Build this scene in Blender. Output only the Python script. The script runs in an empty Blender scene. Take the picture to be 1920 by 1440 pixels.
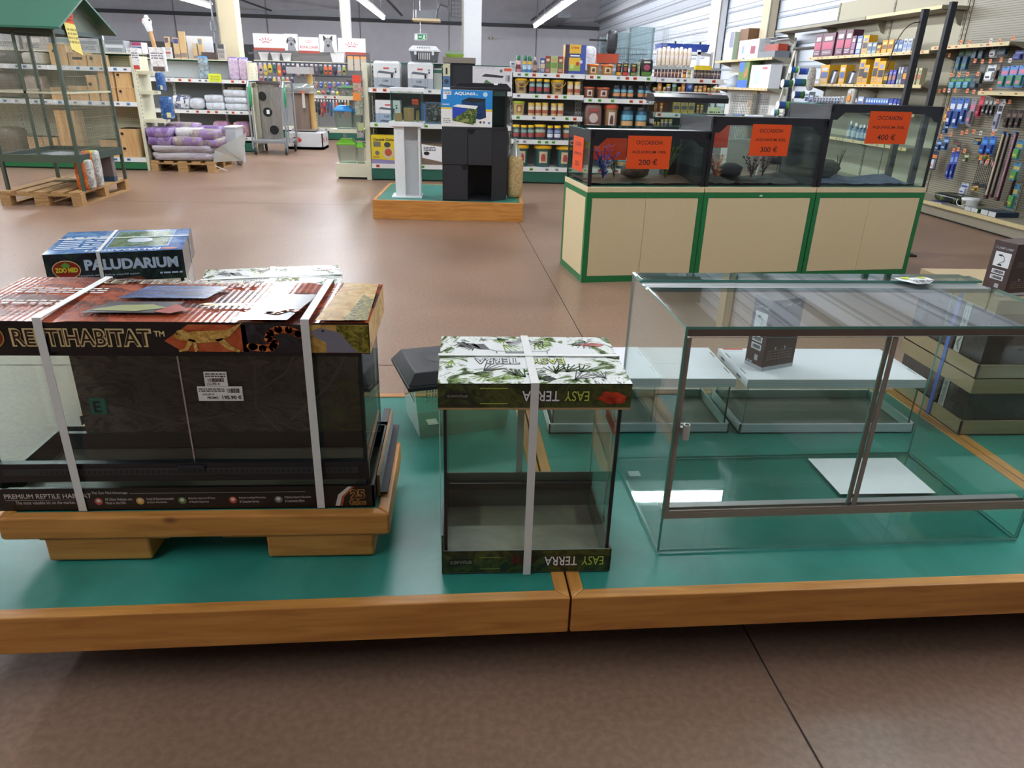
import bpy, math, random
from mathutils import Matrix, Vector
random.seed(7)
S = bpy.context.scene
COL = S.collection
# ---------------------------------------------------------------- camera, world, lights, exposure
cam_d = bpy.data.cameras.new('camera'); cam = bpy.data.objects.new('camera', cam_d); COL.objects.link(cam)
cam_d.sensor_width = 36; cam_d.lens = 36 * 1331 / 1920; cam_d.clip_end = 200; cam_d.clip_start = 0.05
cam.matrix_world = Matrix(((0.99735496, 0, -0.07268477, 0), (-0.06681482, 0.39369531, -0.91680957, 0),
                           (0.02861565, 0.91924099, 0.39265397, 1.335), (0, 0, 0, 1)))
S.camera = cam
wd = bpy.data.worlds.new('world'); S.world = wd; wd.use_nodes = True
wd.node_tree.nodes['Background'].inputs[0].default_value = (.75, .82, 1, 1)
wd.node_tree.nodes['Background'].inputs[1].default_value = 0.3
S.view_settings.view_transform = 'Standard'; S.view_settings.look = 'None'
S.view_settings.exposure = 0.35; S.view_settings.gamma = 1
S.cycles.transparent_max_bounces = 32; S.cycles.max_bounces = 8; S.cycles.sample_clamp_indirect = 6
S.cycles.caustics_reflective = False; S.cycles.caustics_refractive = False
LAMP = 62.0

# ---------------------------------------------------------------- materials
def lin(h):
    h = h.lstrip('#'); c = [int(h[i:i+2], 16) / 255 for i in (0, 2, 4)]
    return tuple(x / 12.92 if x <= .04045 else ((x + .055) / 1.055) ** 2.4 for x in c) + (1,)
_m = {}
def new(name):
    m = bpy.data.materials.new(name); m.use_nodes = True
    nt = m.node_tree; b = nt.nodes['Principled BSDF']
    return m, nt, b
def N(nt, t, **k):
    n = nt.nodes.new(t)
    for a, v in k.items():
        if a in n.inputs.keys(): n.inputs[a].default_value = v
        else: setattr(n, a, v)
    return n
def ramp(nt, stops, inter='LINEAR'):
    r = nt.nodes.new('ShaderNodeValToRGB'); e = r.color_ramp; e.interpolation = inter
    while len(e.elements) < len(stops): e.elements.new(.5)
    for i, (p, c) in enumerate(stops):
        e.elements[i].position = p; e.elements[i].color = lin(c)
    return r
def C(h, rough=.5, metal=0, var=.06, spec=.5, bump=0, scale=30):
    """plain coloured surface with a little procedural mottling"""
    k = (h, rough, metal, var, spec, bump, scale)
    if k in _m: return _m[k]
    m, nt, b = new('paint_' + h.strip('#')); b.inputs['Roughness'].default_value = rough
    b.inputs['Metallic'].default_value = metal; b.inputs['Specular IOR Level'].default_value = spec
    tc = N(nt, 'ShaderNodeTexCoord'); no = N(nt, 'ShaderNodeTexNoise', Scale=scale, Detail=3.0)
    nt.links.new(tc.outputs['Object'], no.inputs['Vector'])
    mx = N(nt, 'ShaderNodeMix', data_type='RGBA', blend_type='MULTIPLY')
    mr = N(nt, 'ShaderNodeMapRange'); mr.inputs[3].default_value = 1 - var; mr.inputs[4].default_value = 1 + var
    nt.links.new(no.outputs['Fac'], mr.inputs[0])
    mx.inputs[0].default_value = 1; mx.inputs[6].default_value = lin(h)
    cc = N(nt, 'ShaderNodeCombineColor')
    for i in range(3): nt.links.new(mr.outputs[0], cc.inputs[i])
    nt.links.new(cc.outputs[0], mx.inputs[7]); nt.links.new(mx.outputs[2], b.inputs['Base Color'])
    if bump:
        bp = N(nt, 'ShaderNodeBump', Strength=bump, Distance=.01)
        nt.links.new(no.outputs['Fac'], bp.inputs['Height']); nt.links.new(bp.outputs[0], b.inputs['Normal'])
    _m[k] = m; return m
def ART(stops, scale=12, rough=.2, dist=1.5, stretch=(1, 1, 1), inter='LINEAR', bump=0, name='print', rib=0):
    """printed or natural mottled surface: distorted noise through a colour ramp"""
    k = (tuple(stops), scale, rough, dist, stretch, inter, bump, rib)
    if k in _m: return _m[k]
    m, nt, b = new(name); b.inputs['Roughness'].default_value = rough
    tc = N(nt, 'ShaderNodeTexCoord'); mp = N(nt, 'ShaderNodeMapping'); mp.inputs['Scale'].default_value = stretch
    no = N(nt, 'ShaderNodeTexNoise', Scale=float(scale), Detail=6.0, Distortion=float(dist))
    no.inputs['Roughness'].default_value = .65
    nt.links.new(tc.outputs['Object'], mp.inputs['Vector']); nt.links.new(mp.outputs[0], no.inputs['Vector'])
    r = ramp(nt, stops, inter); nt.links.new(no.outputs['Fac'], r.inputs[0]); nt.links.new(r.outputs[0], b.inputs['Base Color'])
    if bump or rib:
        bp = N(nt, 'ShaderNodeBump', Strength=float(bump or rib), Distance=.004)
        if rib:
            wv = N(nt, 'ShaderNodeTexWave', Scale=22.0, Distortion=.6); wv.bands_direction = 'X'
            nt.links.new(tc.outputs['Object'], wv.inputs['Vector']); nt.links.new(wv.outputs['Fac'], bp.inputs['Height'])
        else: nt.links.new(no.outputs['Fac'], bp.inputs['Height'])
        nt.links.new(bp.outputs[0], b.inputs['Normal'])
    _m[k] = m; return m
def wood(name, c1, c2, knot, axis=0, rough=.45, scale=1.0):
    k = ('wood', name, axis)
    if k in _m: return _m[k]
    m, nt, b = new(name); b.inputs['Roughness'].default_value = rough
    tc = N(nt, 'ShaderNodeTexCoord'); mp = N(nt, 'ShaderNodeMapping')
    sc = [14 * scale] * 3; sc[axis] = 1.3 * scale; mp.inputs['Scale'].default_value = sc
    no = N(nt, 'ShaderNodeTexNoise', Scale=3.0, Detail=5.0, Distortion=.8)
    nt.links.new(tc.outputs['Object'], mp.inputs[0]); nt.links.new(mp.outputs[0], no.inputs['Vector'])
    r = ramp(nt, [(.3, c2), (.62, c1)]); nt.links.new(no.outputs['Fac'], r.inputs[0])
    vo = N(nt, 'ShaderNodeTexVoronoi', Scale=1.0); mp2 = N(nt, 'ShaderNodeMapping')
    s2 = [7 * scale] * 3; s2[axis] = 4 * scale; mp2.inputs['Scale'].default_value = s2
    nt.links.new(tc.outputs['Object'], mp2.inputs[0]); nt.links.new(mp2.outputs[0], vo.inputs['Vector'])
    kr = ramp(nt, [(.04, '#ffffff'), (.10, '#000000')]); nt.links.new(vo.outputs['Distance'], kr.inputs[0])
    mx = N(nt, 'ShaderNodeMix', data_type='RGBA'); nt.links.new(kr.outputs[0], mx.inputs[0])
    nt.links.new(r.outputs[0], mx.inputs[6]); mx.inputs[7].default_value = lin(knot)
    nt.links.new(mx.outputs[2], b.inputs['Base Color']); _m[k] = m; return m
def GLASS(tint='#eef6f3', f0=.04, name='clear_glass', fog=0):
    """thin architectural pane: tinted transmission plus a Schlick reflection"""
    k = ('glass', tint, f0, fog)
    if k in _m: return _m[k]
    m = bpy.data.materials.new(name); m.use_nodes = True; nt = m.node_tree; nt.nodes.clear()
    out = N(nt, 'ShaderNodeOutputMaterial'); tr = N(nt, 'ShaderNodeBsdfTransparent'); tr.inputs[0].default_value = lin(tint)
    gl = N(nt, 'ShaderNodeBsdfGlossy', Roughness=0.02); mx = N(nt, 'ShaderNodeMixShader'); lw = N(nt, 'ShaderNodeLayerWeight')
    lw.inputs['Blend'].default_value = .5
    pw = N(nt, 'ShaderNodeMath', operation='POWER'); pw.inputs[1].default_value = 5; nt.links.new(lw.outputs['Facing'], pw.inputs[0])
    ma = N(nt, 'ShaderNodeMath', operation='MULTIPLY_ADD'); ma.inputs[1].default_value = 1 - f0; ma.inputs[2].default_value = f0
    nt.links.new(pw.outputs[0], ma.inputs[0]); nt.links.new(ma.outputs[0], mx.inputs[0])
    base = tr
    if fog:
        df = N(nt, 'ShaderNodeBsdfDiffuse'); df.inputs[0].default_value = lin('#d8e4dc'); m2 = N(nt, 'ShaderNodeMixShader'); m2.inputs[0].default_value = fog
        nt.links.new(tr.outputs[0], m2.inputs[1]); nt.links.new(df.outputs[0], m2.inputs[2]); base = m2
    nt.links.new(base.outputs[0], mx.inputs[1]); nt.links.new(gl.outputs[0], mx.inputs[2]); nt.links.new(mx.outputs[0], out.inputs[0])
    _m[k] = m; return m
def EMIT(h, s, name='lamp_glow'):
    k = ('emit', h, s)
    if k in _m: return _m[k]
    m = bpy.data.materials.new(name); m.use_nodes = True; nt = m.node_tree; nt.nodes.clear()
    o = N(nt, 'ShaderNodeOutputMaterial'); e = N(nt, 'ShaderNodeEmission', Strength=float(s)); e.inputs[0].default_value = lin(h)
    nt.links.new(e.outputs[0], o.inputs[0]); _m[k] = m; return m
def HOLES(h, dark, pitch, r, plane='xz', rough=.5):
    """perforated or pegboard sheet"""
    k = ('holes', h, dark, pitch, r, plane)
    if k in _m: return _m[k]
    m, nt, b = new('perforated_' + h.strip('#')); b.inputs['Roughness'].default_value = rough
    tc = N(nt, 'ShaderNodeTexCoord'); sp = N(nt, 'ShaderNodeSeparateXYZ'); nt.links.new(tc.outputs['Object'], sp.inputs[0])
    ds = []
    for ax in plane.upper():
        a = N(nt, 'ShaderNodeMath', operation='PINGPONG'); a.inputs[1].default_value = pitch / 2; nt.links.new(sp.outputs[ax], a.inputs[0])
        s = N(nt, 'ShaderNodeMath', operation='POWER'); s.inputs[1].default_value = 2; nt.links.new(a.outputs[0], s.inputs[0]); ds.append(s)
    ad = N(nt, 'ShaderNodeMath', operation='ADD'); nt.links.new(ds[0].outputs[0], ad.inputs[0]); nt.links.new(ds[1].outputs[0], ad.inputs[1])
    lt = N(nt, 'ShaderNodeMath', operation='LESS_THAN'); lt.inputs[1].default_value = r * r; nt.links.new(ad.outputs[0], lt.inputs[0])
    mx = N(nt, 'ShaderNodeMix', data_type='RGBA'); nt.links.new(lt.outputs[0], mx.inputs[0]); mx.inputs[6].default_value = lin(h); mx.inputs[7].default_value = lin(dark)
    nt.links.new(mx.outputs[2], b.inputs['Base Color']); _m[k] = m; return m

# ---------------------------------------------------------------- mesh builder
class MB:
    def __init__(s): s.v = []; s.f = []; s.mi = []; s.ms = []; s.sm = []; s.xf = None
    def m(s, mat):
        if mat not in s.ms: s.ms.append(mat)
        return s.ms.index(mat)
    def add(s, vs, fs, mat, smooth=False):
        o = len(s.v)
        for p in vs:
            p = Vector(p); s.v.append(tuple(s.xf @ p) if s.xf else tuple(p))
        k = s.m(mat) if not isinstance(mat, list) else None
        for i, f in enumerate(fs):
            s.f.append(tuple(o + a for a in f)); s.mi.append(k if k is not None else s.m(mat[i])); s.sm.append(smooth)
        return s
    def box(s, x0, x1, y0, y1, z0, z1, mat):
        """mat may be a dict with keys among -x +x -y +y -z +z and '' for the rest"""
        vs = [(x0, y0, z0), (x1, y0, z0), (x1, y1, z0), (x0, y1, z0), (x0, y0, z1), (x1, y0, z1), (x1, y1, z1), (x0, y1, z1)]
        fs = [(0, 3, 2, 1), (4, 5, 6, 7), (0, 1, 5, 4), (2, 3, 7, 6), (0, 4, 7, 3), (1, 2, 6, 5)]
        if isinstance(mat, dict): mat = [mat.get(k, mat['']) for k in ('-z', '+z', '-y', '+y', '-x', '+x')]
        return s.add(vs, fs, mat)
    def cbox(s, x, y, z, w, d, h, mat): return s.box(x - w/2, x + w/2, y - d/2, y + d/2, z, z + h, mat)
    def frus(s, x, y, z0, z1, w0, d0, w1, d1, mat, dx=0, dy=0):
        vs = [(x + a*w0/2, y + b*d0/2, z0) for a, b in ((-1,-1),(1,-1),(1,1),(-1,1))] + [(x + dx + a*w1/2, y + dy + b*d1/2, z1) for a, b in ((-1,-1),(1,-1),(1,1),(-1,1))]
        return s.add(vs, [(0,3,2,1),(4,5,6,7),(0,1,5,4),(2,3,7,6),(0,4,7,3),(1,2,6,5)], mat)
    def prism(s, pts, ax, a0, a1, mat, smooth=False):
        """extrude polygon pts along axis ax ('x','y','z'); pts in the two other axes' order"""
        def P(p, a): return {'x': (a, p[0], p[1]), 'y': (p[0], a, p[1]), 'z': (p[0], p[1], a)}[ax]
        n = len(pts); vs = [P(p, a0) for p in pts] + [P(p, a1) for p in pts]
        fs = [tuple(range(n)), tuple(range(2*n-1, n-1, -1))] + [(i, i + n, (i+1) % n + n, (i+1) % n) for i in range(n)]
        return s.add(vs, fs, mat, smooth)
    def cyl(s, p0, p1, r0, r1=None, mat=None, n=16, cap=True, smooth=True):
        r1 = r0 if r1 is None else r1; p0 = Vector(p0); p1 = Vector(p1); d = (p1 - p0).normalized()
        a = d.orthogonal().normalized(); b = d.cross(a); vs = []
        for p, r in ((p0, r0), (p1, r1)):
            for i in range(n):
                t = 2*math.pi*i/n; vs.append(p + a*math.cos(t)*r + b*math.sin(t)*r)
        s.add(vs, [(i, (i+1) % n, n + (i+1) % n, n + i) for i in range(n)], mat, smooth)
        if cap: s.add(vs, [tuple(range(n-1, -1, -1)), tuple(range(n, 2*n))], mat)
        return s
    def lathe(s, prof, x, y, mat, n=20, smooth=True, sx=1, sy=1):
        vs = []; k = len(prof)
        for r, z in prof:
            for i in range(n):
                t = 2*math.pi*i/n; vs.append((x + math.cos(t)*r*sx, y + math.sin(t)*r*sy, z))
        fs = [(j*n+i, j*n+(i+1) % n, (j+1)*n+(i+1) % n, (j+1)*n+i) for j in range(k-1) for i in range(n)]
        s.add(vs, fs, mat, smooth)
        if prof[0][0] > 0: s.add([vs[i] for i in range(n)], [tuple(range(n-1, -1, -1))], mat)
        if prof[-1][0] > 0: s.add([vs[(k-1)*n+i] for i in range(n)], [tuple(range(n))], mat)
        return s
    def blob(s, x, y, z, sx, sy, sz, mat, e=.5, nz=8, n=20, jit=.06, rz=0, seed=0, e2=None):
        """stuffed bag: superellipsoid, resting with its lowest point at z"""
        rr = random.Random(seed); e2 = e if e2 is None else e2; vs = []
        def q(c, p): return math.copysign(abs(c) ** p, c)
        for j in range(nz + 1):
            ph = -math.pi/2 + math.pi*j/nz
            for i in range(n):
                t = 2*math.pi*i/n; k = 1 + rr.uniform(-jit, jit) * math.cos(ph)
                px, py, pz = q(math.cos(ph), e2)*q(math.cos(t), e)*sx/2*k, q(math.cos(ph), e2)*q(math.sin(t), e)*sy/2*k, q(math.sin(ph), e2)*sz/2*(1 + rr.uniform(-jit, jit)*.5)
                c, sn = math.cos(rz), math.sin(rz); vs.append((x + px*c - py*sn, y + px*sn + py*c, z + sz/2 + pz))
        fs = [(j*n+i, j*n+(i+1) % n, (j+1)*n+(i+1) % n, (j+1)*n+i) for j in range(nz) for i in range(n)]
        return s.add(vs, fs, mat, True)
    def tube(s, pts, r, mat, n=8):
        for a, b in zip(pts, pts[1:]): s.cyl(a, b, r, r, mat, n)
        return s
    def build(s, name, parent=None, bevel=0, loc=None, rz=0, autosm=False):
        me = bpy.data.meshes.new(name); me.from_pydata(s.v, [], s.f); me.update()
        for x in s.ms: me.materials.append(x)
        me.polygons.foreach_set('material_index', s.mi); me.polygons.foreach_set('use_smooth', s.sm)
        o = bpy.data.objects.new(name, me); COL.objects.link(o)
        if parent: o.parent = parent
        if loc: o.location = loc
        if rz: o.rotation_euler.z = rz
        if bevel:
            b = o.modifiers.new('bevel', 'BEVEL'); b.width = bevel; b.segments = 2; b.limit_method = 'ANGLE'; b.angle_limit = .6
        return o
_tx = {}
def textpolys(st, bold=0, shear=0):
    k = (st, bold, shear)
    if k not in _tx:
        cu = bpy.data.curves.new('t', 'FONT'); cu.body = st; cu.offset = bold; cu.shear = shear; cu.resolution_u = 3
        ob = bpy.data.objects.new('t', cu); me = bpy.data.meshes.new_from_object(ob)
        vs = [tuple(v.co) for v in me.vertices]; fs = [tuple(p.vertices) for p in me.polygons]
        bpy.data.objects.remove(ob); bpy.data.curves.remove(cu); bpy.data.meshes.remove(me)
        x0 = min(v[0] for v in vs); x1 = max(v[0] for v in vs); y0 = min(v[1] for v in vs); y1 = max(v[1] for v in vs)
        _tx[k] = ([((v[0]-x0)/(x1-x0), (v[1]-y0)/(y1-y0)) for v in vs], fs)
    return _tx[k]
class Face:
    """a printed face: O origin, U along the text, V up the text, both unit; prints are lifted off along the normal"""
    def __init__(s, mb, O, U, V, lift=.0006): s.mb = mb; s.O = Vector(O); s.U = Vector(U).normalized(); s.V = Vector(V).normalized(); s.N = s.U.cross(s.V); s.l = lift; s.k = 1
    def P(s, u, v, l): return s.O + s.U*u + s.V*v + s.N*s.l*l
    def poly(s, pts, mat, l=1): s.mb.add([s.P(u, v, l) for u, v in pts], [tuple(range(len(pts)))], mat); return s
    def rect(s, u0, v0, u1, v1, mat, l=1): return s.poly([(u0, v0), (u1, v0), (u1, v1), (u0, v1)], mat, l)
    def disc(s, u, v, r, mat, l=1, n=20, ry=None):
        ry = ry or r; return s.poly([(u + math.cos(2*math.pi*i/n)*r, v + math.sin(2*math.pi*i/n)*ry) for i in range(n)], mat, l)
    def text(s, st, u0, v0, w, h, mat, l=2, bold=0, shear=0, flip=False):
        vs, fs = textpolys(st, bold, shear)
        if flip: vs = [(1-a, 1-b) for a, b in vs]
        s.mb.add([s.P(u0 + a*w, v0 + b*h, l) for a, b in vs], fs, mat); return s
    def line(s, pts, w, mat, l=1):
        for (a, b), (c, d) in zip(pts, pts[1:]):
            L = math.hypot(c-a, d-b) or 1; nx, ny = -(d-b)/L*w/2, (c-a)/L*w/2
            s.poly([(a+nx, b+ny), (a-nx, b-ny), (c-nx, d-ny), (c+nx, d+ny)], mat, l)
        return s
    def scribble(s, u0, v0, u1, v1, rows, mat, l=2, seed=1):
        """rows of small print too small to read"""
        r = random.Random(seed); h = (v1 - v0) / rows
        for i in range(rows):
            u = u0
            while u < u1 - h*.3:
                w = min(r.uniform(.5, 2.2)*h, u1 - u); s.rect(u, v0 + i*h + h*.25, u + w, v0 + i*h + h*.75, mat, l); u += w + h*.35
        return s
    def bars(s, u0, v0, u1, v1, mat, n=18, l=2, seed=2):
        r = random.Random(seed); u = u0; st = (u1-u0)/n
        for i in range(n):
            w = st*r.choice((.3, .5, .75)); s.rect(u, v0, u+w, v1, mat, l); u += st
        return s
def pane(mb, x0, x1, y0, y1, z0, z1, g, edge):
    """glass slab: the two large faces clear, the cut edges green"""
    d = {'x': x1-x0, 'y': y1-y0, 'z': z1-z0}; a = min(d, key=d.get)
    mb.box(x0, x1, y0, y1, z0, z1, {'': edge, '-'+a: g, '+'+a: g}); return mb
# ---------------------------------------------------------------- naming
USED = set()
def tag(o, label, cat, group=None):
    if label in USED: print('DUP LABEL', label)
    USED.add(label); o['label'] = label; o['category'] = cat
    if group: o['group'] = group
    return o
def T(name, label, cat, loc=(0, 0, 0), rz=0, group=None):
    o = bpy.data.objects.new(name, None); COL.objects.link(o); o.location = loc; o.rotation_euler.z = rz; o.empty_display_size = .05
    return tag(o, label, cat, group)
def struct(o): o['kind'] = 'structure'; return o
def dup(o, loc, rz=None, label=None, group=None, parent=None, top=True, scale=None):
    c = o.copy(); COL.objects.link(c)
    if top:
        c.location = loc
        if rz is not None: c.rotation_euler.z = rz
        if scale: c.scale = scale
        if label: tag(c, label, o['category'], group)
    else: c.parent = parent
    for ch in o.children: dup(ch, None, parent=c, top=False)
    return c
ORD = ['first', 'second', 'third', 'fourth', 'fifth', 'sixth', 'seventh', 'eighth', 'ninth', 'tenth', 'eleventh', 'twelfth', 'thirteenth', 'fourteenth', 'fifteenth', 'sixteenth']
R = math.radians
def split_boxes(name, boxes, mat, parent):
    for a in boxes: MB().box(*a, mat).build(name, parent)
def PAPER(h):
    """thin coloured paper: diffuse with some light coming through"""
    m, nt, b = new('sheet_paper'); b.inputs['Base Color'].default_value = lin(h); b.inputs['Roughness'].default_value = .6
    tl = N(nt, 'ShaderNodeBsdfTranslucent'); tl.inputs[0].default_value = lin(h); mx = N(nt, 'ShaderNodeMixShader'); mx.inputs[0].default_value = .4
    nt.links.new(b.outputs[0], mx.inputs[1]); nt.links.new(tl.outputs[0], mx.inputs[2]); nt.links.new(mx.outputs[0], nt.nodes['Material Output'].inputs[0]); return m
# shared materials
BLK = C('#15161a', .35); BLKM = C('#1b1c1f', .6); WHT = C('#eceeef', .4); WHTM = C('#e4e6e6', .65); STEEL = C('#b9bec2', .25, 1)
EDGE = C('#4b8a7c', .15, spec=.8); EDGEL = C('#7fb3a5', .15, spec=.8); GL = GLASS('#f9fcfb'); GL2 = GLASS('#f3f9f6')
PINE = wood('pine_board', '#cf9147', '#b27332', '#6f401a', 0); PINEY = wood('pine_board', '#cf9147', '#b27332', '#6f401a', 1)
PALE = wood('pallet_board', '#b99565', '#94703f', '#5d4226', 0, .8); PALEY = wood('pallet_board', '#b99565', '#94703f', '#5d4226', 1, .8)
CARD = C('#a8895f', .8); INK = C('#141414', .5, var=0); STRAP = C('#dfe0da', .4)
# ================================================================ the room
def floor_mat():
    m, nt, b = new('sealed_concrete'); tc = N(nt, 'ShaderNodeTexCoord')
    n1 = N(nt, 'ShaderNodeTexNoise', Scale=.9, Detail=6.0, Distortion=.6); n2 = N(nt, 'ShaderNodeTexNoise', Scale=55.0, Detail=3.0)
    for n in (n1, n2): nt.links.new(tc.outputs['Object'], n.inputs['Vector'])
    r = ramp(nt, [(.3, '#8b6f5b'), (.55, '#997b66'), (.8, '#a88f7c')]); nt.links.new(n1.outputs['Fac'], r.inputs[0])
    r2 = ramp(nt, [(.35, '#e2e2e2'), (.65, '#ffffff')]); nt.links.new(n2.outputs['Fac'], r2.inputs[0])
    mx = N(nt, 'ShaderNodeMix', data_type='RGBA', blend_type='MULTIPLY'); mx.inputs[0].default_value = 1
    nt.links.new(r.outputs[0], mx.inputs[6]); nt.links.new(r2.outputs[0], mx.inputs[7]); nt.links.new(mx.outputs[2], b.inputs['Base Color'])
    mr = N(nt, 'ShaderNodeMapRange'); mr.inputs[3].default_value = .26; mr.inputs[4].default_value = .42
    nt.links.new(n1.outputs['Fac'], mr.inputs[0]); nt.links.new(mr.outputs[0], b.inputs['Roughness'])
    b.inputs['Specular IOR Level'].default_value = .45
    return m
SEAM = C('#3a2c26', .9)
f = MB(); fm = floor_mat(); f.box(-18, 6.4, -8, 35.4, -.1, 0, fm)
def seam(pts, w):
    for (x0, y0), (x1, y1) in zip(pts, pts[1:]):
        L = math.hypot(x1-x0, y1-y0); nx, ny = -(y1-y0)/L*w/2, (x1-x0)/L*w/2
        f.add([(x0+nx, y0+ny, .0008), (x0-nx, y0-ny, .0008), (x1-nx, y1-ny, .0008), (x1+nx, y1+ny, .0008)], [(0, 1, 2, 3)], SEAM)
rs = random.Random(3); px = [(.80 - .0275*y + (rs.uniform(-.004, .004) if y < 3.4 else 0), y) for y in [-2 + .25*i for i in range(48)]]
seam(px, .005); seam([(-18, 3.30), (-.3, 3.356), (6, 3.37)], .006); seam([(-5.2, -4), (-5.6, 30)], .006); seam([(-18, 13.2), (6, 13.6)], .01); seam([(-18, 8.1), (6, 8.3)], .006)
struct(f.build('floor'))
CONC = C('#b2b4ba', .85, var=.12, scale=3, bump=.1); CONCD = C('#85878c', .85, var=.12, scale=3)
PLAS = C('#d3d5dd', .85, var=.08, scale=3); w = MB(); w.box(-18, 6.4, 35.3, 35.5, 0, 3.6, PLAS); w.box(-18, 6.4, 35.3, 35.5, 3.6, 6, CONC)
for x in (-16.2, -12.3, -8.4, -4.4, -.5, 3.4): w.box(x-.02, x+.02, 35.27, 35.3, 0, 6, CONCD)
struct(w.build('wall_far'))
w = MB(); w.box(-18, 6.4, 35.05, 35.25, 3.52, 3.66, C('#3f4247', .6)); struct(w.build('trim_1'))
w = MB(); w.box(-18.2, -18, -8, 35.4, 0, 6, CONC); struct(w.build('wall_left'))
w = MB(); w.box(-18, 6.4, -8.2, -8, 0, 6, CONC); struct(w.build('wall_near'))
SID = C('#bfc6cf', .45, var=.04, scale=5); SIDL = C('#8d949d', .5)
w = MB(); w.box(6.2, 6.4, -8, 35.4, 0, 6, SID)
z = .2
while z < 5.9: w.box(6.17, 6.2, -8, 35.3, z, z + .035, SIDL); w.box(6.18, 6.2, -8, 35.3, z+.1, z + .11, SIDL); z += .3
struct(w.build('wall_right'))
w = MB(); w.box(5.95, 6.16, 4, 35.2, 3.85, 4.05, C('#a9adb2', .5)); struct(w.build('trim_2'))
w = MB(); w.box(-18.2, 6.4, -8.2, 35.5, 5.6, 5.75, C('#9a9c9e', .8))
struct(w.build('ceiling'))
for i, y in enumerate((9.5, 17.5, 25.5, 33.2)):
    w = MB(); m = C('#4c4e52', .6); w.box(-18, 6.4, y-.12, y+.12, 4.95, 5.5, m); w.box(-18, 6.4, y-.2, y+.2, 4.9, 4.95, m); struct(w.build('trim_%d' % (i+3)))
for i, x in enumerate((-8, -2.5, 3.1)):
    w = MB(); w.box(x-.04, x+.04, 8, 34.5, 3.75, 3.8, C('#3e4044', .6)); struct(w.build('trim_%d' % (i+10)))
w = MB(); w.box(3.7, 4.2, 30, 35, 3.6, 3.75, C('#55585c', .6)); tag(w.build('cable_tray'), 'dark grey cable tray hanging high by the far wall corner', 'cable tray')
CREAM = C('#cfc3a2', .6, var=.05); PILL = C('#d9dcdf', .5)
for nm, x, y, sx, sy, m, lb in (('column', -4.12, 14.55, .16, .16, CREAM, 'cream painted square column rising behind the pet bedding shelves'),
                                ('column', .22, 15.2, .18, .18, PILL, 'white square column rising behind the boxed aquariums'),
                                ('column', -2.72, 19.2, .11, .11, WHT, 'slim white column rising behind the dog picture boards'),
                                ('column', 6.08, 18.5, .08, .38, PILL, 'wide white column on the panelled wall above the blue litter trays'),
                                ('column', 6.08, 15.35, .08, .2, C('#b9ad92', .6), 'narrow beige column on the panelled wall near the maroon boxes')):
    w = MB(); w.box(x-sx, x+sx, y-sy, y+sy, 0, 5.6, m); w.box(x-sx-.01, x-sx+.02, y-sy-.01, y-sy+.02, 0, 5.6, C('#8b8676', .6))
    tag(w.build(nm, bevel=.01), lb, 'column')
w = MB(); w.tube([(-4.35, 14.36, 0), (-4.35, 14.36, 5.2)], .015, C('#777a7c', .4, 1)); w.cyl((-4.35, 14.34, 2.0), (-4.35, 14.34, 2.15), .05, .05, C('#5a5c60', .4)); tag(w.build('conduit_pipe'), 'thin grey conduit pipe with a joint clamped to the cream column', 'pipe')
# lamps: rows of fluorescent tubes under the roof, some unseen ones added for fill
GLOW = EMIT('#f4f8ff', LAMP)
def lamp(x, y, L, lab, along='y', z=3.3, w_=.11):
    t = T('ceiling_light', lab, 'ceiling light', (x, y, z), 0 if along == 'y' else math.pi/2, 'fluorescent ceiling lights')
    b = MB(); b.box(-w_*.75, w_*.75, -L/2, L/2, .03, .09, WHT); b.box(-.01, .01, -L*.3, -L*.3+.02, .09, 2.2, STEEL); b.box(-.01, .01, L*.3, L*.3+.02, .09, 2.2, STEEL); b.build('housing', t)
    b = MB(); b.cyl((0, -L/2+.03, -.03), (0, L/2-.03, -.03), w_/2, w_/2, GLOW, 12); b.build('tube', t)
k = 0
for x, nm, ye in ((-13.4, 'added unseen to brighten the far wall', 27.0), (-8.08, 'above the tall wire cage', 26.6), (-2.76, 'over the dog picture boards', 28.9), (2.85, 'over the fish food shelves', 30.2)):  # outermost left row is an unseen addition that brightens the far wall
    for i in range(5):
        L = 4.0; y = ye - L/2 - i*4.3
        lamp(x, y, L, 'long tube light %s, %s from the far wall' % (nm, ORD[i]))
lamp(2.35, 6.5, 1.3, 'short crosswise tube light above the aquarium cabinets', 'x')
lamp(-4.4, 6.5, 1.6, 'short crosswise tube light between the wire cage and the blue box', 'x')
lamp(-.9, 4.6, 2.4, 'crosswise tube light above the bare floor behind the green platforms', 'x')
lamp(2.85, 2.2, 3.0, 'added unseen tube light brightening the aquarium cabinet fronts')  # unseen lamp added to lift the cabinet fronts
lamp(-2.76, -.4, 2.2, 'added unseen tube light for general fill on the shopper side')  # unseen fill lamp added near the camera for general illumination
lamp(-8.08, 5.0, 2.0, 'tube light above the near end of the wire cage row')
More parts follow.
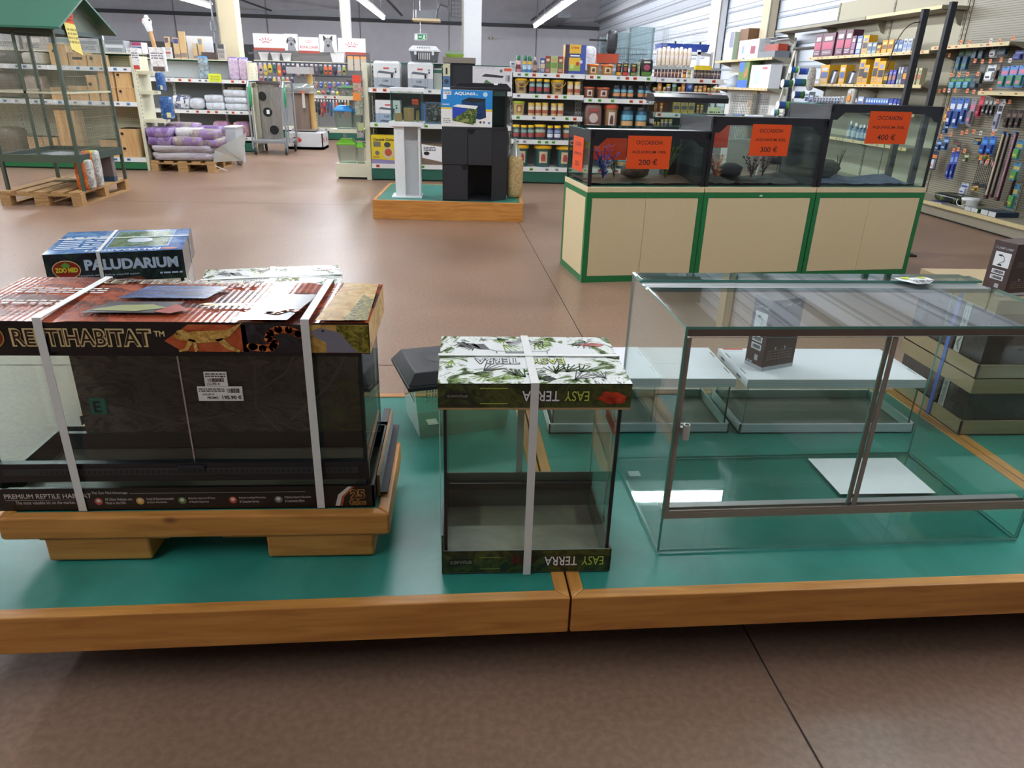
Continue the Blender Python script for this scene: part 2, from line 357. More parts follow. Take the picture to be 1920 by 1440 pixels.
# ================================================================ foreground: green platforms and what stands on them
TEAL = ART([(.3, '#2b7b6b'), (.5, '#318576'), (.75, '#3e9182')], 4, .32, .6, name='green_laminate', bump=.02)
SCR = C('#4fa58e', .6)
PH = .24
def platform(x, y, lab, W=1.49, D=1.18, rz=R(1.2), h0=.14, h1=PH, feet=None, rim=.032, grp='green topped display platforms', tealz=.003, inset=.25):
    t = T('display_platform', lab, 'display platform', (x, y, 0), rz, grp)
    b = MB(); b.box(rim, W-rim, rim, D-rim, h1-.03, h1-tealz, TEAL)
    rr = random.Random(int(x*100) + 5); fc = Face(b, (0, 0, h1-tealz), (1, 0, 0), (0, 1, 0), .0003)
    for i in range(26):
        u, v, a = rr.uniform(.1, W-.2), rr.uniform(.08, D-.15), rr.uniform(-1, 3); L = rr.uniform(.01, .07)
        fc.line([(u, v), (u+math.cos(a)*L, v+math.sin(a)*L)], .0008, SCR)
    b.build('top_panel', t)
    for (a0, a1, b0, b1, m) in ((0, W, 0, rim, PINE), (0, W, D-rim, D, PINE), (0, rim, 0, D, PINEY), (W-rim, W, 0, D, PINEY)):
        q = MB(); vert = m is PINEY; i = rim
        pts = [(a0, b0), (a1, b0), (a1-i, b1), (a0+i, b1)] if b0 == 0 and not vert else [(a0+i, b0), (a1-i, b0), (a1, b1), (a0, b1)] if not vert else \
              [(a0, 0), (a1, rim), (a1, D-rim), (a0, D)] if a0 == 0 else [(a0, rim), (a1, 0), (a1, D), (a0, D-rim)]
        q.prism(pts, 'z', h0, h1, m); q.build('edge_board', t, bevel=.003)
    q = MB(); i = inset
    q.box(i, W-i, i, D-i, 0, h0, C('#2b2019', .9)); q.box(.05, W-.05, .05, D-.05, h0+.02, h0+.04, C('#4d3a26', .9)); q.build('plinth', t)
    return t
c12, s12 = math.cos(R(1.2)), math.sin(R(1.2))
ox, oy = .2555, 1.2995
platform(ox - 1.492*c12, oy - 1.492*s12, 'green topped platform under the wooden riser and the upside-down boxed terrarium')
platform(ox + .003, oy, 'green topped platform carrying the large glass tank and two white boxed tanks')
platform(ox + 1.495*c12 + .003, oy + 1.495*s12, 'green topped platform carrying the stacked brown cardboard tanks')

# ---- wooden riser
x0, x1, y0, y1 = -1.075, -.172, 1.465, 1.84
t = T('wooden_riser', 'low pine riser on chunky feet under the long reptile tank', 'riser', (0, 0, 0))
b = MB(); b.box(x0+.03, x1-.03, y0+.03, y1-.03, .35, .364, TEAL); b.build('top_panel', t)
for pts, m in (([(x0, y0), (x1, y0), (x1-.03, y0+.03), (x0+.03, y0+.03)], PINE), ([(x0+.03, y1-.03), (x1-.03, y1-.03), (x1, y1), (x0, y1)], PINE),
               ([(x0, y0), (x0+.03, y0+.03), (x0+.03, y1-.03), (x0, y1)], PINEY), ([(x1-.03, y0+.03), (x1, y0), (x1, y1), (x1-.03, y1-.03)], PINEY)):
    q = MB(); q.prism(pts, 'z', .307, .367, m); q.build('edge_board', t, bevel=.005)
for fx0, fx1 in ((-.985, -.745), (-.47, -.212)):
    q = MB(); q.box(fx0, fx1, 1.472, 1.83, .2405, .307, PINE); q.build('foot', t, bevel=.006)
for fx0, fx1 in ((-1.0, -.70), (-.575, -.20)):
    q = MB(); q.box(fx0, fx1, 1.48, 1.56, .296, .307, PINE); q.build('batten', t)

# ---- long reptile tank in its cardboard shell
ZT = .367
PB = C('#14110f', .3); RUST = ART([(.3, '#7a2c14'), (.5, '#b5512a'), (.7, '#c96b3c')], 14, .22, 2, name='rust_rock_print')
SANDP = ART([(.3, '#8c6a2f'), (.5, '#c29a4d'), (.7, '#dcbc78')], 18, .22, 2, name='sand_print')
LIZ = ART([(.3, '#8a6424'), (.5, '#cfa04c'), (.65, '#e5c27a')], 60, .25, 1, name='lizard_skin_print')
SNK = ART([(.42, '#5a1c0e'), (.5, '#c25a26'), (.6, '#de8a4a')], 45, .25, 1, name='snake_skin_print')
NIGHT = ART([(.35, '#131214'), (.6, '#2c2a30'), (.8, '#4e4a4a')], 20, .22, 2, name='night_print')
SCRUB = ART([(.4, '#4b4a14'), (.55, '#857a25'), (.7, '#a89a4c')], 50, .25, 2, name='scrub_print')
BLUEP = ART([(.3, '#131a30'), (.5, '#2b3f6e'), (.7, '#6a83b8')], 9, .2, 2, stretch=(.5, 4, 1), name='water_print')
CRM = C('#d8c48a', .4, var=0); GOLD = C('#b98f4a', .4, var=0)
def lizard(fc, u, v, L, m, l=2, s=1):
    """bearded lizard outline: head, spined flank, legs and tail"""
    k = L
    fc.poly([(u, v+.10*k*s), (u+.07*k, v+.20*k*s), (u+.16*k, v+.22*k*s), (u+.22*k, v+.17*k*s), (u+.30*k, v+.19*k*s), (u+.55*k, v+.20*k*s), (u+.78*k, v+.22*k*s), (u+k, v+.33*k*s),
             (u+.80*k, v+.12*k*s), (u+.62*k, v+.03*k*s), (u+.35*k, v+.01*k*s), (u+.2*k, v+.05*k*s), (u+.10*k, v+.05*k*s)], m, l)
    fc.poly([(u+.22*k, v+.08*k*s), (u+.30*k, v+.06*k*s), (u+.18*k, v-.10*k*s), (u+.06*k, v-.13*k*s), (u+.05*k, v-.10*k*s), (u+.14*k, v-.07*k*s)], m, l)
    fc.poly([(u+.58*k, v+.07*k*s), (u+.70*k, v+.09*k*s), (u+.80*k, v-.03*k*s), (u+.93*k, v-.10*k*s), (u+.90*k, v-.13*k*s), (u+.74*k, v-.08*k*s)], m, l)
    fc.poly([(u+.26*k, v+.05*k*s), (u+.31*k, v+.05*k*s), (u+.33*k, v-.10*k*s), (u+.28*k, v-.13*k*s)], m, l)
    fc.disc(u+.06*k, v+.15*k*s, .012*k, INK, l+1, 8)
def snake(fc, pts, w, m, l=2):
    n = len(pts)
    for i, ((a, b_), (c, d)) in enumerate(zip(pts, pts[1:])):
        fc.line([(a, b_), (c, d)], w, m, l); fc.disc(a, b_, w/2, m, l, 10)
    fc.disc(pts[0][0], pts[0][1], w*.75, m, l, 12, ry=w*.5)
t = T('terrarium', 'long glass reptile tank with orange and black cardboard lid bound by two white straps', 'terrarium', (0, 0, 0))
X0, X1, YF, YB = -1.075, -.222, 1.512, 1.815
# glass body
for nm, a in (('front_glass', (X0+.01, X1-.01, YF+.006, YF+.01, ZT+.05, .775)), ('back_glass', (X0, X1, YB-.005, YB, ZT+.006, .775)),
              ('side_glass', (X0, X0+.005, YF, YB-.005, ZT+.006, .775)), ('side_glass', (X1-.005, X1, YF, YB-.005, ZT+.006, .775)), ('bottom_glass', (X0, X1, YF, YB, ZT+.001, ZT+.006))):
    b = MB(); pane(b, *a, GL2, EDGE if 'side' in nm else BLK); b.build(nm, t)
b = MB(); b.box(X0-.003, X1+.003, YF-.006, YF+.012, .440, .488, BLK); b.box(X0+.02, X1-.02, YF-.008, YF-.004, .458, .475, C('#2a2b2d', .5))
for i in range(60): b.box(X0+.1+i*.012, X0+.106+i*.012, YF-.0085, YF-.0075, .462, .471, INK)
b.box(-.66, -.60, YF-.012, YF-.006, .472, .482, BLKM); b.build('vent_band', t, bevel=.002)
split_boxes('black_trim', ((X0, X0+.006, YF-.002, YF+.01, ZT+.005, .755), (X1-.006, X1, YF-.002, YF+.01, ZT+.005, .755), (X0, X1, YB-.02, YB-.006, ZT+.006, .42), (X0, X1, YF-.001, YF+.01, .755, .775)), BLK, t)
b = MB(); b.box(-.6275, -.624, YF+.004, YF+.0065, .488, .775, STEEL); b.build('door_edge', t)
b = MB(); b.box(X0+.008, X1-.008, YF+.03, YB-.03, ZT+.0065, ZT+.009, C('#5b5348', .35)); b.build('floor_card', t)
ROCK = ART([(.3, '#1d1816'), (.44, '#3a302b'), (.54, '#6a5c52'), (.62, '#3d332b'), (.78, '#9a8a78')], 7, .3, 3.5, (1, 1, 2.2), name='rock_photo_print')
b = MB(); b.box(-1.018, -.232, 1.803, 1.806, .395, .76, ROCK); fc = Face(b, (-1.018, 1.803, .395), (1, 0, 0), (0, 0, 1))
GR = ART([(.4, '#3a3a1c'), (.6, '#5d5b30')], 20, .4, 2, name='leaf_photo_print'); TR = C('#6f6253', .5); DKR = C('#1c1714', .4)
fc.poly([(.60, .03), (.70, .21), (.78, .13), (.78, .01)], GR).poly([(.25, .25), (.33, .30), (.40, .26), (.32, .22)], GR)
for p in ([(.42, .34), (.47, .22), (.46, .10), (.52, .02)], [(.46, .14), (.55, .20), (.60, .30)], [(.0, .30), (.2, .22), (.42, .12)], [(.55, .06), (.66, .16), (.74, .30)], [(.1, .1), (.25, .05), (.4, .08)], [(.62, .02), (.70, .05), (.785, .03)]): fc.line(p, .007, TR)
for i in range(14):
    r_ = random.Random(i); u, v = r_.uniform(.03, .7), r_.uniform(.02, .3); fc.poly([(u, v), (u+.03, v+.012), (u+.07, v+.004), (u+.035, v-.006)], TR if i % 3 else GR)
b.build('backdrop_print', t)
b = MB(); b.box(-.835, -.80, YF+.003, YF+.005, .612, .65, C('#1f5a48', .5)); Face(b, (-.835, YF+.003, .612), (1, 0, 0), (0, 0, 1)).text('E', .008, .004, .016, .028, INK, 1, .02); b.build('sticker', t)
# price stickers
b = MB(); PW = C('#e6e3da', .6, var=.02)
for (u0, v0, u1, v1) in ((-.574, .681, -.524, .716), (-.593, .645, -.494, .680)):
    b.box(u0, u1, YF+.0015, YF+.004, v0, v1, PW)
fc = Face(b, (-.593, YF+.0015, .645), (1, 0, 0), (0, 0, 1), .0004)
fc.text('195.90 €', .053, .004, .043, .010, INK, 1, .03).text('PROMO', .020, .005, .024, .006, INK, 1, .02).text('226.00 €', .010, .014, .026, .005, INK, 1).bars(.065, .02, .094, .031, INK, 16, 1).scribble(.003, .022, .06, .032, 2, INK, 1)
fc.scribble(.022, .058, .066, .069, 2, INK, 1, 4).bars(.026, .047, .062, .056, INK, 18, 1).text('251.90 €', .022, .039, .03, .006, INK, 1).line([(.03, .039), (.066, .062)], .0007, C('#6b2a20', .5), 2)
b.build('price_label', t)
# tray (bottom cardboard)
YT0, YT1 = 1.498, 1.83
b = MB(); xa, xb = -1.092, -.2085
for a in ((xa, xb, YT0, YT0+.005, ZT, .4265), (xa, xa+.005, YT0, YT1, ZT, .4265), (xb-.005, xb, YT0, YT1, ZT, .4265), (xa, xb, YT1-.005, YT1, ZT, .4265)): b.box(*a, PB)
b.box(xa, xb, YT0, YT1, ZT, ZT+.001, CARD)
fc = Face(b, (xa, YT0, ZT), (1, 0, 0), (0, 0, 1)); W2 = C('#cfcac0', .5, var=0)
fc.text('PREMIUM REPTILE HABITAT', .028, .0335, .196, .0125, W2, 1, .012).line([(.028, .029), (.195, .029)], .0006, W2).text('The most valuable kit on the market.', .05, .018, .135, .0085, W2, 1)
fc.text('The Zoo Med Advantage:', .226, .042, .082, .009, W2, 1).line([(.312, .045), (.72, .045)], .0006, W2)
for i, (u, c, l1, l2) in enumerate(((.238, '#b0514a', 'All Glass Habitats are', 'Made in the USA'), (.333, '#d0a24a', 'Used & Recommended', 'by Zoos Worldwide'), (.430, '#5b7d42', 'Backed by Science & 42 Years', 'of Reptile Expertise'), (.548, '#b5483c', 'Industry Leading Warranties', '& Customer Service'), (.655, '#6b7378', 'Helping Support Education', '& Conservation Efforts'))):
    fc.disc(u, .024, .0095, C(c, .4)).disc(u, .026, .005, W2, 2, 10).text(l1, u+.015, .026, .062, .007, W2, 1).text(l2, u+.015, .016, .046, .007, W2, 1)
fc.poly([(.800, .004), (.806, .03), (.832, .058), (.822, .058), (.797, .035), (.789, .004)], W2).poly([(.806, .004), (.812, .03), (.838, .058), (.833, .058), (.807, .03), (.801, .004)], RUST, 1)
fc.text('25', .826, .023, .036, .027, GOLD, 1, .09).text('25', .828, .0245, .032, .024, C('#3c1a10', .4), 2, .03).text('Gallon', .823, .006, .040, .016, GOLD, 1, .05).text('Gallon', .825, .008, .036, .0125, C('#3c1a10', .4), 2, 0)
b.build('cardboard_tray', t)
# loose corner flap of the tray at the side
b = MB(); FLP = ART([(.35, '#2b2b33'), (.5, '#b8b6b0'), (.7, '#47577a')], 40, .4, 2, name='flap_print')
b.box(-.207, -.200, 1.55, 1.93, .367, .425, {'': CARD, '+x': FLP}); b.box(-.225, -.207, 1.84, 1.93, .367, .43, BLK); b.box(-.200, -.182, 1.55, 1.93, .372, .376, BLKM); b.build('folded_flap', t)
# lid
LF, LB2, LZ0, LZ1 = 1.499, 1.828, .767, .838; xl, xr = -1.095, -.200
LTOP = ART([(.25, '#1f1216'), (.42, '#4a1f18'), (.55, '#a54a28'), (.68, '#c0653a'), (.85, '#34222a')], 3.2, .13, 1.2, (1, 1.6, 1), name='lid_print', rib=.05)
b = MB(); rr = random.Random(4); nx = 24
def ztop(u, v): return LZ1 + .003*math.sin(u*9) * v + (.006*v if u < .3 else 0) - .007*math.exp(-((u-.83)/.02)**2) - .004*math.exp(-((u-.24)/.02)**2)
vs = []; fs = []
for j in range(5):
    for i in range(nx+1):
        u, v = i/nx, j/4; vs.append((xl + (xr-xl)*u, LF + (LB2-LF - .035*max(0, u-.6))*v, ztop(u, v)))
for j in range(4):
    for i in range(nx): a = j*(nx+1)+i; fs.append((a, a+1, a+nx+2, a+nx+1))
b.add(vs, fs, LTOP, True)
fr = [vs[i] for i in range(nx+1)]; bk = [vs[4*(nx+1)+i] for i in range(nx+1)]
def skirt(row, m, rev=False):
    n = len(row); v2 = list(row) + [(p[0], p[1], LZ0 + .004*math.sin(p[0]*14)) for p in row]
    b.add(v2, [(i, n+i, n+i+1, i+1) if not rev else (i, i+1, n+i+1, n+i) for i in range(n-1)], m)
skirt(fr, PB); skirt(bk, PB, True)
skirt([vs[nx + j*(nx+1)] for j in range(5)], SANDP); skirt([vs[j*(nx+1)] for j in range(5)], RUST, True)
# lid front print
fc = Face(b, (xl, LF-.0004, LZ0), (1, 0, 0), (0, 0, 1))
fc.poly([(.455, .028), (.51, .066), (.63, .066), (.632, .003), (.49, .004)], RUST).rect(.62, .002, .755, .067, NIGHT).rect(.748, .002, .893, .067, SANDP).rect(.825, .004, .893, .066, SCRUB, 2)
lizard(fc, .475, .022, .15, LIZ, 3, 1.0)
snake(fc, [(.640, .016), (.662, .012), (.684, .014), (.690, .024), (.676, .034), (.682, .048), (.700, .056), (.722, .055), (.742, .046), (.757, .040)], .017, SNK, 3)
fc.poly([(.768, .052), (.79, .060), (.83, .050), (.86, .012), (.87, .003), (.80, .003), (.80, .026), (.778, .038)], C('#7d7a86', .35), 3).disc(.795, .053, .003, INK, 4, 8)
TXT = ART([(.35, '#1d0f0c'), (.7, '#4a1712')], 30, .3, .5, name='title_print')
fc.text('REPTIHABITAT', .139, .014, .292, .042, CRM, 2, .06).text('REPTIHABITAT', .144, .0175, .282, .035, TXT, 3, .0).text('TM', .436, .038, .022, .013, CRM, 2, .03)
fc.disc(.100, .036, .026, GOLD, 2).disc(.100, .036, .023, C('#7b2218', .4), 3)
# lid top print
ft = Face(b, (xl, LF, LZ1+.0055), (1, 0, 0), (0, 1, 0))
ft.poly([(.30, .16), (.50, .16), (.52, .265), (.33, .265)], BLUEP).poly([(.27, .045), (.44, .045), (.46, .13), (.30, .13)], NIGHT).poly([(.60, .0), (.72, .0), (.75, .20), (.66, .20)], NIGHT)
lizard(ft, .50, .10, .14, LIZ, 2, .7); ft.poly([(.28, .06), (.33, .10), (.40, .105), (.44, .08), (.38, .055)], C('#9aa06a', .2), 2).poly([(.42, .05), (.45, .11), (.49, .07), (.46, .04)], C('#a5483c', .2), 2)
ft.text('REPTIHABITAT', .19, .28, .40, .038, CRM, 2, .05).text('REPTIHABITAT', .195, .283, .39, .032, TXT, 3, .02).scribble(.05, .19, .25, .24, 3, W2, 2, 3).scribble(.04, .10, .2, .14, 2, W2, 2, 7)
ft.disc(.12, .30, .05, CRM, 1, ry=.022).disc(.12, .30, .045, C('#7b2218', .2), 2, ry=.018); snake(ft, [(.67, .05), (.69, .045), (.70, .06), (.715, .07), (.73, .06)], .014, SNK, 3)
ft.poly([(.78, .0), (.893, .0), (.885, .30), (.80, .31)], SANDP, 1).poly([(.84, .0), (.893, .0), (.887, .16), (.86, .2)], SCRUB, 2)
b.build('cardboard_lid', t)
for sx0, sx1 in ((-.902, -.884), (-.346, -.328)):
    b = MB(); zt = LZ1+.0075; lean = .0
    b.box(sx0, sx1, 1.494, 1.4955, ZT, zt, STRAP); b.box(sx0, sx1, 1.494, 1.836, zt, zt+.0015, STRAP); b.box(sx0, sx1, 1.8345, 1.836, ZT, zt, STRAP); b.build('strap', t)

# ---- upside-down boxed terrariums with jungle print
JUN = ART([(.2, '#0c120c'), (.36, '#22331a'), (.43, '#5f7a3a'), (.49, '#e6ece4'), (.59, '#f2f5f0'), (.65, '#35502a'), (.78, '#b4c284')], 9, .12, 2.6, (1, 1, 1), name='jungle_print')
JUND = ART([(.3, '#10150c'), (.46, '#27301a'), (.56, '#4b5424'), (.66, '#1d2415'), (.8, '#7d7d3a')], 12, .3, 2.2, name='dark_jungle_print')
LEAF = C('#2d4a1e', .15); LEAFL = C('#8fae4a', .15); PAPR = C('#eef1ee', .12); LIME = C('#b9c94a', .4, var=0); REDL = ART([(.4, '#8a1d10'), (.6, '#d64a26')], 30, .2, 1, name='red_frog_print')
GREYC = C('#6e6c68', .7)
def boxed_terra(lab, loc, rz, withstrap=True, W=.412, D=.293, H=.5):
    t = T('boxed_terrarium', lab, 'terrarium', loc, rz, 'upside-down jungle print terrariums')
    b = MB(); e = .004; w0, w1, d0, d1 = 0, W-.004, 0, D
    for a in ((w0, w1, d0, d0+e, 0, .065), (w0, w1, d1-e, d1, 0, .11), (w0, w0+e, d0, d1, 0, .11), (w1-e, w1, d0, d1, 0, .065)):
        b.box(*a, {'': GREYC, '-y': JUND if a[2] == d0 else GREYC, '-x': JUND if a[0] == w0 else GREYC, '+x': JUND if a[1] == w1 else GREYC, '+y': JUND if a[3] == d1 else GREYC})
    b.box(w0, w1, d0, d1, 0, .003, C('#7c6f60', .7))
    fc = Face(b, (0, 0, 0), (1, 0, 0), (0, 0, 1))
    def title(fc, u, v, w, h):
        fc.text('TERRA', u, v, w*.56, h, INK, 1, .07, flip=True).text('TERRA', u+.003, v+.002, w*.54, h*.86, PAPR, 2, .01, flip=True)
        fc.text('EASY', u+w*.62, v, w*.38, h, INK, 1, .07, flip=True).text('EASY', u+w*.62+.002, v+.002, w*.36, h*.86, LIME, 2, .01, flip=True)
        return fc
    title(fc, .243, .018, .148, .030)
    def plate(fc, u, v, w, h): fc.rect(u, v, u+w, v+h, INK, 1).text('REPTILES-PLANET.FR', u+.002, v+.004, w-.004, h-.008, C('#a9a88c', .5), 2, 0, flip=True)
    plate(fc, .018, .024, .055, .018)
    for i in range(12): fc.disc(.17 + .012*(i % 5), .03 + .008*(i // 5), .005, C('#5f1d20', .4), 1, 8)
    for a in ((.09, .012, .14, .014), (.09, .045, .14, .047)): fc.rect(*a, C('#8d9440', .4), 1)
    b.build('cardboard_tray', t)
    g0, g1, k0, k1 = .008, W-.012, .008, D-.008; zt = H-.058
    for nm, a in (('front_glass', (g0, g1, k0, k0+.004, .006, zt)), ('back_glass', (g0, g1, k1-.004, k1, .006, zt)), ('side_glass', (g0, g0+.004, k0+.004, k1-.004, .006, zt)), ('side_glass', (g1-.004, g1, k0+.004, k1-.004, .006, zt))):
        b = MB(); pane(b, *a, GL2, BLK if 'front' in nm else EDGE); b.build(nm, t)
    split_boxes('black_trim', ((g0-.001, g0+.006, k0-.001, k0+.008, .06, zt), (g1-.006, g1+.001, k0-.001, k0+.008, .06, zt), (g0, g1, k1-.02, k1-.005, .07, .09)), BLK, t)
    b = MB(); b.box(g0+.004, g1-.004, k0+.004, k1-.004, .006, .009, ART([(.3, '#7d7468'), (.6, '#988d7d')], 5, .2, 1, name='tank_floor')); b.build('tank_floor', t)
    b = MB(); z0, z1 = H-.060, H; x0, x1 = -.004, W+.004
    b.box(x0, x1, -.005, D+.003, z0, z1, {'': JUND, '+z': JUN, '-z': CARD}); b.box(x0, x1, -.007, D+.004, z0-.001, z0+.003, CARD)
    fc = Face(b, (x0, -.005, z0), (1, 0, 0), (0, 0, 1)); title(fc, .178, .017, .150, .028); plate(fc, .018, .024, .048, .014)
    fc.poly([(.345, .024), (.36, .042), (.39, .040), (.41, .03), (.405, .014), (.37, .012)], REDL).rect(.09, .012, .15, .014, LIME, 1).rect(.09, .048, .15, .05, LIME, 1)
    ft = Face(b, (0, 0, z1), (1, 0, 0), (0, 1, 0), .0004)
    ft.poly([(.03, .16), (.36, .16), (.36, .21), (.25, .27), (.1, .26), (.03, .21)], PAPR).poly([(.06, .08), (.30, .08), (.33, .15), (.06, .15)], PAPR)
    for k in range(42):
        r_ = random.Random(k + 3); u, v, a = r_.uniform(.01, .39), r_.choice((r_.uniform(.005, .07), r_.uniform(.20, .285), r_.uniform(.0, .28))), r_.uniform(0, 6.28)
        if .07 < u < .31 and .075 < v < .2: continue
        L = r_.uniform(.03, .06)
        for q in range(5):
            aa = a + (q-2)*.28; ex, ey = u + math.cos(aa)*L, v + math.sin(aa)*L
            if -.0 < ex < .41 and 0 < ey < .29: ft.line([(u, v), (ex, ey)], .0028, (LEAF, LEAFL, INK)[k % 3], 2)
    for q in range(3): ft.poly([(.03+.02*q, .255-.01*q), (.05+.02*q, .225-.01*q), (.075+.02*q, .20), (.06+.02*q, .24)], INK, 3)
    ft.line([(.13, .19), (.13, .168), (.25, .168), (.25, .19), (.13, .19)], .002, INK, 3).line([(.115, .2), (.13, .19)], .002, INK, 3).line([(.26, .205), (.25, .19)], .002, INK, 3).rect(.15, .172, .21, .186, C('#8a9090', .2), 3)
    ft.text('TERRA', .075, .105, .105, .038, INK, 3, .06, flip=True).text('TERRA', .078, .108, .10, .032, PAPR, 4, 0, flip=True)
    ft.text('EASY', .205, .105, .08, .038, INK, 3, .06, flip=True).text('EASY', .208, .108, .075, .032, LIME, 4, 0, flip=True)
    ft.poly([(.33, .235), (.37, .252), (.40, .24), (.38, .225)], REDL, 3).text('REPTILES-PLANET.FR', .16, .255, .07, .008, INK, 4, flip=True)
    b.build('cardboard_lid', t)
    if withstrap:
        for sx in (.195, ):
            b = MB(); b.box(sx, sx+.018, -.0085, -.007, 0, H+.002, STRAP); b.box(sx, sx+.018, -.0085, D+.007, H+.001, H+.0025, STRAP); b.box(sx, sx+.018, D+.0055, D+.007, 0, H+.002, STRAP); b.build('strap', t)
        b = MB(); b.box(-.0075, W+.0075, D*.52, D*.52+.013, H+.0026, H+.004, STRAP); b.box(-.0075, -.006, D*.52, D*.52+.013, 0, H+.003, STRAP); b.box(W+.006, W+.0075, D*.52, D*.52+.013, 0, H+.003, STRAP); b.build('strap', t)
    return t
t = boxed_terra('jungle print boxed terrarium standing upside down between the riser and the big tank', (-.044, 1.397, PH), R(-.2))
b = MB(); b.box(.3935, .3942, .03, .13, .355, .385, C('#d9542a', .6)); fc = Face(b, (.3935, .13, .355), (0, -1, 0), (0, 0, 1), .0003)
fc.bars(.012, .010, .088, .018, INK, 26, 1).scribble(.006, .020, .094, .027, 1, INK, 1).text('119.90 €', .006, .003, .04, .006, INK, 1); b.build('price_sticker', t)
boxed_terra('jungle print boxed terrarium partly hidden behind the orange reptile tank', (-.757, 2.045, PH), R(12.7))

# ---- blue paludarium box on the floor behind the platform
BLU = ART([(.25, '#1b3f7c'), (.45, '#3767a8'), (.6, '#79a3d2'), (.8, '#2b528f')], 5, .13, 1.2, name='blue_print'); SWAMP = ART([(.3, '#0b1114'), (.5, '#16242c'), (.62, '#233a30'), (.75, '#3d4a38')], 14, .25, 2, name='swamp_print')
t = T('boxed_paludarium', 'blue topped paludarium box standing on the floor behind the green platform', 'terrarium', (-1.480, 2.600, 0), R(14.5))
W, D = .458, .41
b = MB(); b.box(0, W, 0, D, .612, .72, {'': SWAMP, '+z': BLU}); fc = Face(b, (0, 0, .612), (1, 0, 0), (0, 0, 1)); TI = C('#b9cbe2', .35)
fc.text('PALUDARIUM', .122, .040, .318, .048, INK, 1, .06).text('PALUDARIUM', .126, .044, .311, .040, TI, 2, .045)
fc.disc(.066, .050, .046, CRM, 1, ry=.034).disc(.066, .050, .043, C('#8e2418', .35), 2, ry=.031).text('ZOO MED', .030, .040, .072, .018, C('#d8d23a', .4), 3, .05).poly([(.05, .066), (.066, .078), (.08, .066), (.076, .058), (.056, .058)], C('#59a03a', .4), 3)
fc.text('Terrarium with a built-in waterfall system', .10, .020, .20, .010, TI, 1).scribble(.37, .018, .45, .03, 1, TI, 1)
fc.poly([(.1, .004), (.16, .015), (.22, .008), (.30, .016), (.32, .002), (.12, .0)], C('#6b3320', .4), 1)
ft = Face(b, (0, 0, .72), (1, 0, 0), (0, 1, 0)); ft.line([(.19, .08), (.19, .38), (.40, .38), (.40, .08), (.19, .08)], .006, C('#9db9dc', .2), 2).rect(.195, .085, .395, .375, ART([(.35, '#22361c'), (.55, '#6d8a60'), (.7, '#8fb0cc')], 12, .15, 2, name='waterfall_print'), 1)
ft.text('PALUDARIUM', .13, .015, .25, .032, TI, 2, .04, flip=True).scribble(.02, .06, .17, .30, 7, TI, 2, 5).disc(.41, .03, .03, C('#8e2418', .35), 2, ry=.016).disc(.29, .2, .045, C('#cdd9e4', .2), 2)
b.build('cardboard_lid', t, bevel=.002)
b = MB(); b.box(0, W, 0, D, 0, .085, {'': SWAMP, '+z': CARD}); b.build('cardboard_tray', t)
for nm, a in (('front_glass', (.01, W-.01, .01, .015, .085, .612)), ('back_glass', (.01, W-.01, D-.015, D-.01, .085, .612)), ('side_glass', (.01, .015, .015, D-.015, .085, .612)), ('side_glass', (W-.015, W-.01, .015, D-.015, .085, .612))):
    b = MB(); pane(b, *a, GL2, BLK); b.build(nm, t)
split_boxes('corner_post', [(x, x+.012, .006, .018, .085, .612) for x in (.01, W-.022)], BLK, t)
b = MB(); zz = .7215; b.box(0-.002, W+.002, .25, .262, zz, zz+.001, STRAP); b.box(-.002, -.001, .25, .262, 0, zz, STRAP); b.box(W+.001, W+.002, .25, .262, 0, zz, STRAP); b.build('strap', t)
b = MB(); b.box(.17, .182, -.002, -.001, 0, zz, STRAP); b.box(.17, .182, -.002, D+.002, zz+.001, zz+.002, STRAP); b.build('strap', t)

# ---- plastic vivarium with black vented lid
t = T('plastic_vivarium', 'clear plastic critter box with black vented lid beside the upside-down terrarium', 'plastic tank', (-.128, 2.085, PH), R(16))
PL = GLASS('#d9e8d8', .06, 'clear_plastic', fog=.10); b = MB()
vsb = [(0, .015), (.30, .015), (.30, .215), (0, .215)]; vst = [(-.018, -.002), (.318, -.002), (.318, .232), (-.018, .232)]
vs = [(x, y, 0) for x, y in vsb] + [(x, y, .195) for x, y in vst]
b.add(vs, [(0, 1, 5, 4), (1, 2, 6, 5), (2, 3, 7, 6), (3, 0, 4, 7), (3, 2, 1, 0)], PL)
for i in range(18):
    for j, (z0, z1) in enumerate(((.125, .142), (.147, .164), (.169, .186))):
        z = z0; s_ = .018*z/.195; b.box(-s_-.0012, -s_-.0004, .03+i*.0098, .034+i*.0098, z0, z1, C('#c2d6c0', .4))
        b.box(.02+i*.0098, .024+i*.0098, .0135-.017*z/.195, .0143-.017*z/.195, z0, z1, C('#c2d6c0', .4))
b.build('clear_tub', t)
b = MB(); b.frus(.15, .115, .187, .203, .385, .28, .385, .28, BLKM); b.frus(.15, .115, .203, .240, .38, .275, .325, .225, BLKM)
fc = Face(b, (.15, .115, .240), (1, 0, 0), (0, 1, 0)); LG = C('#3a3c3f', .5)
for i in range(13): fc.rect(-.12, -.078+i*.012, .12, -.074+i*.012, LG)
fc.disc(-.06, 0, .038, BLKM, 2).disc(-.06, 0, .04, LG, 1)
b.build('lid', t, bevel=.004)
b = MB(); b.box(.05, .085, .10, .145, .0005, .0012, C('#d9d6c9', .7)); b.build('price_sticker', t)

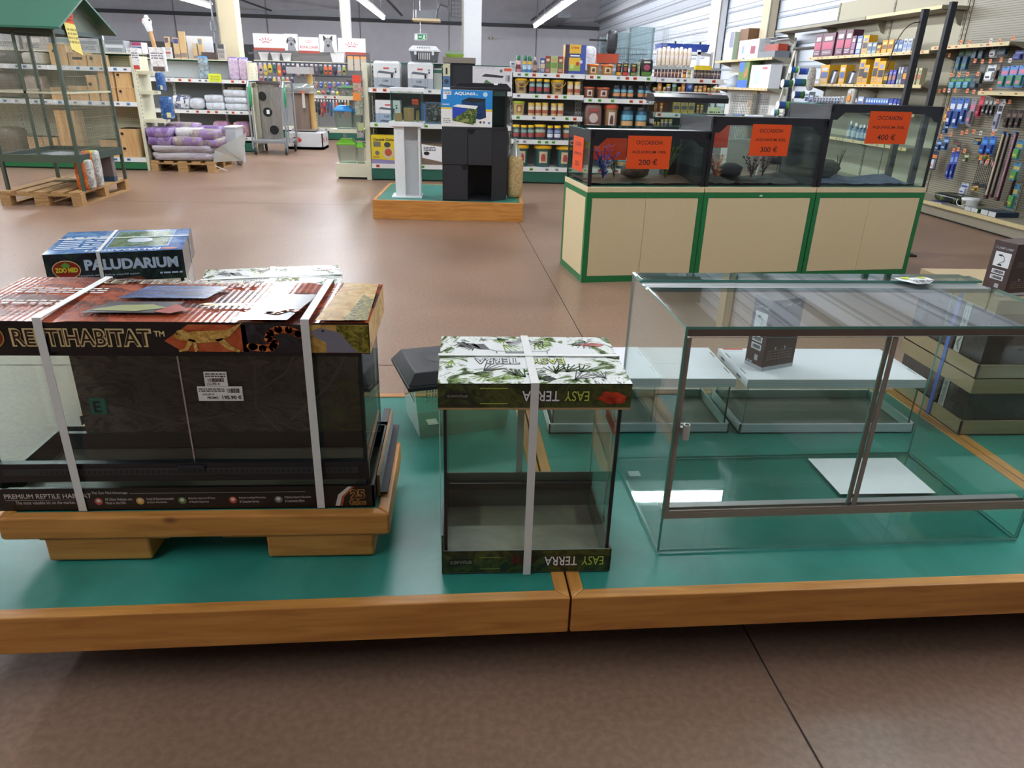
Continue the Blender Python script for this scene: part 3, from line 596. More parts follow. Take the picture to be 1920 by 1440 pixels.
# ---- white boxed tanks
WC = C('#dfe3e6', .65, var=.02); WC2 = C('#c3c8cc', .7)
def white_tank(lab, x, y, W):
    t = T('boxed_tank', lab, 'boxed tank', (x, y, PH), 0, 'low glass tanks packed between white card trays'); D = .30
    b = MB()
    for a in ((0, W, 0, .006, 0, .034), (0, W, D-.006, D, 0, .034), (0, .006, 0, D, 0, .034), (W-.006, W, 0, D, 0, .034)): b.box(*a, WC)
    b.box(0, W, 0, D, 0, .003, C('#6d6558', .6)); fc = Face(b, (0, 0, 0), (1, 0, 0), (0, 0, 1))
    for v in (.010, .020, .027): fc.rect(0, v, W, v+.0015, WC2)
    b.build('cardboard_tray', t)
    for nm, a in (('front_glass', (.012, W-.012, .012, .016, .004, .171)), ('back_glass', (.012, W-.012, D-.016, D-.012, .004, .171)), ('side_glass', (.012, .016, .016, D-.016, .004, .171)), ('side_glass', (W-.016, W-.012, .016, D-.016, .004, .171))):
        b = MB(); pane(b, *a, GL2, BLK if 'side' in nm else EDGE); b.build(nm, t)
    b = MB(); b.box(0, W, 0, D, .170, .201, WC); fc = Face(b, (0, 0, .17), (1, 0, 0), (0, 0, 1))
    for v in (.008, .016, .024): fc.rect(0, v, W, v+.0012, WC2)
    ft = Face(b, (0, 0, .201), (1, 0, 0), (0, 1, 0), .0003); SL = C('#6a6d70', .8)
    for u in (.008, W-.012):
        for v in (.05, .20): ft.rect(u, v, u+.004, v+.05, SL)
    ft.line([(.014, 0), (.014, D)], .001, WC2).line([(W-.014, 0), (W-.014, D)], .001, WC2)
    fs_ = Face(b, (0, D, .17), (0, -1, 0), (0, 0, 1)); fs_.rect(.04, .008, .08, .016, SL).rect(.2, .008, .24, .016, SL)
    b.build('cardboard_lid', t, bevel=.001); return t
white_tank('low white boxed tank next to the jungle print terrarium', .298, 2.133, .625)
t = white_tank('low white boxed tank with a brown lamp box standing on its lid', .958, 2.125, .626)
b = MB(); b.box(.015, .09, .285, .2995, .2011, .2014, C('#c4492a', .6)); b.box(.02, .085, .27, .28, .2011, .2014, C('#cfd3d6', .6)); b.build('red_sticker', t)
# ---- clamp lamp boxes
BRN = C('#3c2620', .45, var=.1); GRY = C('#a9adb0', .5)
def lampbox(lab, loc, rz, w, d, h):
    b = MB(); b.box(0, w, 0, d, 0, h, {'': BRN}); fc = Face(b, (0, d, 0), (0, -1, 0), (0, 0, 1))   # narrow face on -x
    fc.rect(d*.18, h*.52, d*.86, h*.80, WHT, 1).text('CLAMP LAMP', d*.12, h*.85, d*.76, h*.045, GRY, 1, .02)
    fc.line([(d*.45, h*.58), (d*.62, h*.64), (d*.58, h*.72), (d*.45, h*.74)], d*.02, INK, 2).disc(d*.42, h*.735, d*.09, INK, 2, ry=h*.018).poly([(d*.36, h*.54), (d*.58, h*.54), (d*.54, h*.575), (d*.42, h*.575)], INK, 2)
    for v in (.27, .38): fc.rect(d*.22, h*v, d*.78, h*(v+.085), WHT, 1).bars(d*.27, h*(v+.015), d*.73, h*(v+.07), INK, 20, 2)
    fc.rect(d*.5, h*.12, d*.68, h*.2, GRY, 1).scribble(d*.1, h*.05, d*.4, h*.1, 1, GRY, 1)
    f2 = Face(b, (0, 0, 0), (1, 0, 0), (0, 0, 1)); f2.scribble(w*.15, h*.55, w*.75, h*.66, 3, C('#6d5a4e', .5), 1).text('CLAMP LAMP', w*.3, h*.9, w*.6, h*.05, GRY, 1, .01)
    for u in (.3, .6): f2.poly([(w*u, h*.33), (w*(u+.06), h*.33), (w*(u+.03), h*.28)], GRY, 1)
    f2.scribble(w*.1, h*.14, w*.9, h*.3, 4, C('#6d5a4e', .5), 1, 8); b.box(-.0005, w+.0005, -.0005, d+.0005, 0, h*.055, GRY)
    return tag(b.build('lamp_box', loc=loc, rz=rz, bevel=.0008), lab, 'box', 'brown clamp lamp boxes')
lampbox('tall brown clamp lamp box on the low white boxed tank', (1.031, 2.197, .4413), R(21), .142, .083, .25)
lampbox('brown clamp lamp box on top of the stacked cardboard tanks', (1.775, 2.14, .7312), R(12), .14, .085, .17)
# ---- stacked tanks in brown card
BC = C('#a08d69', .7); DK = ART([(.35, '#20201f'), (.6, '#2f302e')], 10, .15, 1, name='smoked_tank'); BLUS = C('#3f63b8', .4)
def brown_tank(lab, z, tray, tank, lid, text):
    t = T('boxed_tank', lab, 'boxed tank', (1.7365, 2.103, z), 0, 'dark tanks packed between brown card trays'); W, D = .46, .42
    b = MB()
    for a in ((0, W, 0, .006, 0, tray), (0, W, D-.006, D, 0, tray), (0, .006, 0, D, 0, tray), (W-.006, W, 0, D, 0, tray)): b.box(*a, BC)
    b.box(0, W, 0, D, 0, .004, BC); b.build('cardboard_tray', t)
    b = MB(); b.box(.010, W-.01, .012, D-.012, .005, tray+tank, DK); b.build('dark_tank', t)
    b = MB(); b.box(-.002, W+.002, -.002, D+.002, tray+tank, tray+tank+lid, BC); b.build('cardboard_lid', t, bevel=.001)
    b = MB(); b.box(.0075, .0095, .12, .15, tray, tray+tank, C('#b9bab4', .6)); fc = Face(b, (.0075, .147, tray), (0, 0, 1), (0, 1, 0)); fc = Face(b, (.0075, .124, tray+.004), (0, 0, 1), (0, 1, 0))
    fc.text(text, 0, .002, tank*.85, .018, C('#6c6d69', .6), 1, .02); b.build('side_label', t)
    return t
ta = brown_tank('dark tank in brown card trays, lowest of the stack', PH, .054, .105, .052, 'TERRARIUM')
tb = brown_tank('dark tank in brown card trays, upper one of the stack', PH+.2115, .051, .18, .046, 'ABC')
for t_, z1 in ((ta, .2115), (tb, .2785)):
    b = MB(); b.box(-.0035, -.0025, .165, .183, 0, z1, BLUS); b.build('blue_strap', t_)
# ---- big sliding-door glass tank
t = T('glass_terrarium', 'large empty glass terrarium with sliding front doors on the green platform', 'glass tank', (.500, 1.468, PH), R(1.4))
W, D, H, g = .992, .482, .604, .006
parts = (('bottom_glass', (0, W, 0, D, 0, g), GL), ('side_glass', (0, g, .0, D, g, H-g), GL2), ('side_glass', (W-g, W, .0, D, g, H-g), GL2), ('back_glass', (g, W-g, D-g, D, g, H-g), GL),
         ('front_strip', (g, W-g, .001, .001+g, g, .100), GL), ('top_glass', (0, W, 0, .325, H-g, H), GL2), ('top_glass', (0, W, .405, D, H-g, H), GL2), ('top_brace', (0, W, .385, .44, H, H+g), GL2))
for nm, a, m in parts: b = MB(); pane(b, *a, m, EDGEL if nm == 'bottom_glass' else EDGE); b.build(nm, t)
for nm, x0, x1, yy in (('sliding_door', .012, .508, .006), ('sliding_door', .488, W-.012, .0125)):
    b = MB(); pane(b, x0, x1, yy, yy+.004, .112, H-.028, GL, EDGE); b.build(nm, t)
TRK = C('#958c82', .35, .3)
b = MB(); b.box(g, W-g, -.001, .022, .100, .116, TRK); b.box(g, W-g, .001, .003, .116, .122, TRK); b.box(g, W-g, .017, .019, .116, .122, TRK); b.build('lower_track', t)
VENT = HOLES('#a8aaa8', '#55585a', .004, .0013, 'xy', .3)
b = MB(); b.box(g, W-g, .022, .050, .112, .114, VENT); b.build('vent_strip', t)
b = MB(); b.box(g, W-g, -.001, .022, H-.022, H-g, C('#6a5c52', .35, .2)); b.build('upper_track', t)
b = MB(); b.box(g, W-g, .325, .330, H-.012, H-g+.001, STEEL); b.box(g, W-g, .330, .405, H-.008, H-.006, VENT); b.box(g, W-g, .400, .405, H-.012, H-g+.001, STEEL); b.build('top_vent', t)
for x in (.4895, .5005):
    b = MB(); b.box(x, x+.010, .003 if x > .5 else .0115, .011 if x > .5 else .019, .114, H-.028, TRK); b.build('door_profile', t, bevel=.002)
b = MB(); b.box(g, g+.012, .003, .020, .110, H-.028, TRK); b.build('edge_profile', t)
b = MB(); b.cyl((.030, -.008, .328), (.030, -.008, .366), .0085, .0085, C('#c9c8c4', .3, .5)); b.cyl((.030, -.008, .366), (.030, -.008, .3665), .005, .005, INK); b.box(.018, .034, -.004, .006, .338, .356, TRK); b.build('door_lock', t)
b = MB(); b.box(.02, .055, .365, .395, g, g+.0008, C('#cfd8d6', .7)); b.build('floor_sticker', t)
b = MB(); z = H+g+.001; b.add([(.74, .385, z), (.845, .385, z+.001), (.805, .345, z+.002), (.765, .34, z+.001), (.74, .41, z), (.845, .42, z)], [(0, 4, 5, 1), (0, 1, 2, 3)], WHT)
LB = C('#c9d63a', .4); fc = Face(b, (.735, .335, z+.0015), (1, 0, 0), (0, 1, 0)); fc.poly([(.02, .075), (.05, .08), (.04, .055), (.02, .06)], LB, 1).poly([(.07, .08), (.1, .082), (.09, .06)], LB, 1).rect(.0, .082, .115, .088, INK, 1).scribble(.035, .01, .105, .05, 4, INK, 1)
b.build('product_card', t)
b = MB(); b.box(1.113, 1.407, 1.719, 1.932, PH+g+.0006, PH+g+.0012, WHT); tag(b.build('paper_sheet'), 'blank white paper sheet lying inside the large glass terrarium', 'paper')
# ================================================================ middle of the shop
def box1(name, lab, cat, a, mat, group=None, bevel=0, prints=None):
    b = MB(); b.box(*a, mat)
    if prints: prints(b)
    return tag(b.build(name, bevel=bevel), lab, cat, group)
# ---- small display platform
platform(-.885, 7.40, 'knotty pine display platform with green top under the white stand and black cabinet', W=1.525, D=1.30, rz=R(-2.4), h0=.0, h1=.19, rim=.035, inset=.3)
# ---- white pedestal and cube aquarium
t = T('pedestal_stand', 'white column stand carrying a small cube aquarium', 'stand', (0, 0, 0)); zb = .1875
b = MB(); b.box(-.705, -.395, 7.56, 7.83, zb, zb+.016, WHT); b.build('base_plate', t, bevel=.003)
b = MB(); b.box(-.665, -.565, 7.60, 7.78, zb+.016, .885, WHT); b.box(-.565, -.41, 7.74, 7.76, zb+.016, .885, C('#c9cccd', .6)); b.box(-.425, -.405, 7.60, 7.78, zb+.016, .885, WHT); b.build('column', t, bevel=.002)
b = MB(); b.box(-.71, -.362, 7.56, 7.86, .885, .928, WHT); b.build('top_plate', t, bevel=.004)
t = T('aquarium', 'small cube aquarium with white lid on the white column stand', 'aquarium', (0, 0, 0)); a0, a1, b0, b1, z0, z1 = -.688, -.375, 7.58, 7.85, .9285, 1.206
for nm, a in (('front_glass', (a0, a1, b0, b0+.004, z0, z1)), ('back_glass', (a0, a1, b1-.004, b1, z0, z1)), ('side_glass', (a0, a0+.004, b0+.004, b1-.004, z0, z1)), ('side_glass', (a1-.004, a1, b0+.004, b1-.004, z0, z1))):
    b = MB(); pane(b, *a, GL2, EDGEL); b.build(nm, t)
b = MB(); b.box(a0-.008, a1+.012, b0-.006, b1+.006, z1, z1+.036, WHT); b.build('lid', t, bevel=.004)
for i, (x, y, w, d, h, m, lb) in enumerate(((-.62, 7.68, .07, .06, .075, CARD, 'small brown carton inside the cube aquarium'), (-.52, 7.74, .10, .06, .125, CARD, 'taller brown carton inside the cube aquarium'), (-.43, 7.72, .03, .05, .10, C('#8c7c4e', .6), 'narrow olive carton inside the cube aquarium'))):
    b = MB(); b.cbox(x, y, z0+.001, w, d, h, m); tag(b.build('carton'), lb, 'box')
b = MB(); b.box(-.475, -.415, 7.596, 7.60, 1.09, 1.14, C('#e0562f', .6)); Face(b, (-.475, 7.596, 1.09), (1, 0, 0), (0, 0, 1)).text('PROMO', .006, .015, .048, .016, INK, 1); b.build('price_tag', t)
# ---- black cabinet with tank and AQUA60 box
t = T('black_cabinet', 'tall black cabinet with rounded finger holes under the boxed blue aquarium set', 'cabinet', (0, 0, 0)); DB = C('#25272b', .45); DB2 = C('#1b1c1f', .5)
b = MB(); cx0, cy0 = -.18, 7.435
b.prism([(cx0, cy0+.015), (.318, cy0+.015), (.475, cy0+.15), (.475, cy0+.40), (cx0, cy0+.40)], 'z', .1875, .20, DB); b.prism([(cx0, cy0+.002), (.318, cy0+.002), (.478, cy0+.14), (.478, cy0+.40), (cx0, cy0+.40)], 'z', .885, .903, DB)
b.box(cx0, cx0+.015, cy0+.016, cy0+.40, .20, .885, DB); b.box(cx0, .475, cy0+.385, cy0+.40, .20, .885, DB2); b.add([(.318, cy0+.015, .2), (.475, cy0+.15, .2), (.475, cy0+.15, .885), (.318, cy0+.015, .885)], [(0, 1, 2, 3)], DB)
b.box(.475, .48, cy0+.15, cy0+.4, .2, .885, DB); b.box(.07, .08, cy0+.016, cy0+.38, .20, .885, DB2); b.box(cx0, .318, cy0+.016, cy0+.38, .54, .552, DB2); b.build('body', t)
for u0, u1, v0, v1, ax, az in ((cx0+.003, .072, .545, .882, 0, 0), (.078, .316, .545, .882, .112, .882), (cx0+.003, .072, .20, .538, .045, .538)):
    b = MB(); b.box(u0, u1, cy0, cy0+.015, v0, v1, DB)
    if az: Face(b, (0, cy0, 0), (1, 0, 0), (0, 0, 1)).poly([(ax-.035 + .035*(1-math.cos(math.pi*i/10)), az - .045*math.sin(math.pi*i/10)) for i in range(11)][::-1], C('#0b0b0c', .9), 1)
    b.build('door', t, bevel=.002)
def aquabox(b):
    fc = Face(b, (-.187, 7.445, .9045), (1, 0, 0), (0, 0, 1)); BL = C('#2c86c9', .3); YE = C('#e8c53a', .4)
    fc.rect(0, .175, .50, .335, BL, 1).rect(0, .16, .12, .175, YE, 1).rect(.40, .145, .50, .165, YE, 1).rect(.42, .165, .50, .175, BL, 1)
    fc.text('AQUA60', .13, .285, .20, .034, WHT, 2, .03).rect(.335, .287, .36, .305, C('#78b4dc', .4), 2).disc(.43, .30, .022, C('#bcd8ea', .4), 2).rect(.02, .29, .1, .325, WHT, 2).scribble(.025, .295, .095, .32, 2, INK, 3).rect(.02, .25, .055, .29, WHT, 2).text('CIANO', .012, .195, .07, .014, WHT, 2, .04)
    fc.poly([(.20, .235), (.26, .265), (.43, .26), (.44, .09), (.38, .07), (.20, .10)], ART([(.35, '#0d1a2c'), (.5, '#1d3a70'), (.6, '#2d4a2a')], 18, .3, 2, name='tank_picture'), 2).poly([(.20, .24), (.27, .268), (.435, .262), (.43, .24), (.33, .225)], INK, 3)
    fc.poly([(.11, .18), (.35, .165), (.34, .04), (.31, .02), (.11, .055)], ART([(.35, '#0f1a10'), (.5, '#3a5a2a'), (.6, '#a8a860'), (.7, '#24407a')], 26, .3, 2, name='planted_picture'), 4).poly([(.11, .185), (.16, .205), (.36, .195), (.34, .165)], WHT, 5).poly([(.11, .18), (.27, .165), (.13, .08), (.11, .08)], C('#2746a8', .4), 5)
    fc.disc(.385, .045, .011, INK, 2).rect(.41, .035, .43, .055, GREYC, 2).rect(.46, .03, .48, .05, BL, 2).scribble(.02, .03, .09, .08, 3, C('#9aa0a4', .5), 2)
box1('aquarium_box', 'white and blue AQUA60 aquarium carton standing on the black cabinet', 'box', (-.187, .313, 7.445, 7.56, .9045, 1.2395), {'': C('#e9e8e2', .35)}, prints=aquabox)
t = T('aquarium', 'glass aquarium with black lid behind the blue aquarium carton', 'aquarium', (0, 0, 0)); a0, a1, b0, b1, z0, z1 = -.10, .465, 7.59, 7.83, .9045, 1.235
for nm, a in (('front_glass', (a0, a1, b0, b0+.004, z0, z1)), ('back_glass', (a0, a1, b1-.004, b1, z0, z1)), ('side_glass', (a0, a0+.004, b0+.004, b1-.004, z0, z1)), ('side_glass', (a1-.004, a1, b0+.004, b1-.004, z0, z1))):
    b = MB(); pane(b, *a, GLASS('#b8c4c0', .05), EDGE); b.build(nm, t)
b = MB(); b.frus(.20, 7.71, z1, z1+.03, .60, .27, .60, .27, BLK); b.frus(.22, 7.71, z1+.03, z1+.07, .56, .26, .48, .2, BLK); b.box(.33, .37, 7.60, 7.64, z1+.05, z1+.075, WHT); b.build('lid', t, bevel=.003)
b = MB(); b.box(a1-.02, a1, b0-.002, b0, z0, z1, BLK); b.box(a0, a1, b0+.01, b0+.02, z0, z0+.03, BLK); b.build('black_trim', t)
t = MB(); HAY = ART([(.3, '#7d6038'), (.5, '#b99c68'), (.65, '#e0ca9a')], 60, .7, 2, name='hay', bump=.6)
t.blob(0, 0, 0, .175, .16, .43, HAY, .7, 12, 18, .07, e2=.4); t = tag(t.build('hay_bag', loc=(.572, 7.76, .1865)), 'clear bag of hay standing beside the black cabinet', 'hay bag')
b = MB(); b.lathe([(.080, .36), (.074, .41), (.055, .46), (.032, .53), (.014, .575), (.022, .60), (.0, .60)], 0, 0, GLASS('#e4e6e4', .12, 'clear_film', fog=.35), 9, sy=.8); b.build('plastic_wrap', t)

# ---- aquarium cabinets with second-hand aquariums
CR = C('#d8c79b', .5, var=.03); GRN = C('#17703a', .4); ORG = PAPER('#f8641f')
CO = Vector((.878, 4.989, 0)); CA = R(7.45)
def cabw(u, v, z=0): return CO + Vector((u*math.cos(CA) - v*math.sin(CA), u*math.sin(CA) + v*math.cos(CA), z))
def sign(t, u, v0, z0, w, h, text, back=False):
    b = MB(); b.box(u, u+w, v0-.0015, v0-.0003, z0, z0+h, ORG); fc = Face(b, (u, v0-.0015, z0), (1, 0, 0), (0, 0, 1))
    if text:
        for s_, uu, vv, ww, hh in ((text[0], .19, .74, .60, .12), (text[1], .11, .46, .80, .10), (text[2], .28, .12, .44, .18)): fc.text(s_, w*uu, h*vv, w*ww, h*hh, C('#3a0d08', .5, var=0), 1, .012)
    b.build('paper_sign', t)
def cab(lab, alab, u0, u1, z1, text, gravel, gz, split, frosted):
    W = u1 - u0; t = T('aquarium_cabinet', lab, 'cabinet', cabw(u0, 0), CA, 'cream and green aquarium cabinets'); D = .60; e = .036
    b = MB(); b.box(.002, W-.002, .004, D, .0, .64, {'': CR}); b.build('body', t)
    for a in ((0, e, 0, .006, 0, .638), (W-e, W, 0, .006, 0, .638), (e, W-e, 0, .006, .602, .638), (e, W-e, 0, .006, 0, .045),
              (-.001, .004, 0, D, .602, .638), (-.001, .004, 0, D, 0, .045), (-.001, .004, 0, e, .045, .602), (-.001, .004, D-e, D, .045, .602)):
        b = MB(); b.box(*a, GRN); b.build('green_frame', t)
    for q in range(split):
        w_ = (W-2*e)/split; b = MB(); b.box(e+w_*q+.002, e+w_*(q+1)-.002, .0008, .005, .048, .599, CR); b.build('door', t)
    b = MB(); b.box(0, W, 0, D, .640, .676, CR); b.build('top_board', t, bevel=.002)
    if split == 1: b = MB(); b.box(W*.49, W*.515, -.001, .0, .612, .622, WHT); b.build('label_plate', t)
    z0 = .6765; t = T('aquarium', alab, 'aquarium', cabw(u0 + .006, .02), CA, 'second-hand aquariums on cream cabinets'); W -= .012; D = .55; g = .008
    for nm, a, m in (('front_glass', (0, W, 0, g, z0, z1-.01), GL2), ('back_glass', (0, W, D-g, D, z0, z1-.01), GL2), ('side_glass', (W-g, W, g, D-g, z0, z1-.01), GL2), ('bottom_glass', (g, W-g, g, D-g, z0, z0+g), GL2)):
        b = MB(); pane(b, *a, m, EDGE); b.build(nm, t)
    b = MB()
    if frosted: b.box(0, .006, g, D-g, z0, z1-.01, C('#2b2d31', .5))
    else: pane(b, 0, g, g, D-g, z0, z1-.01, GL2, EDGE)
    b.build('side_glass', t)
    tr = .025; b = MB()
    for a in ((-.003, W+.003, -.004, .0, z1-.055, z1-.01), (-.003, W+.003, D, D+.004, z1-.055, z1-.01), (-.003, .0, 0, D, z1-.055-.03, z1-.01), (W, W+.003, 0, D, z1-.055, z1-.01),
              (-.003, .022, -.004, .0, z0, z1), (W-.022, W+.003, -.004, .0, z0, z1), (-.003, .0, 0, .02, z0, z1), (-.003, 0, D-.02, D, z0, z1)): b.box(*a, BLK)
    for s_, u in ((1, 0), (-1, W)): b.prism([(u + s_*.02, z1-.055), (u + s_*.11, z1-.055), (u + s_*.055, z1-.105), (u + s_*.02, z1-.105)], 'y', -.004, 0, BLK)
    b.build('black_trim', t)
    b = MB(); b.box(-.004, W+.004, -.005, .13, z1-.012, z1, BLK); b.build('lid', t, bevel=.002); b = MB(); pane(b, -.004, W+.004, .131, D+.005, z1-.010, z1-.004, GL2, EDGE); b.build('cover_glass', t)
    b = MB(); rr = random.Random(int(u0*10)); n = 22; vs = []
    for j in range(9):
        for i in range(n+1): vs.append((.01 + (W-.02)*i/n, .01 + (D-.02)*j/8, z0+g + gz*(.5 + .5*rr.random()) + gz*.8*math.sin(i*.5)*math.sin(j*.7)))
    b.add(vs, [(j*(n+1)+i, j*(n+1)+i+1, (j+1)*(n+1)+i+1, (j+1)*(n+1)+i) for j in range(8) for i in range(n)], gravel, True); o = b.build('gravel_bed', t); o['kind'] = 'stuff'
    sign(t, *text[0], text[1]); sign(t, *text[2], None)
    return t
def plant(name, lab, u, v, z, h, spread, n, mats, kind='fern', seed=0):
    b = MB(); rr = random.Random(seed)
    for i in range(n):
        a = rr.uniform(0, 6.28); L = h*rr.uniform(.6, 1); sp = spread*rr.uniform(.3, 1); pts = []
        for q in range(7):
            s_ = q/6; pts.append(Vector((math.cos(a)*sp*s_**1.5, math.sin(a)*sp*s_**1.5*.7, L*s_*(1 - .15*s_))))
        if kind == 'grass':
            for p, q in zip(pts, pts[1:]): w_ = .0035; b.add([p-Vector((w_, 0, 0)), p+Vector((w_, 0, 0)), q+Vector((w_*.7, 0, 0)), q-Vector((w_*.7, 0, 0))], [(0, 1, 2, 3)], mats[i % len(mats)])
        else:
            b.tube(pts, .0025, mats[0], 5)
            for p in pts[1:]:
                for q in range(4):
                    aa = rr.uniform(0, 6.28); l_ = spread*.35*rr.uniform(.6, 1.1); d = Vector((math.cos(aa), math.sin(aa)*.6, rr.uniform(.1, .7)))*l_; s2 = Vector((-d.y, d.x, d.z*.3)).normalized()*l_*.16
                    b.add([p, p+d*.5+s2, p+d, p+d*.5-s2], [(0, 1, 2, 3)], mats[(i+q) % len(mats)])
    return tag(b.build(name, loc=cabw(u, v, z), rz=CA), lab, 'plant')
G1 = ART([(.35, '#4a3328'), (.6, '#7a5b49')], 120, .9, 0, name='brown_gravel', bump=.8); G2 = ART([(.35, '#242321'), (.6, '#4a4742')], 120, .9, 0, name='dark_gravel', bump=.8); G3 = ART([(.35, '#28303f'), (.55, '#56637d'), (.7, '#9aa4b8')], 150, .8, 0, name='blue_gravel', bump=.8)
cab('cream and green cabinet with two doors under the 190L aquarium', 'used aquarium with orange sign reading AQUARIUM 190L and a blue plant', 0, .868, 1.052,
    ((.262, -.0045, .797, .316, .218), ('OCCASION', 'AQUARIUM 190L', '200 €'), (.16, .556, .80, .30, .22)), G1, .018, 2, False)
cab('cream and green cabinet with one wide door under the 250L aquarium', 'used aquarium with orange sign reading AQUARIUM 250L and an orange plant', .872, 1.760, 1.150,
    ((.300, -.0045, .893, .300, .212), ('OCCASION', 'AQUARIUM 250L', '300 €'), (.14, .556, .90, .28, .21)), G2, .025, 1, True)
cab('cream and green cabinet with two doors under the 300L aquarium', 'used aquarium with orange sign reading AQUARIUM 300L and blue gravel', 1.766, 2.690, 1.250,
    ((.312, -.0045, .987, .340, .222), ('OCCASION', 'AQUARIUM 300L', '400 €'), (.12, .556, .98, .28, .21)), G3, .022, 2, True)
a1 = [o for o in COL.objects if o.name == 'aquarium.002'][0]
b = MB(); b.box(-.006, -.004, .15, .40, .755, .985, ORG); fc = Face(b, (-.006, .40, .755), (0, -1, 0), (0, 0, 1)); 
for s_, uu, vv, ww, hh in (('OCCASION', .05, .17, .15, .026), ('AQUARIUM 190L', .03, .105, .19, .022), ('200 €', .07, .03, .11, .038)): fc.text(s_, uu, vv, ww, hh, C('#4a0f0a', .5, var=0), 1)
b.build('paper_sign', a1)
BL1, BL2 = C('#2b4fc0', .5), C('#4a78e0', .5)
plant('plastic_plant', 'blue feathery plastic plant in the 190L aquarium', .17, .20, .70, .27, .13, 9, (BL1, BL2), seed=2)
plant('plastic_plant', 'tall green grassy plastic plant in the 190L aquarium', .68, .28, .70, .30, .14, 26, (C('#3f6b2c', .5), C('#7c9a4a', .5)), 'grass', 3)
plant('plastic_plant', 'small green plastic plant beside the blue one in the 190L aquarium', .30, .34, .70, .15, .07, 6, (C('#33503c', .5), C('#5a7a68', .5)), seed=4)
plant('plastic_plant', 'orange plastic plant at the near corner of the 250L aquarium', 1.03, .18, .71, .22, .12, 9, (C('#c4602a', .5), C('#d98a3c', .5)), seed=5)
plant('plastic_plant', 'yellow green tall plastic plant behind the orange one in the 250L aquarium', 1.0, .36, .71, .36, .07, 6, (C('#8a7a2c', .5), C('#b8902f', .5)), seed=6)
plant('plastic_plant', 'dark red plastic plant in the middle of the 250L aquarium', 1.36, .26, .71, .24, .12, 9, (C('#6b2420', .5), C('#a03c34', .5)), seed=7)
plant('plastic_plant', 'second dark red plastic plant near the filter of the 250L aquarium', 1.50, .34, .71, .24, .09, 7, (C('#57201e', .5), C('#7a302a', .5)), seed=8)
plant('plastic_plant', 'green leafy plastic plant in the corner of the 300L aquarium', 1.84, .25, .71, .13, .10, 9, (C('#1f7a45', .5), C('#3aa865', .5)), seed=9)
plant('plastic_plant', 'olive plastic plant on a stick in the 300L aquarium', 2.14, .34, .71, .26, .06, 7, (C('#6b6a34', .5), C('#8a8548', .5)), seed=10)
def rock(lab, u, v, z, s, m, seed):
    b = MB(); b.blob(0, 0, 0, s*1.4, s, s*.7, m, .9, 6, 12, .22, seed=seed); return tag(b.build('aquarium_rock', loc=cabw(u, v, z), rz=CA), lab, 'rock')
RK = ART([(.3, '#3d332c'), (.6, '#786a5c')], 20, .8, 1, name='rock')
rock('brown cave rock behind the sign of the 190L aquarium', .45, .30, .700, .16, RK, 3); rock('mossy stone ridge in the 300L aquarium', 2.0, .34, .705, .20, ART([(.3, '#26281e'), (.6, '#4f5240')], 20, .8, 1, name='mossy_rock'), 5)
rock('dark flat stone in the 250L aquarium', 1.22, .33, .705, .15, C('#2a2826', .8), 6)
for i, (u, zz) in enumerate(((.79, 1.0), (1.66, 1.09))):
    b = MB(); b.box(-.05, .05, -.05, .05, -.30, 0, C('#1a1a1c', .6)); b.box(-.03, .03, -.051, -.05, -.28, -.2, BLKM); tag(b.build('filter_box', loc=cabw(u, .50, zz), rz=CA), 'black internal filter box fixed in the far corner of the %s aquarium' % ('190L', '250L')[i], 'filter')
# ---- black upright frame behind the cabinets
t = T('light_stand', 'tall black metal stand rising behind the 300L aquarium', 'metal stand', (0, 0, 0))
for x in (3.735, 3.955): b = MB(); b.box(x-.024, x+.024, 6.18, 6.22, .012, 2.02 if x > 3.8 else 1.96, BLKM); b.build('upright', t)
for z in (1.225, .03): b = MB(); b.box(3.70, 3.98, 6.182, 6.218, z-.016, z+.016, BLKM); b.build('crossbar', t)
b = MB(); b.box(3.66, 4.04, 5.98, 6.42, 0, .014, BLKM); b.build('foot_plate', t)
b = MB(); b.tube([(3.74 - .22*math.sin(q/8*1.5), 6.20, 1.86 - .35*(q/8)**2 + .03*math.sin(q/8*3.1)) for q in range(9)], .004, INK, 6); b.build('power_cable', t)

# ---- wire aviary on its pallet
def pallet(lab, x, y, rz=0, W=.8, L=1.2):
    t = T('wooden_pallet', lab, 'pallet', (x, y, 0), rz)
    for i in range(5):
        w_ = .12; u = (W - w_)*i/4; b = MB(); b.box(u, u+w_, 0, L, .122, .144, PALEY); b.build('top_board', t)
    for v in (0, L/2-.05, L-.1): b = MB(); b.box(0, W, v, v+.1, .1, .121, PALE); b.build('cross_board', t)
    for u in (0, W/2-.07, W-.1):
        for v in (0, L/2-.05, L-.1): b = MB(); b.box(u, u+(.14 if 0 < u < W-.11 else .1), v, v+.1, .0225, .0995, PALE); b.build('block', t)
        b = MB(); b.box(u, u+(.14 if 0 < u < W-.11 else .1), 0, L, 0, .022, PALEY); b.build('runner_board', t)
    return t
pallet('wooden pallet carrying the tall green wire aviary', -4.722, 7.80, R(1.0))
t = T('aviary', 'tall green metal bird aviary with gabled roof standing on a wooden pallet', 'bird cage', (0, 0, 0))
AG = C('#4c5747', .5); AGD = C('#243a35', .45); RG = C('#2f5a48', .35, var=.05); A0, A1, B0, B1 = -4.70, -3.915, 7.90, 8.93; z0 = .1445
for x in (A0, A1-.03):
    for y in (B0, B1-.03): b = MB(); b.box(x, x+.03, y, y+.03, z0, 1.66, {'': AG, '+x': AGD}); b.build('post', t)
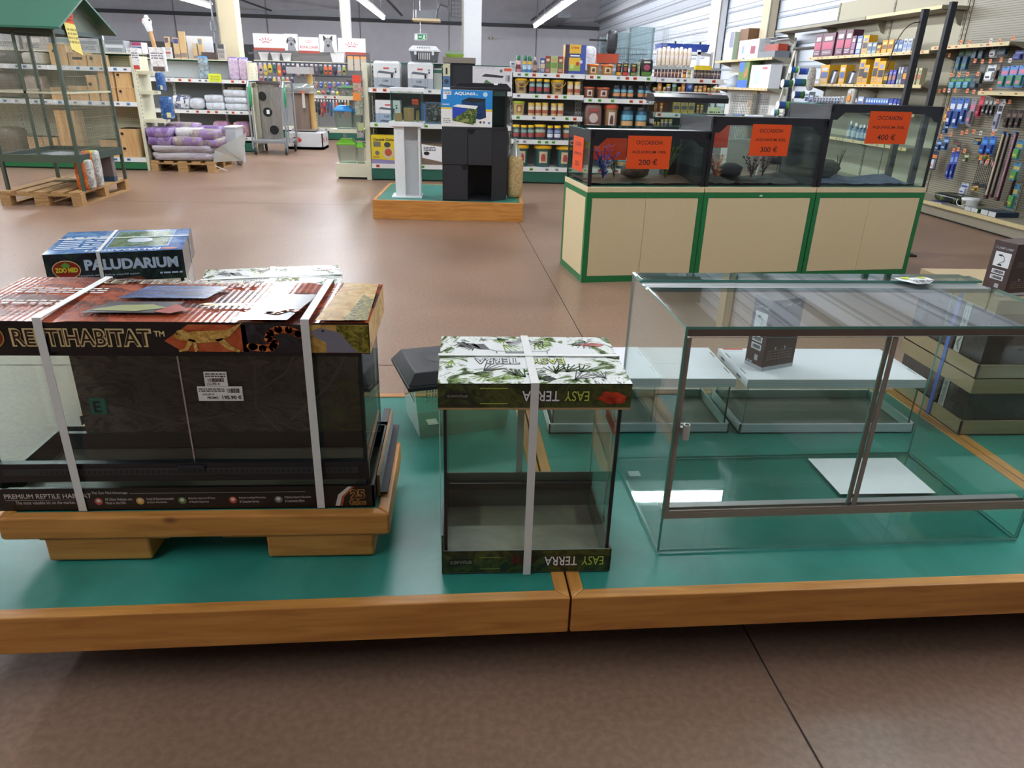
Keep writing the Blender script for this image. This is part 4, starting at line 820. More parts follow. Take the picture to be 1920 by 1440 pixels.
for z_, h in ((.425, .075), (1.085, .018), (1.63, .04)):
    for a in ((A0+.03, A1-.03, B0, B0+.02), (A0+.03, A1-.03, B1-.02, B1)): b = MB(); b.box(*a, z_, z_+h, C('#b9b79a', .5) if h < .03 else AG); b.build('rail', t)
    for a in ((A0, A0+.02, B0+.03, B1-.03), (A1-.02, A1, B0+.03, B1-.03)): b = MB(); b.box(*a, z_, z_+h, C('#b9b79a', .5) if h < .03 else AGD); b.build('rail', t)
for x in (A0+.39,): b = MB(); b.box(x, x+.025, B0, B0+.02, .50, 1.64, AG); b.build('post', t)
b = MB(); b.box(A0+.02, A1-.02, B0+.02, B1-.02, .44, .455, AGD); b.build('floor_tray', t)
WG = C('#8b8c78', .5, .3); WD = C('#7d8170', .5)
def wires(ax, c, a0, a1, z0, z1, nm):
    b = MB(); r = .0007; n = int((a1-a0)/.0125)
    for i in range(1, n):
        p = a0 + (a1-a0)*i/n; b.box(*((p-r, p+r, c-r, c+r) if ax == 'x' else (c-r, c+r, p-r, p+r)), z0, z1, WD)
    z = z0 + .05
    while z < z1:
        b.box(*((a0, a1, c-.0012, c+.0012) if ax == 'x' else (c-.0012, c+.0012, a0, a1)), z-.001, z+.001, WG); z += .105 if nm else .1
    b.build('wire_panel', t)
wires('x', B0+.012, A0+.03, A1-.03, .50, 1.63, 1); wires('x', B1-.012, A0+.03, A1-.03, .50, 1.63, 0); wires('y', A0+.01, B0+.03, B1-.03, .50, 1.63, 0); wires('y', A1-.01, B0+.03, B1-.03, .50, 1.63, 0)
ym, xr = (B0+B1)/2, -3.80; b = MB()
for s_, ye in ((-1, B0-.10), (1, B1+.10)):
    b.add([(A0-.1, ye, 1.665), (xr, ye, 1.665), (xr, ym, 1.975), (A0-.1, ym, 1.975), (A0-.1, ye, 1.685), (xr, ye, 1.685), (xr, ym, 1.995), (A0-.1, ym, 1.995)], [(0, 1, 2, 3), (4, 7, 6, 5), (0, 4, 5, 1), (1, 5, 6, 2), (3, 2, 6, 7)], RG)
b.build('roof', t)
for xg in (A1-.02, A0): b = MB(); b.prism([(B0, 1.67), (B1, 1.67), (ym, 1.95)], 'x', xg, xg+.008, AG); b.build('gable', t)
b = MB(); fc_y = ym - .27
b.add([(A1+.01, B0+.20, 1.74), (A1+.01, B0+.42, 1.72), (A1+.01, B0+.45, 1.86), (A1+.01, B0+.28, 1.88)], [(0, 1, 2, 3)], ORG); b.add([(A1+.012, B0+.22, 1.745), (A1+.012, B0+.44, 1.73), (A1+.012, B0+.50, 1.45), (A1+.012, B0+.28, 1.50)], [(0, 1, 2, 3)], C('#cfc063', .6))
f2 = Face(b, (A1+.013, B0+.26, 1.5), (0, 1, 0), (0, 0, 1)); f2.scribble(.0, .05, .2, .2, 4, C('#8a7a38', .6), 1, 3); f2.scribble(.0, .25, .17, .35, 3, C('#a0301a', .6), 1, 4)
b.build('paper_note', t)
b = MB(); b.add([(A0+.12, B0+.55, .457), (A0+.42, B0+.35, .459), (A0+.52, B0+.65, .458), (A0+.2, B0+.8, .46)], [(0, 1, 2, 3)], C('#8d9296', .5)); tag(b.build('crumpled_paper'), 'grey paper sheet lying on the tray inside the aviary', 'paper')
def sack(name, lab, x, y, z, sx, sy, sz, mats, e=.35, rz=0, seed=1, group=None, cat='sack', jit=.05):
    b = MB(); b.blob(0, 0, 0, sx, sy, sz, mats, e, 8, 20, jit, 0, seed); return tag(b.build(name, loc=(x, y, z), rz=rz), lab, cat, group)
for i, (x, y, h, lb) in enumerate(((-3.935, 8.03, .30, 'shorter orange and white litter bag beside the aviary leg'), (-3.93, 8.20, .38, 'taller orange and white litter bag with green top beside the aviary leg'))):
    b = MB(); OB = ART([(.4, '#b9501a'), (.55, '#e0772a'), (.7, '#e9a060')], 14, .4, 2, name='orange_bag'); WB = ART([(.4, '#8d9089'), (.6, '#dedfd8')], 16, .35, 2, name='white_bag')
    b.blob(-.03, 0, 0, .12, .13, h, OB, .5, 10, 16, .05, seed=i, e2=.3); b.blob(.035, .01, .01, .075, .12, h*.97, WB, .5, 10, 16, .05, seed=i+3, e2=.3); b.blob(0, .01, h*.86, .11, .11, h*.15, C('#a9b84a', .4), .6, 6, 12, .1, seed=i)
    tag(b.build('litter_bag', loc=(x, y, .1445), rz=R(8)), lb, 'bag', 'orange litter bags')
b = MB(); b.box(-4.12, -3.94, 8.66, 8.74, .1445, .43, {'': C('#6b6360', .6)}); b.box(-4.121, -3.939, 8.658, 8.742, .145, .20, C('#2f4a63', .5)); tag(b.build('feed_bag'), 'grey box with blue base standing under the aviary', 'box')
b = MB(); b.box(-4.55, -4.25, 8.55, 8.72, .1445, .165, C('#8c7c5a', .7)); tag(b.build('wood_offcut'), 'flat wooden board lying on the pallet under the aviary', 'board')
# ================================================================ product positions (metres): style, from, to, height
ROWB = [('top shelf', 1.444, [('whitebox', 0.666, 0.737, 0.13), ('pinkcan', 0.742, 0.806, 0.203), ('bluecan', 0.834, 0.891, 0.205), ('bluecan', 0.899, 0.956, 0.201), ('brownbottle', 0.97, 1.027, 0.19), ('bluebox', 1.064, 1.135, 0.18), ('redbox', 1.134, 1.205, 0.208), ('greenbox', 1.205, 1.305, 0.211), ('redbox', 1.306, 1.377, 0.207), ('bigbox', 1.39, 1.683, 0.355)]), ('second shelf', 1.18, [('bucket', 0.736, 0.916, 0.188), ('yjar', 0.931, 1.01, 0.186), ('yjar', 1.024, 1.111, 0.189), ('yjar', 1.126, 1.212, 0.185), ('bucket', 1.227, 1.423, 0.183), ('beigecan', 1.453, 1.533, 0.168), ('beigecan', 1.547, 1.635, 0.17)]), ('third shelf', 0.905, [('tubgreen', 0.716, 0.89, 0.176), ('beigecan', 0.928, 1.015, 0.16), ('beigecan', 1.023, 1.11, 0.163), ('beigecan', 1.117, 1.205, 0.165), ('beigecan', 1.242, 1.323, 0.162), ('beigecan', 1.33, 1.418, 0.164)]), ('fourth shelf', 0.592, [('yjar', 0.725, 0.82, 0.188), ('yjar', 0.835, 0.924, 0.183), ('yjar', 0.931, 1.02, 0.186), ('bigyjar', 1.027, 1.189, 0.196), ('yjarb', 1.205, 1.286, 0.186), ('yjarb', 1.301, 1.398, 0.188), ('bigyjar', 1.427, 1.568, 0.199)]), ('bottom shelf', 0.225, [('ytub', 0.762, 0.971, 0.292), ('ytub', 1.031, 1.3, 0.291), ('ytub', 1.346, 1.601, 0.284)])]
ROWC1 = [('top shelf', 1.44, [('otub', 1.707, 1.88, 0.134), ('otub', 1.895, 2.084, 0.133), ('pouchy', 2.096, 2.176, 0.164), ('pouchr', 2.183, 2.27, 0.166), ('poucho', 2.292, 2.387, 0.163), ('palebox', 2.394, 2.423, 0.172), ('bigpouch', 2.425, 2.607, 0.221)]), ('second shelf', 1.15, [('rtub', 1.683, 1.844, 0.139), ('rtub', 1.859, 2.057, 0.137), ('dcan', 2.091, 2.187, 0.169), ('dcan', 2.194, 2.275, 0.172), ('dcan', 2.283, 2.371, 0.168), ('dcan', 2.43, 2.518, 0.172), ('dcan', 2.527, 2.608, 0.168)]), ('third shelf', 0.72, [('wrapped', 1.712, 1.959, 0.347), ('rtubL', 1.989, 2.198, 0.354), ('dcanL', 2.236, 2.409, 0.333), ('dcanL', 2.439, 2.597, 0.331)])]
ROWC2 = [('top shelf', 1.435, [('jarbrown', 2.629, 2.669, 0.098), ('jarbrown', 2.677, 2.717, 0.1), ('jarbrown', 2.726, 2.766, 0.101), ('jarbrown', 2.774, 2.814, 0.103), ('jarbrown', 2.822, 2.863, 0.104), ('jarbrown', 2.871, 2.911, 0.106), ('jarbrown', 2.919, 2.96, 0.107), ('jarbrown', 2.968, 3.008, 0.108), ('jarorange', 3.025, 3.077, 0.11), ('jarpale', 3.092, 3.137, 0.106), ('jardark', 3.181, 3.222, 0.108), ('jardark', 3.228, 3.269, 0.108), ('jardark', 3.276, 3.317, 0.107), ('jardark', 3.324, 3.364, 0.106), ('jardark', 3.371, 3.412, 0.106), ('jardark', 3.419, 3.46, 0.105), ('jardark', 3.466, 3.507, 0.105), ('jardark', 3.514, 3.555, 0.104)]), ('second shelf', 1.262, [('smally', 2.631, 2.691, 0.045), ('tallorange', 2.692, 2.751, 0.101), ('smally', 2.771, 2.816, 0.056), ('midy', 2.819, 2.878, 0.091), ('teal', 2.897, 2.963, 0.127), ('smally', 2.979, 3.023, 0.061), ('tallorange', 3.025, 3.077, 0.11), ('bluep', 3.089, 3.193, 0.133), ('peach', 3.207, 3.26, 0.081), ('peach', 3.267, 3.327, 0.083), ('tallorange', 3.333, 3.378, 0.092), ('smally', 3.39, 3.435, 0.059), ('smally', 3.442, 3.487, 0.061), ('smally', 3.496, 3.533, 0.055), ('smally', 3.54, 3.578, 0.057)]), ('third shelf', 0.99, [('smally', 2.676, 2.713, 0.114), ('smally', 2.758, 2.795, 0.117), ('ybox', 2.941, 3.039, 0.15), ('ybox', 3.046, 3.144, 0.153), ('ybox', 3.151, 3.241, 0.155), ('smally', 3.277, 3.315, 0.11), ('smally', 3.33, 3.368, 0.111)]), ('fourth shelf', 0.81, [('smally', 2.68, 2.725, 0.053), ('smally', 2.74, 2.778, 0.054), ('midy', 2.789, 2.834, 0.09), ('midy', 2.841, 2.894, 0.092), ('midy', 2.902, 2.955, 0.093)])]
ROWW = [('top shelf', 1.825, [('maroon', 12.334, 12.092, 0.332), ('maroon', 12.092, 11.668, 0.33), ('maroon', 11.617, 11.369, 0.346), ('maroon', 11.353, 11.147, 0.34), ('maroonb', 11.147, 11.023, 0.251), ('bluew', 10.993, 10.843, 0.243), ('yellowtall', 10.829, 10.669, 0.241), ('greysm', 10.669, 10.556, 0.145), ('greysm', 10.542, 10.431, 0.139), ('yellowsm', 10.417, 10.323, 0.1), ('yellowsm', 10.296, 10.164, 0.155), ('yellowsm', 10.151, 10.023, 0.155), ('bluesm', 9.998, 9.91, 0.142), ('bluesm', 9.898, 9.8, 0.137), ('whitesm', 9.788, 9.704, 0.151), ('whitesm', 9.692, 9.598, 0.146)]), ('middle shelf', 1.435, [('filterbox', 11.961, 11.674, 0.269), ('filterbox', 11.333, 11.154, 0.259), ('pumpb', 11.656, 11.501, 0.189), ('pumpb', 11.106, 10.949, 0.169), ('yellowtall', 10.781, 10.632, 0.321), ('yellowmid', 10.647, 10.502, 0.248), ('yellowtall', 10.403, 10.264, 0.326), ('yellowmid', 10.264, 10.102, 0.288), ('dark', 10.089, 9.984, 0.16), ('purple', 9.971, 9.894, 0.178), ('purple', 9.881, 9.806, 0.177), ('silver', 9.768, 9.719, 0.208), ('silver', 9.706, 9.657, 0.208), ('darkpurple', 9.645, 9.561, 0.213), ('tag1', 9.408, 9.351, 0.191), ('tag1', 9.316, 9.249, 0.19)]), ('lower shelf', 1.1, [('whitetall', 12.355, 12.216, 0.208), ('whitetall', 12.177, 12.061, 0.154), ('whiteblue', 12.004, 11.92, 0.141), ('whiteblue', 11.903, 11.82, 0.143), ('whiteblue', 11.803, 11.721, 0.145), ('whiteblue', 11.705, 11.624, 0.147), ('whiteblue', 11.608, 11.529, 0.149), ('whiteblue', 11.513, 11.435, 0.151), ('whiteblue', 11.419, 11.342, 0.153), ('whiteblue', 11.327, 11.251, 0.155), ('whiteblue', 11.236, 11.162, 0.157), ('whitesm2', 11.124, 11.059, 0.166), ('bagclear', 11.01, 10.805, 0.279), ('greysm', 10.713, 10.652, 0.146), ('bluew2', 10.637, 10.489, 0.17), ('bluerow', 10.416, 10.358, 0.153), ('bluerow', 10.35, 10.293, 0.154), ('bluerow', 10.285, 10.228, 0.154), ('bluerow', 10.22, 10.165, 0.155), ('bluerow', 10.156, 10.102, 0.156), ('bluerow', 10.093, 10.039, 0.157), ('bluerow', 10.031, 9.978, 0.157), ('bluerow', 9.97, 9.917, 0.158), ('bluerow', 9.909, 9.856, 0.159), ('navy', 9.828, 9.738, 0.166), ('navy', 9.725, 9.65, 0.162), ('navy', 9.637, 9.575, 0.158)]), ('lowest shelf', 0.69, [('spraybottle', 10.787, 10.708, 0.246), ('spraybottle', 10.676, 10.568, 0.223), ('bluebottle', 10.522, 10.432, 0.209), ('bluebottle', 10.402, 10.328, 0.215), ('bluebottle', 10.299, 10.226, 0.214)])]
ROWV = [('upper shelf', 1.87, [('stripbox', 16.733, 16.134, 0.541), ('brownpanel', 16.102, 15.575, 0.579), ('wcartonfruit', 15.819, 14.724, 0.349), ('rabbithutch', 14.671, 13.607, 0.342)]), ('lower shelf', 1.34, [('greydome', 16.369, 15.716, 0.247), ('fishpic', 15.654, 15.054, 0.494), ('wcarton', 14.968, 13.979, 0.409)])]
PACKS = [('plantpack', 8.956, 8.857, 1.88, 1.59), ('plantpack', 8.838, 8.723, 1.876, 1.589), ('darkpack', 8.699, 8.597, 1.881, 1.712), ('darkpack', 8.583, 8.484, 1.887, 1.709), ('roundwhite', 8.399, 8.277, 1.869, 1.726), ('darkpack', 8.265, 8.114, 1.874, 1.744), ('bluepack', 8.017, 7.874, 1.791, 1.696), ('darkbag', 8.511, 8.412, 1.675, 1.44), ('whiteblack', 8.384, 8.236, 1.651, 1.486), ('brownstrip', 8.228, 8.177, 1.67, 1.497), ('pinkblue', 8.144, 8.028, 1.631, 1.421), ('pinkblue', 8.016, 7.896, 1.64, 1.423), ('pinkblue', 7.882, 7.766, 1.643, 1.424), ('greenpack', 8.976, 8.866, 1.531, 1.401), ('greenpack', 8.846, 8.729, 1.531, 1.403), ('greenpack', 8.712, 8.608, 1.536, 1.404), ('darkpack', 8.589, 8.469, 1.536, 1.405), ('whiteblue2', 8.877, 8.768, 1.3, 0.969), ('whiteblue2', 8.748, 8.642, 1.303, 0.965), ('whiteblue2', 8.62, 8.545, 1.3, 1.019), ('greypink', 8.503, 8.411, 1.291, 1.003), ('redpack', 8.371, 8.291, 1.328, 1.102), ('silverpack', 8.269, 8.216, 1.319, 1.135), ('silverpack', 8.199, 8.147, 1.321, 1.121), ('silverpack', 8.13, 8.08, 1.322, 1.124), ('orangepack', 8.915, 8.834, 1.197, 1.016), ('smallblue', 8.881, 8.8, 0.997, 0.894), ('whitelong', 8.037, 7.955, 1.303, 0.974), ('brownpack', 7.876, 7.805, 1.199, 1.016), ('brownpack', 7.789, 7.718, 1.202, 1.021), ('brownpack', 7.703, 7.634, 1.205, 1.026), ('smallblue', 8.95, 8.847, 0.812, 0.69), ('smallblue', 8.832, 8.721, 0.858, 0.7), ('redgrey', 8.642, 8.488, 0.822, 0.731), ('duck', 8.282, 8.158, 0.885, 0.808), ('bluebag', 8.145, 8.042, 0.906, 0.714), ('bluebag', 8.027, 7.927, 0.92, 0.725), ('yellowbit', 8.146, 8.067, 0.738, 0.666), ('yellowbit', 8.048, 7.971, 0.741, 0.664), ('fishpack', 9.003, 8.857, 0.68, 0.456), ('longblue', 8.611, 8.553, 0.702, 0.382), ('longblue', 8.536, 8.479, 0.715, 0.392), ('greensmall', 8.382, 8.29, 0.699, 0.607), ('whitecard', 8.294, 8.167, 0.381, 0.255), ('yellowtool', 8.106, 8.001, 0.387, 0.317), ('colorbag', 7.609, 7.503, 0.911, 0.711), ('colorbag', 7.56, 7.447, 0.687, 0.496), ('colorbag', 7.5, 7.38, 0.472, 0.214)]
TAGS = [(9.09, 1.77), (8.93, 1.91), (8.77, 1.9), (8.41, 1.9), (8.27, 1.89), (8.07, 1.91), (8.59, 1.7), (8.46, 1.69), (8.33, 1.69), (8.16, 1.7), (8.02, 1.69), (8.96, 1.55), (8.81, 1.55), (8.66, 1.56), (8.48, 1.56), (9.11, 1.37), (9.02, 1.38), (8.93, 1.38), (8.81, 1.38), (8.59, 1.38), (8.47, 1.37), (8.35, 1.38), (8.2, 1.39), (8.04, 1.28), (7.93, 1.26), (7.85, 1.28), (8.86, 0.86), (8.68, 0.89), (8.49, 0.92), (8.41, 0.94), (8.29, 0.95), (8.17, 0.94), (7.97, 0.95), (8.56, 0.72), (8.48, 0.74), (8.36, 0.73), (8.06, 0.68), (7.93, 0.66)]
# ================================================================ shelving and products
def PR(b, fc, w, h, c2, c3, seed=0):
    fc.rect(w*.08, h*.30, w*.92, h*.62, c2, 1).rect(w*.2, h*.68, w*.8, h*.85, c3, 1); return fc.scribble(w*.15, h*.08, w*.85, h*.26, 3, c3, 1, seed)
# style: shape, object name, category, words, body, label, accent, lid
ST = {
'whitebox': ('box', 'carton', 'box', 'small white carton', '#dcdfe0', '#a7b0b4', '#5b6d78'), 'pinkcan': ('spray', 'spray_can', 'spray can', 'pink spray can with green cap', '#c9838a', '#e3c9c4', '#7a3a3c', '#1e6b43'),
'bluecan': ('spray', 'spray_can', 'spray can', 'blue spray can with green cap', '#2f72a8', '#d9b23c', '#bcd4e4', '#1c6a45'), 'brownbottle': ('bottle', 'bottle', 'bottle', 'dark brown bottle with pale top', '#4b332c', '#b58a7a', '#2d2421', '#d9b9ae'),
'bluebox': ('box', 'carton', 'box', 'blue and cream food carton', '#33508f', '#c9b99a', '#e3ddc9'), 'redbox': ('box', 'carton', 'box', 'dark red food carton', '#8e3a31', '#5c7a44', '#d8c9a9'), 'greenbox': ('box', 'carton', 'box', 'green and cream food carton', '#a9b98a', '#6f9a4a', '#c9a15a'),
'bigbox': ('big', 'carton', 'box', 'large purple, yellow and blue litter carton', '#3c4f9a', '#e2b534', '#3a2a45'), 'bucket': ('bucket', 'bucket', 'bucket', 'beige bucket with yellow lid', '#b9a27a', '#8a6a4a', '#4c3a2c', '#e3b722'),
'yjar': ('jar', 'jar', 'jar', 'dark yellow-lidded jar', '#2f4a4c', '#8fb0a8', '#a34a4c', '#e6bb1f'), 'yjarb': ('jar', 'jar', 'jar', 'blue yellow-lidded jar', '#34405c', '#8d9fc9', '#dfe3ea', '#e6bb1f'), 'bigyjar': ('jar', 'jar', 'jar', 'wide yellow-lidded jar', '#2d4748', '#a9b9a4', '#a34a3c', '#e6bb1f'),
'beigecan': ('jar', 'tin', 'tin', 'beige food tin with yellow rim', '#c9b285', '#d8cdb4', '#a85a44', '#cfae3a'), 'tubgreen': ('tub', 'tub', 'tub', 'beige food tub with lime green lid', '#bfa66c', '#8a6a48', '#d9c48a', '#a9c23a'), 'ytub': ('tub', 'tub', 'tub', 'large tub with yellow lid', '#2f5654', '#c9bd95', '#b04a4c', '#edb91b'),
'otub': ('tub', 'tub', 'tub', 'see-through treat tub with orange lid', '#a8793c', '#d9c9a9', '#5c3a22', '#e8782c'), 'rtub': ('tub', 'tub', 'tub', 'brown treat tub with red lid', '#8a6048', '#d9c9c0', '#5c3024', '#b8563a'), 'rtubL': ('tub', 'tub', 'tub', 'tall treat tub with red lid', '#9a7a58', '#dccfc4', '#5c3a2c', '#c8593c'),
'pouchy': ('pouch', 'pouch', 'pouch', 'black pouch with yellow base', '#23201c', '#7a3a30', '#d9a93a', '#d9a32c'), 'pouchr': ('pouch', 'pouch', 'pouch', 'black pouch with red base', '#2a1f1c', '#8a4a38', '#b9c24a', '#c83a30'), 'poucho': ('pouch', 'pouch', 'pouch', 'black pouch with olive base', '#26221a', '#8a4a38', '#b9c24a', '#7a8448'),
'palebox': ('box', 'carton', 'box', 'narrow pale green carton', '#a9b79a', '#8a987a', '#5c6a4c'), 'bigpouch': ('pouch', 'pouch', 'pouch', 'large black food bag with green base', '#1e1e1c', '#9a4a5c', '#c9c9b9', '#4f7a30'),
'dcan': ('jar', 'jar', 'jar', 'dark blue pellet jar', '#1c3040', '#6fa4b4', '#c98a5c', '#14161a'), 'dcanL': ('jar', 'jar', 'jar', 'large dark blue pellet jar', '#1f5068', '#6fb4cc', '#c9a06c', '#14161a'), 'wrapped': ('pouch', 'gift_bag', 'bag', 'clear wrapped treat assortment', '#7a5a50', '#c9bcb4', '#a8484c', '#cfd0cc'),
'jarbrown': ('jar', 'jar', 'jar', 'tiny brown jar', '#4a2a20', '#a07a5c', '#6b3a2a', '#2a1a16'), 'jarorange': ('jar', 'jar', 'jar', 'tiny orange jar', '#b8742c', '#5a2a1c', '#d99a3c', '#3a201a'), 'jarpale': ('jar', 'jar', 'jar', 'tiny pale jar', '#a8a07a', '#7a6a4a', '#c9c29a', '#8a8a5c'), 'jardark': ('jar', 'jar', 'jar', 'tiny dark jar', '#33282a', '#a08a7a', '#5a4a4c', '#1c1a1e'),
'smally': ('jar', 'jar', 'jar', 'small yellow-lidded flake jar', '#8a7a58', '#c9b98a', '#a06a4a', '#e0b82c'), 'midy': ('jar', 'jar', 'jar', 'medium yellow-lidded flake jar', '#6a6a5c', '#b9b9a9', '#7a5a6a', '#e3bb2a'), 'tallorange': ('pouch', 'pouch', 'pouch', 'orange round-topped feeder pack', '#c9884a', '#d9b48a', '#8a4a2c', '#b97a34'), 'teal': ('jar', 'jar', 'jar', 'teal and green flake jar', '#54706a', '#8fb0b4', '#5a6a3c', '#c9a43a'),
'bluep': ('pouch', 'pouch', 'pouch', 'blue food pouch', '#34508a', '#8a9ac9', '#4a7a6a', '#2a3f6c'), 'peach': ('jar', 'jar', 'jar', 'peach coloured flake jar', '#b8945c', '#a87a5a', '#d9c08a', '#c9a46a'), 'ybox': ('box', 'carton', 'box', 'yellow display carton of small packs', '#c9a83a', '#5c5c6c', '#8a8a9c'),
'maroon': ('box', 'carton', 'box', 'maroon aquarium filter carton', '#4f2036', '#a83a5c', '#c9b9c4'), 'maroonb': ('box', 'carton', 'box', 'shorter maroon and blue carton', '#5a2a44', '#8a5a84', '#c9c9d4'), 'bluew': ('box', 'carton', 'box', 'blue and white pump carton', '#4a64a0', '#b9cbe4', '#dfe6ee'), 'yellowtall': ('box', 'carton', 'box', 'tall yellow pump carton', '#d9a21c', '#3c3a44', '#6a7ab0'), 'yellowmid': ('box', 'carton', 'box', 'shorter yellow pump carton', '#d9a21c', '#3c3a44', '#8a94b8'),
'greysm': ('box', 'carton', 'box', 'small grey and blue carton', '#7f8c94', '#4a6480', '#c9cfd4'), 'yellowsm': ('box', 'carton', 'box', 'small yellow and brown carton', '#c9922c', '#6a4a2c', '#e3c96a'), 'bluesm': ('box', 'carton', 'box', 'small blue and grey carton', '#56709c', '#a9b9cc', '#3a4a6c'), 'whitesm': ('box', 'carton', 'box', 'small white and blue carton', '#b9c0c8', '#6a86b4', '#3c4c64'),
'filterbox': ('box', 'carton', 'box', 'yellow sided filter set carton', '#d3a02a', '#5c6a9c', '#b9c0d4'), 'pumpb': ('slant', 'magnet_cleaner', 'aquarium cleaner', 'silver and black slanted cleaner', '#20242c', '#8a98b4', '#c9ced8'), 'dark': ('box', 'carton', 'box', 'dark carton with yellow top', '#26241f', '#c9a22c', '#6a665a'), 'purple': ('box', 'carton', 'box', 'narrow purple blue carton', '#3f3f8a', '#a8785c', '#8a8ac9'), 'silver': ('box', 'carton', 'box', 'narrow silver carton', '#8f9aa0', '#5a6468', '#c9d0d4'), 'darkpurple': ('box', 'carton', 'box', 'dark carton with orange flame mark', '#342c4a', '#d9903a', '#5a506c'), 'tag1': ('box', 'card_pack', 'card pack', 'small cream blister card', '#b9b48f', '#a8604a', '#6a7a5a'),
'whitetall': ('box', 'carton', 'box', 'tall white and blue carton', '#c9d3df', '#2c3c64', '#5a7ab4'), 'whiteblue': ('box', 'carton', 'box', 'slim white carton with blue top', '#c4cad2', '#33415c', '#2c3442'), 'whitesm2': ('box', 'carton', 'box', 'small white square carton', '#c9cbc9', '#7a8088', '#4a4f58'), 'bagclear': ('pouch', 'filter_media_bag', 'bag', 'clear bag with orange label', '#a8a79c', '#d8882c', '#c9c9c4', '#b8b7ac'), 'bluew2': ('box', 'carton', 'box', 'white and blue square carton', '#a9b4cc', '#5a6aa0', '#dfe3ee'), 'bluerow': ('box', 'carton', 'box', 'slim pale blue test kit carton', '#6f94cc', '#2c50a8', '#d3dff0'), 'navy': ('box', 'carton', 'box', 'navy blue carton with white mark', '#2a3c8c', '#c9cfe4', '#3f56b4'),
'spraybottle': ('bottle', 'bottle', 'bottle', 'grey blue spray bottle', '#6a8094', '#b9c6cf', '#3f5468', '#cfd6da'), 'bluebottle': ('bottle', 'bottle', 'bottle', 'blue bottle with white cap', '#33587a', '#a9bccb', '#24405c', '#dfe3e6'),
}
def product(style, w, h, loc, rz=0):
    """builds one product standing on loc; its front faces -y in its own frame"""
    s = ST[style]; sh = s[0]; k = [C(c, .38, var=.12, scale=60) for c in s[4:]]; b = MB(); w = max(w, .02); d = min(w*1.1, .2); kid = None
    if sh == 'box':
        d = max(w*.8, .07); b.box(-w/2, w/2, 0, d, 0, h, k[0]); PR(b, Face(b, (-w/2, 0, 0), (1, 0, 0), (0, 0, 1), .001), w, h, k[1], k[2], int(w*1e4)); PR(b, Face(b, (-w/2, d, 0), (0, -1, 0), (0, 0, 1), .001), d, h, k[2], k[1], 5)
    elif sh == 'big':
        d = .2; b.box(-w/2, w/2, 0, d, 0, h, {'': k[0], '-x': C('#c9a04a', .5)}); fc = Face(b, (-w/2, 0, 0), (1, 0, 0), (0, 0, 1), .001)
        fc.rect(0, 0, w*.2, h, k[2], 1).rect(w*.2, h*.1, w*.75, h, k[1], 2).rect(w*.2, h*.56, w*.75, h*.70, C('#1f3f7a', .4), 3).text('LITIERE', w*.27, h*.86, w*.38, h*.07, C('#b8451c', .5), 3, .03).rect(w*.25, h*.60, w*.7, h*.65, WHT, 4).rect(w*.2, h*.1, w*.75, h*.30, C('#9ab24a', .5), 3).disc(w*.35, h*.26, h*.08, C('#c9d87a', .5), 4).disc(w*.62, h*.35, h*.07, C('#b8432c', .5), 4).disc(w*.78, h*.42, h*.06, C('#c9d0e4', .5), 5)
    elif sh == 'slant':
        b.xf = Matrix.Shear('XY', 4, (0, 0)) if 0 else Matrix(((1, 0, .35, 0), (0, 1, 0, 0), (0, 0, 1, 0), (0, 0, 0, 1)))
        b.box(-w/2, w*.1, .0, .05, .01, h, k[0]); b.box(w*.1, w/2, .0, .05, .01, h*.9, k[2]); b.xf = None; b.box(-w/2, w/2, 0, .06, 0, .012, k[0])
    elif sh == 'pouch':
        b.blob(0, w*.25, 0, w, w*.45, h, k[0], .45, 10, 16, .03, e2=.35); f = -w*.02
        fc = Face(b, (-w/2, f, 0), (1, 0, 0), (0, 0, 1), .001); fc.disc(w/2, h*.5, w*.26, k[1], 1, ry=h*.18).rect(w*.25, h*.74, w*.75, h*.84, k[2], 1).rect(w*.12, h*.04, w*.88, h*.26, k[3], 1)
    elif sh in ('jar', 'spray', 'bottle'):
        r = w/2
        if sh == 'jar': b.lathe([(r*.94, 0), (r, h*.04), (r, h*.84), (r*.9, h*.86)], 0, r, k[0]); lp = [(r*1.04, h*.84), (r*1.04, h*.98), (r*.98, h), (0, h)]
        elif sh == 'spray': b.lathe([(r, 0), (r, h*.70), (r*.7, h*.74)], 0, r, k[0]); lp = [(r*.98, h*.72), (r*.98, h*.98), (r*.9, h), (0, h)]
        else: b.lathe([(r*.95, 0), (r, h*.05), (r, h*.62), (r*.4, h*.76), (r*.4, h*.82)], 0, r, k[0]); lp = [(r*.48, h*.80), (r*.48, h*.98), (r*.3, h), (0, h)]
        L2 = r*1.012
        for z0, z1, m in ((.18, .44, k[2]), (.48, .68, k[1])) if sh != 'bottle' else ((.15, .5, k[1]),): b.lathe([(L2, h*z0), (L2, h*z1)], 0, r, m)
        kid = MB().lathe(lp, 0, r, k[3]); kn = 'cap' if sh != 'jar' else 'lid'
    else:
        r = w/2; b.lathe([(r*.80, 0), (r*.82, h*.03), (r*.93, h*.85)], 0, r, k[0], 24)
        b.add([(math.sin(a)*r*.9*q, r - math.cos(a)*r*(.845 if z < .5 else .925)*q, h*z) for z, q in ((.18, 1.01), (.72, 1.01)) for a in (-.5, -.25, 0, .25, .5)], [(i, i+1, i+6, i+5) for i in range(4)], k[1])
        b.add([(math.sin(a)*r*.6*q, r - math.cos(a)*r*.90*q, h*z) for z, q in ((.28, 1.03), (.60, 1.05)) for a in (-.4, 0, .4)], [(i, i+1, i+4, i+3) for i in range(2)], k[2])
        kid = MB().lathe([(r*.96, h*.83), (r, h*.84), (r, h*.92), (r*.9, h), (0, h)], 0, r, k[3], 24); kn = 'lid'
    o = b.build(s[1], loc=loc, rz=rz)
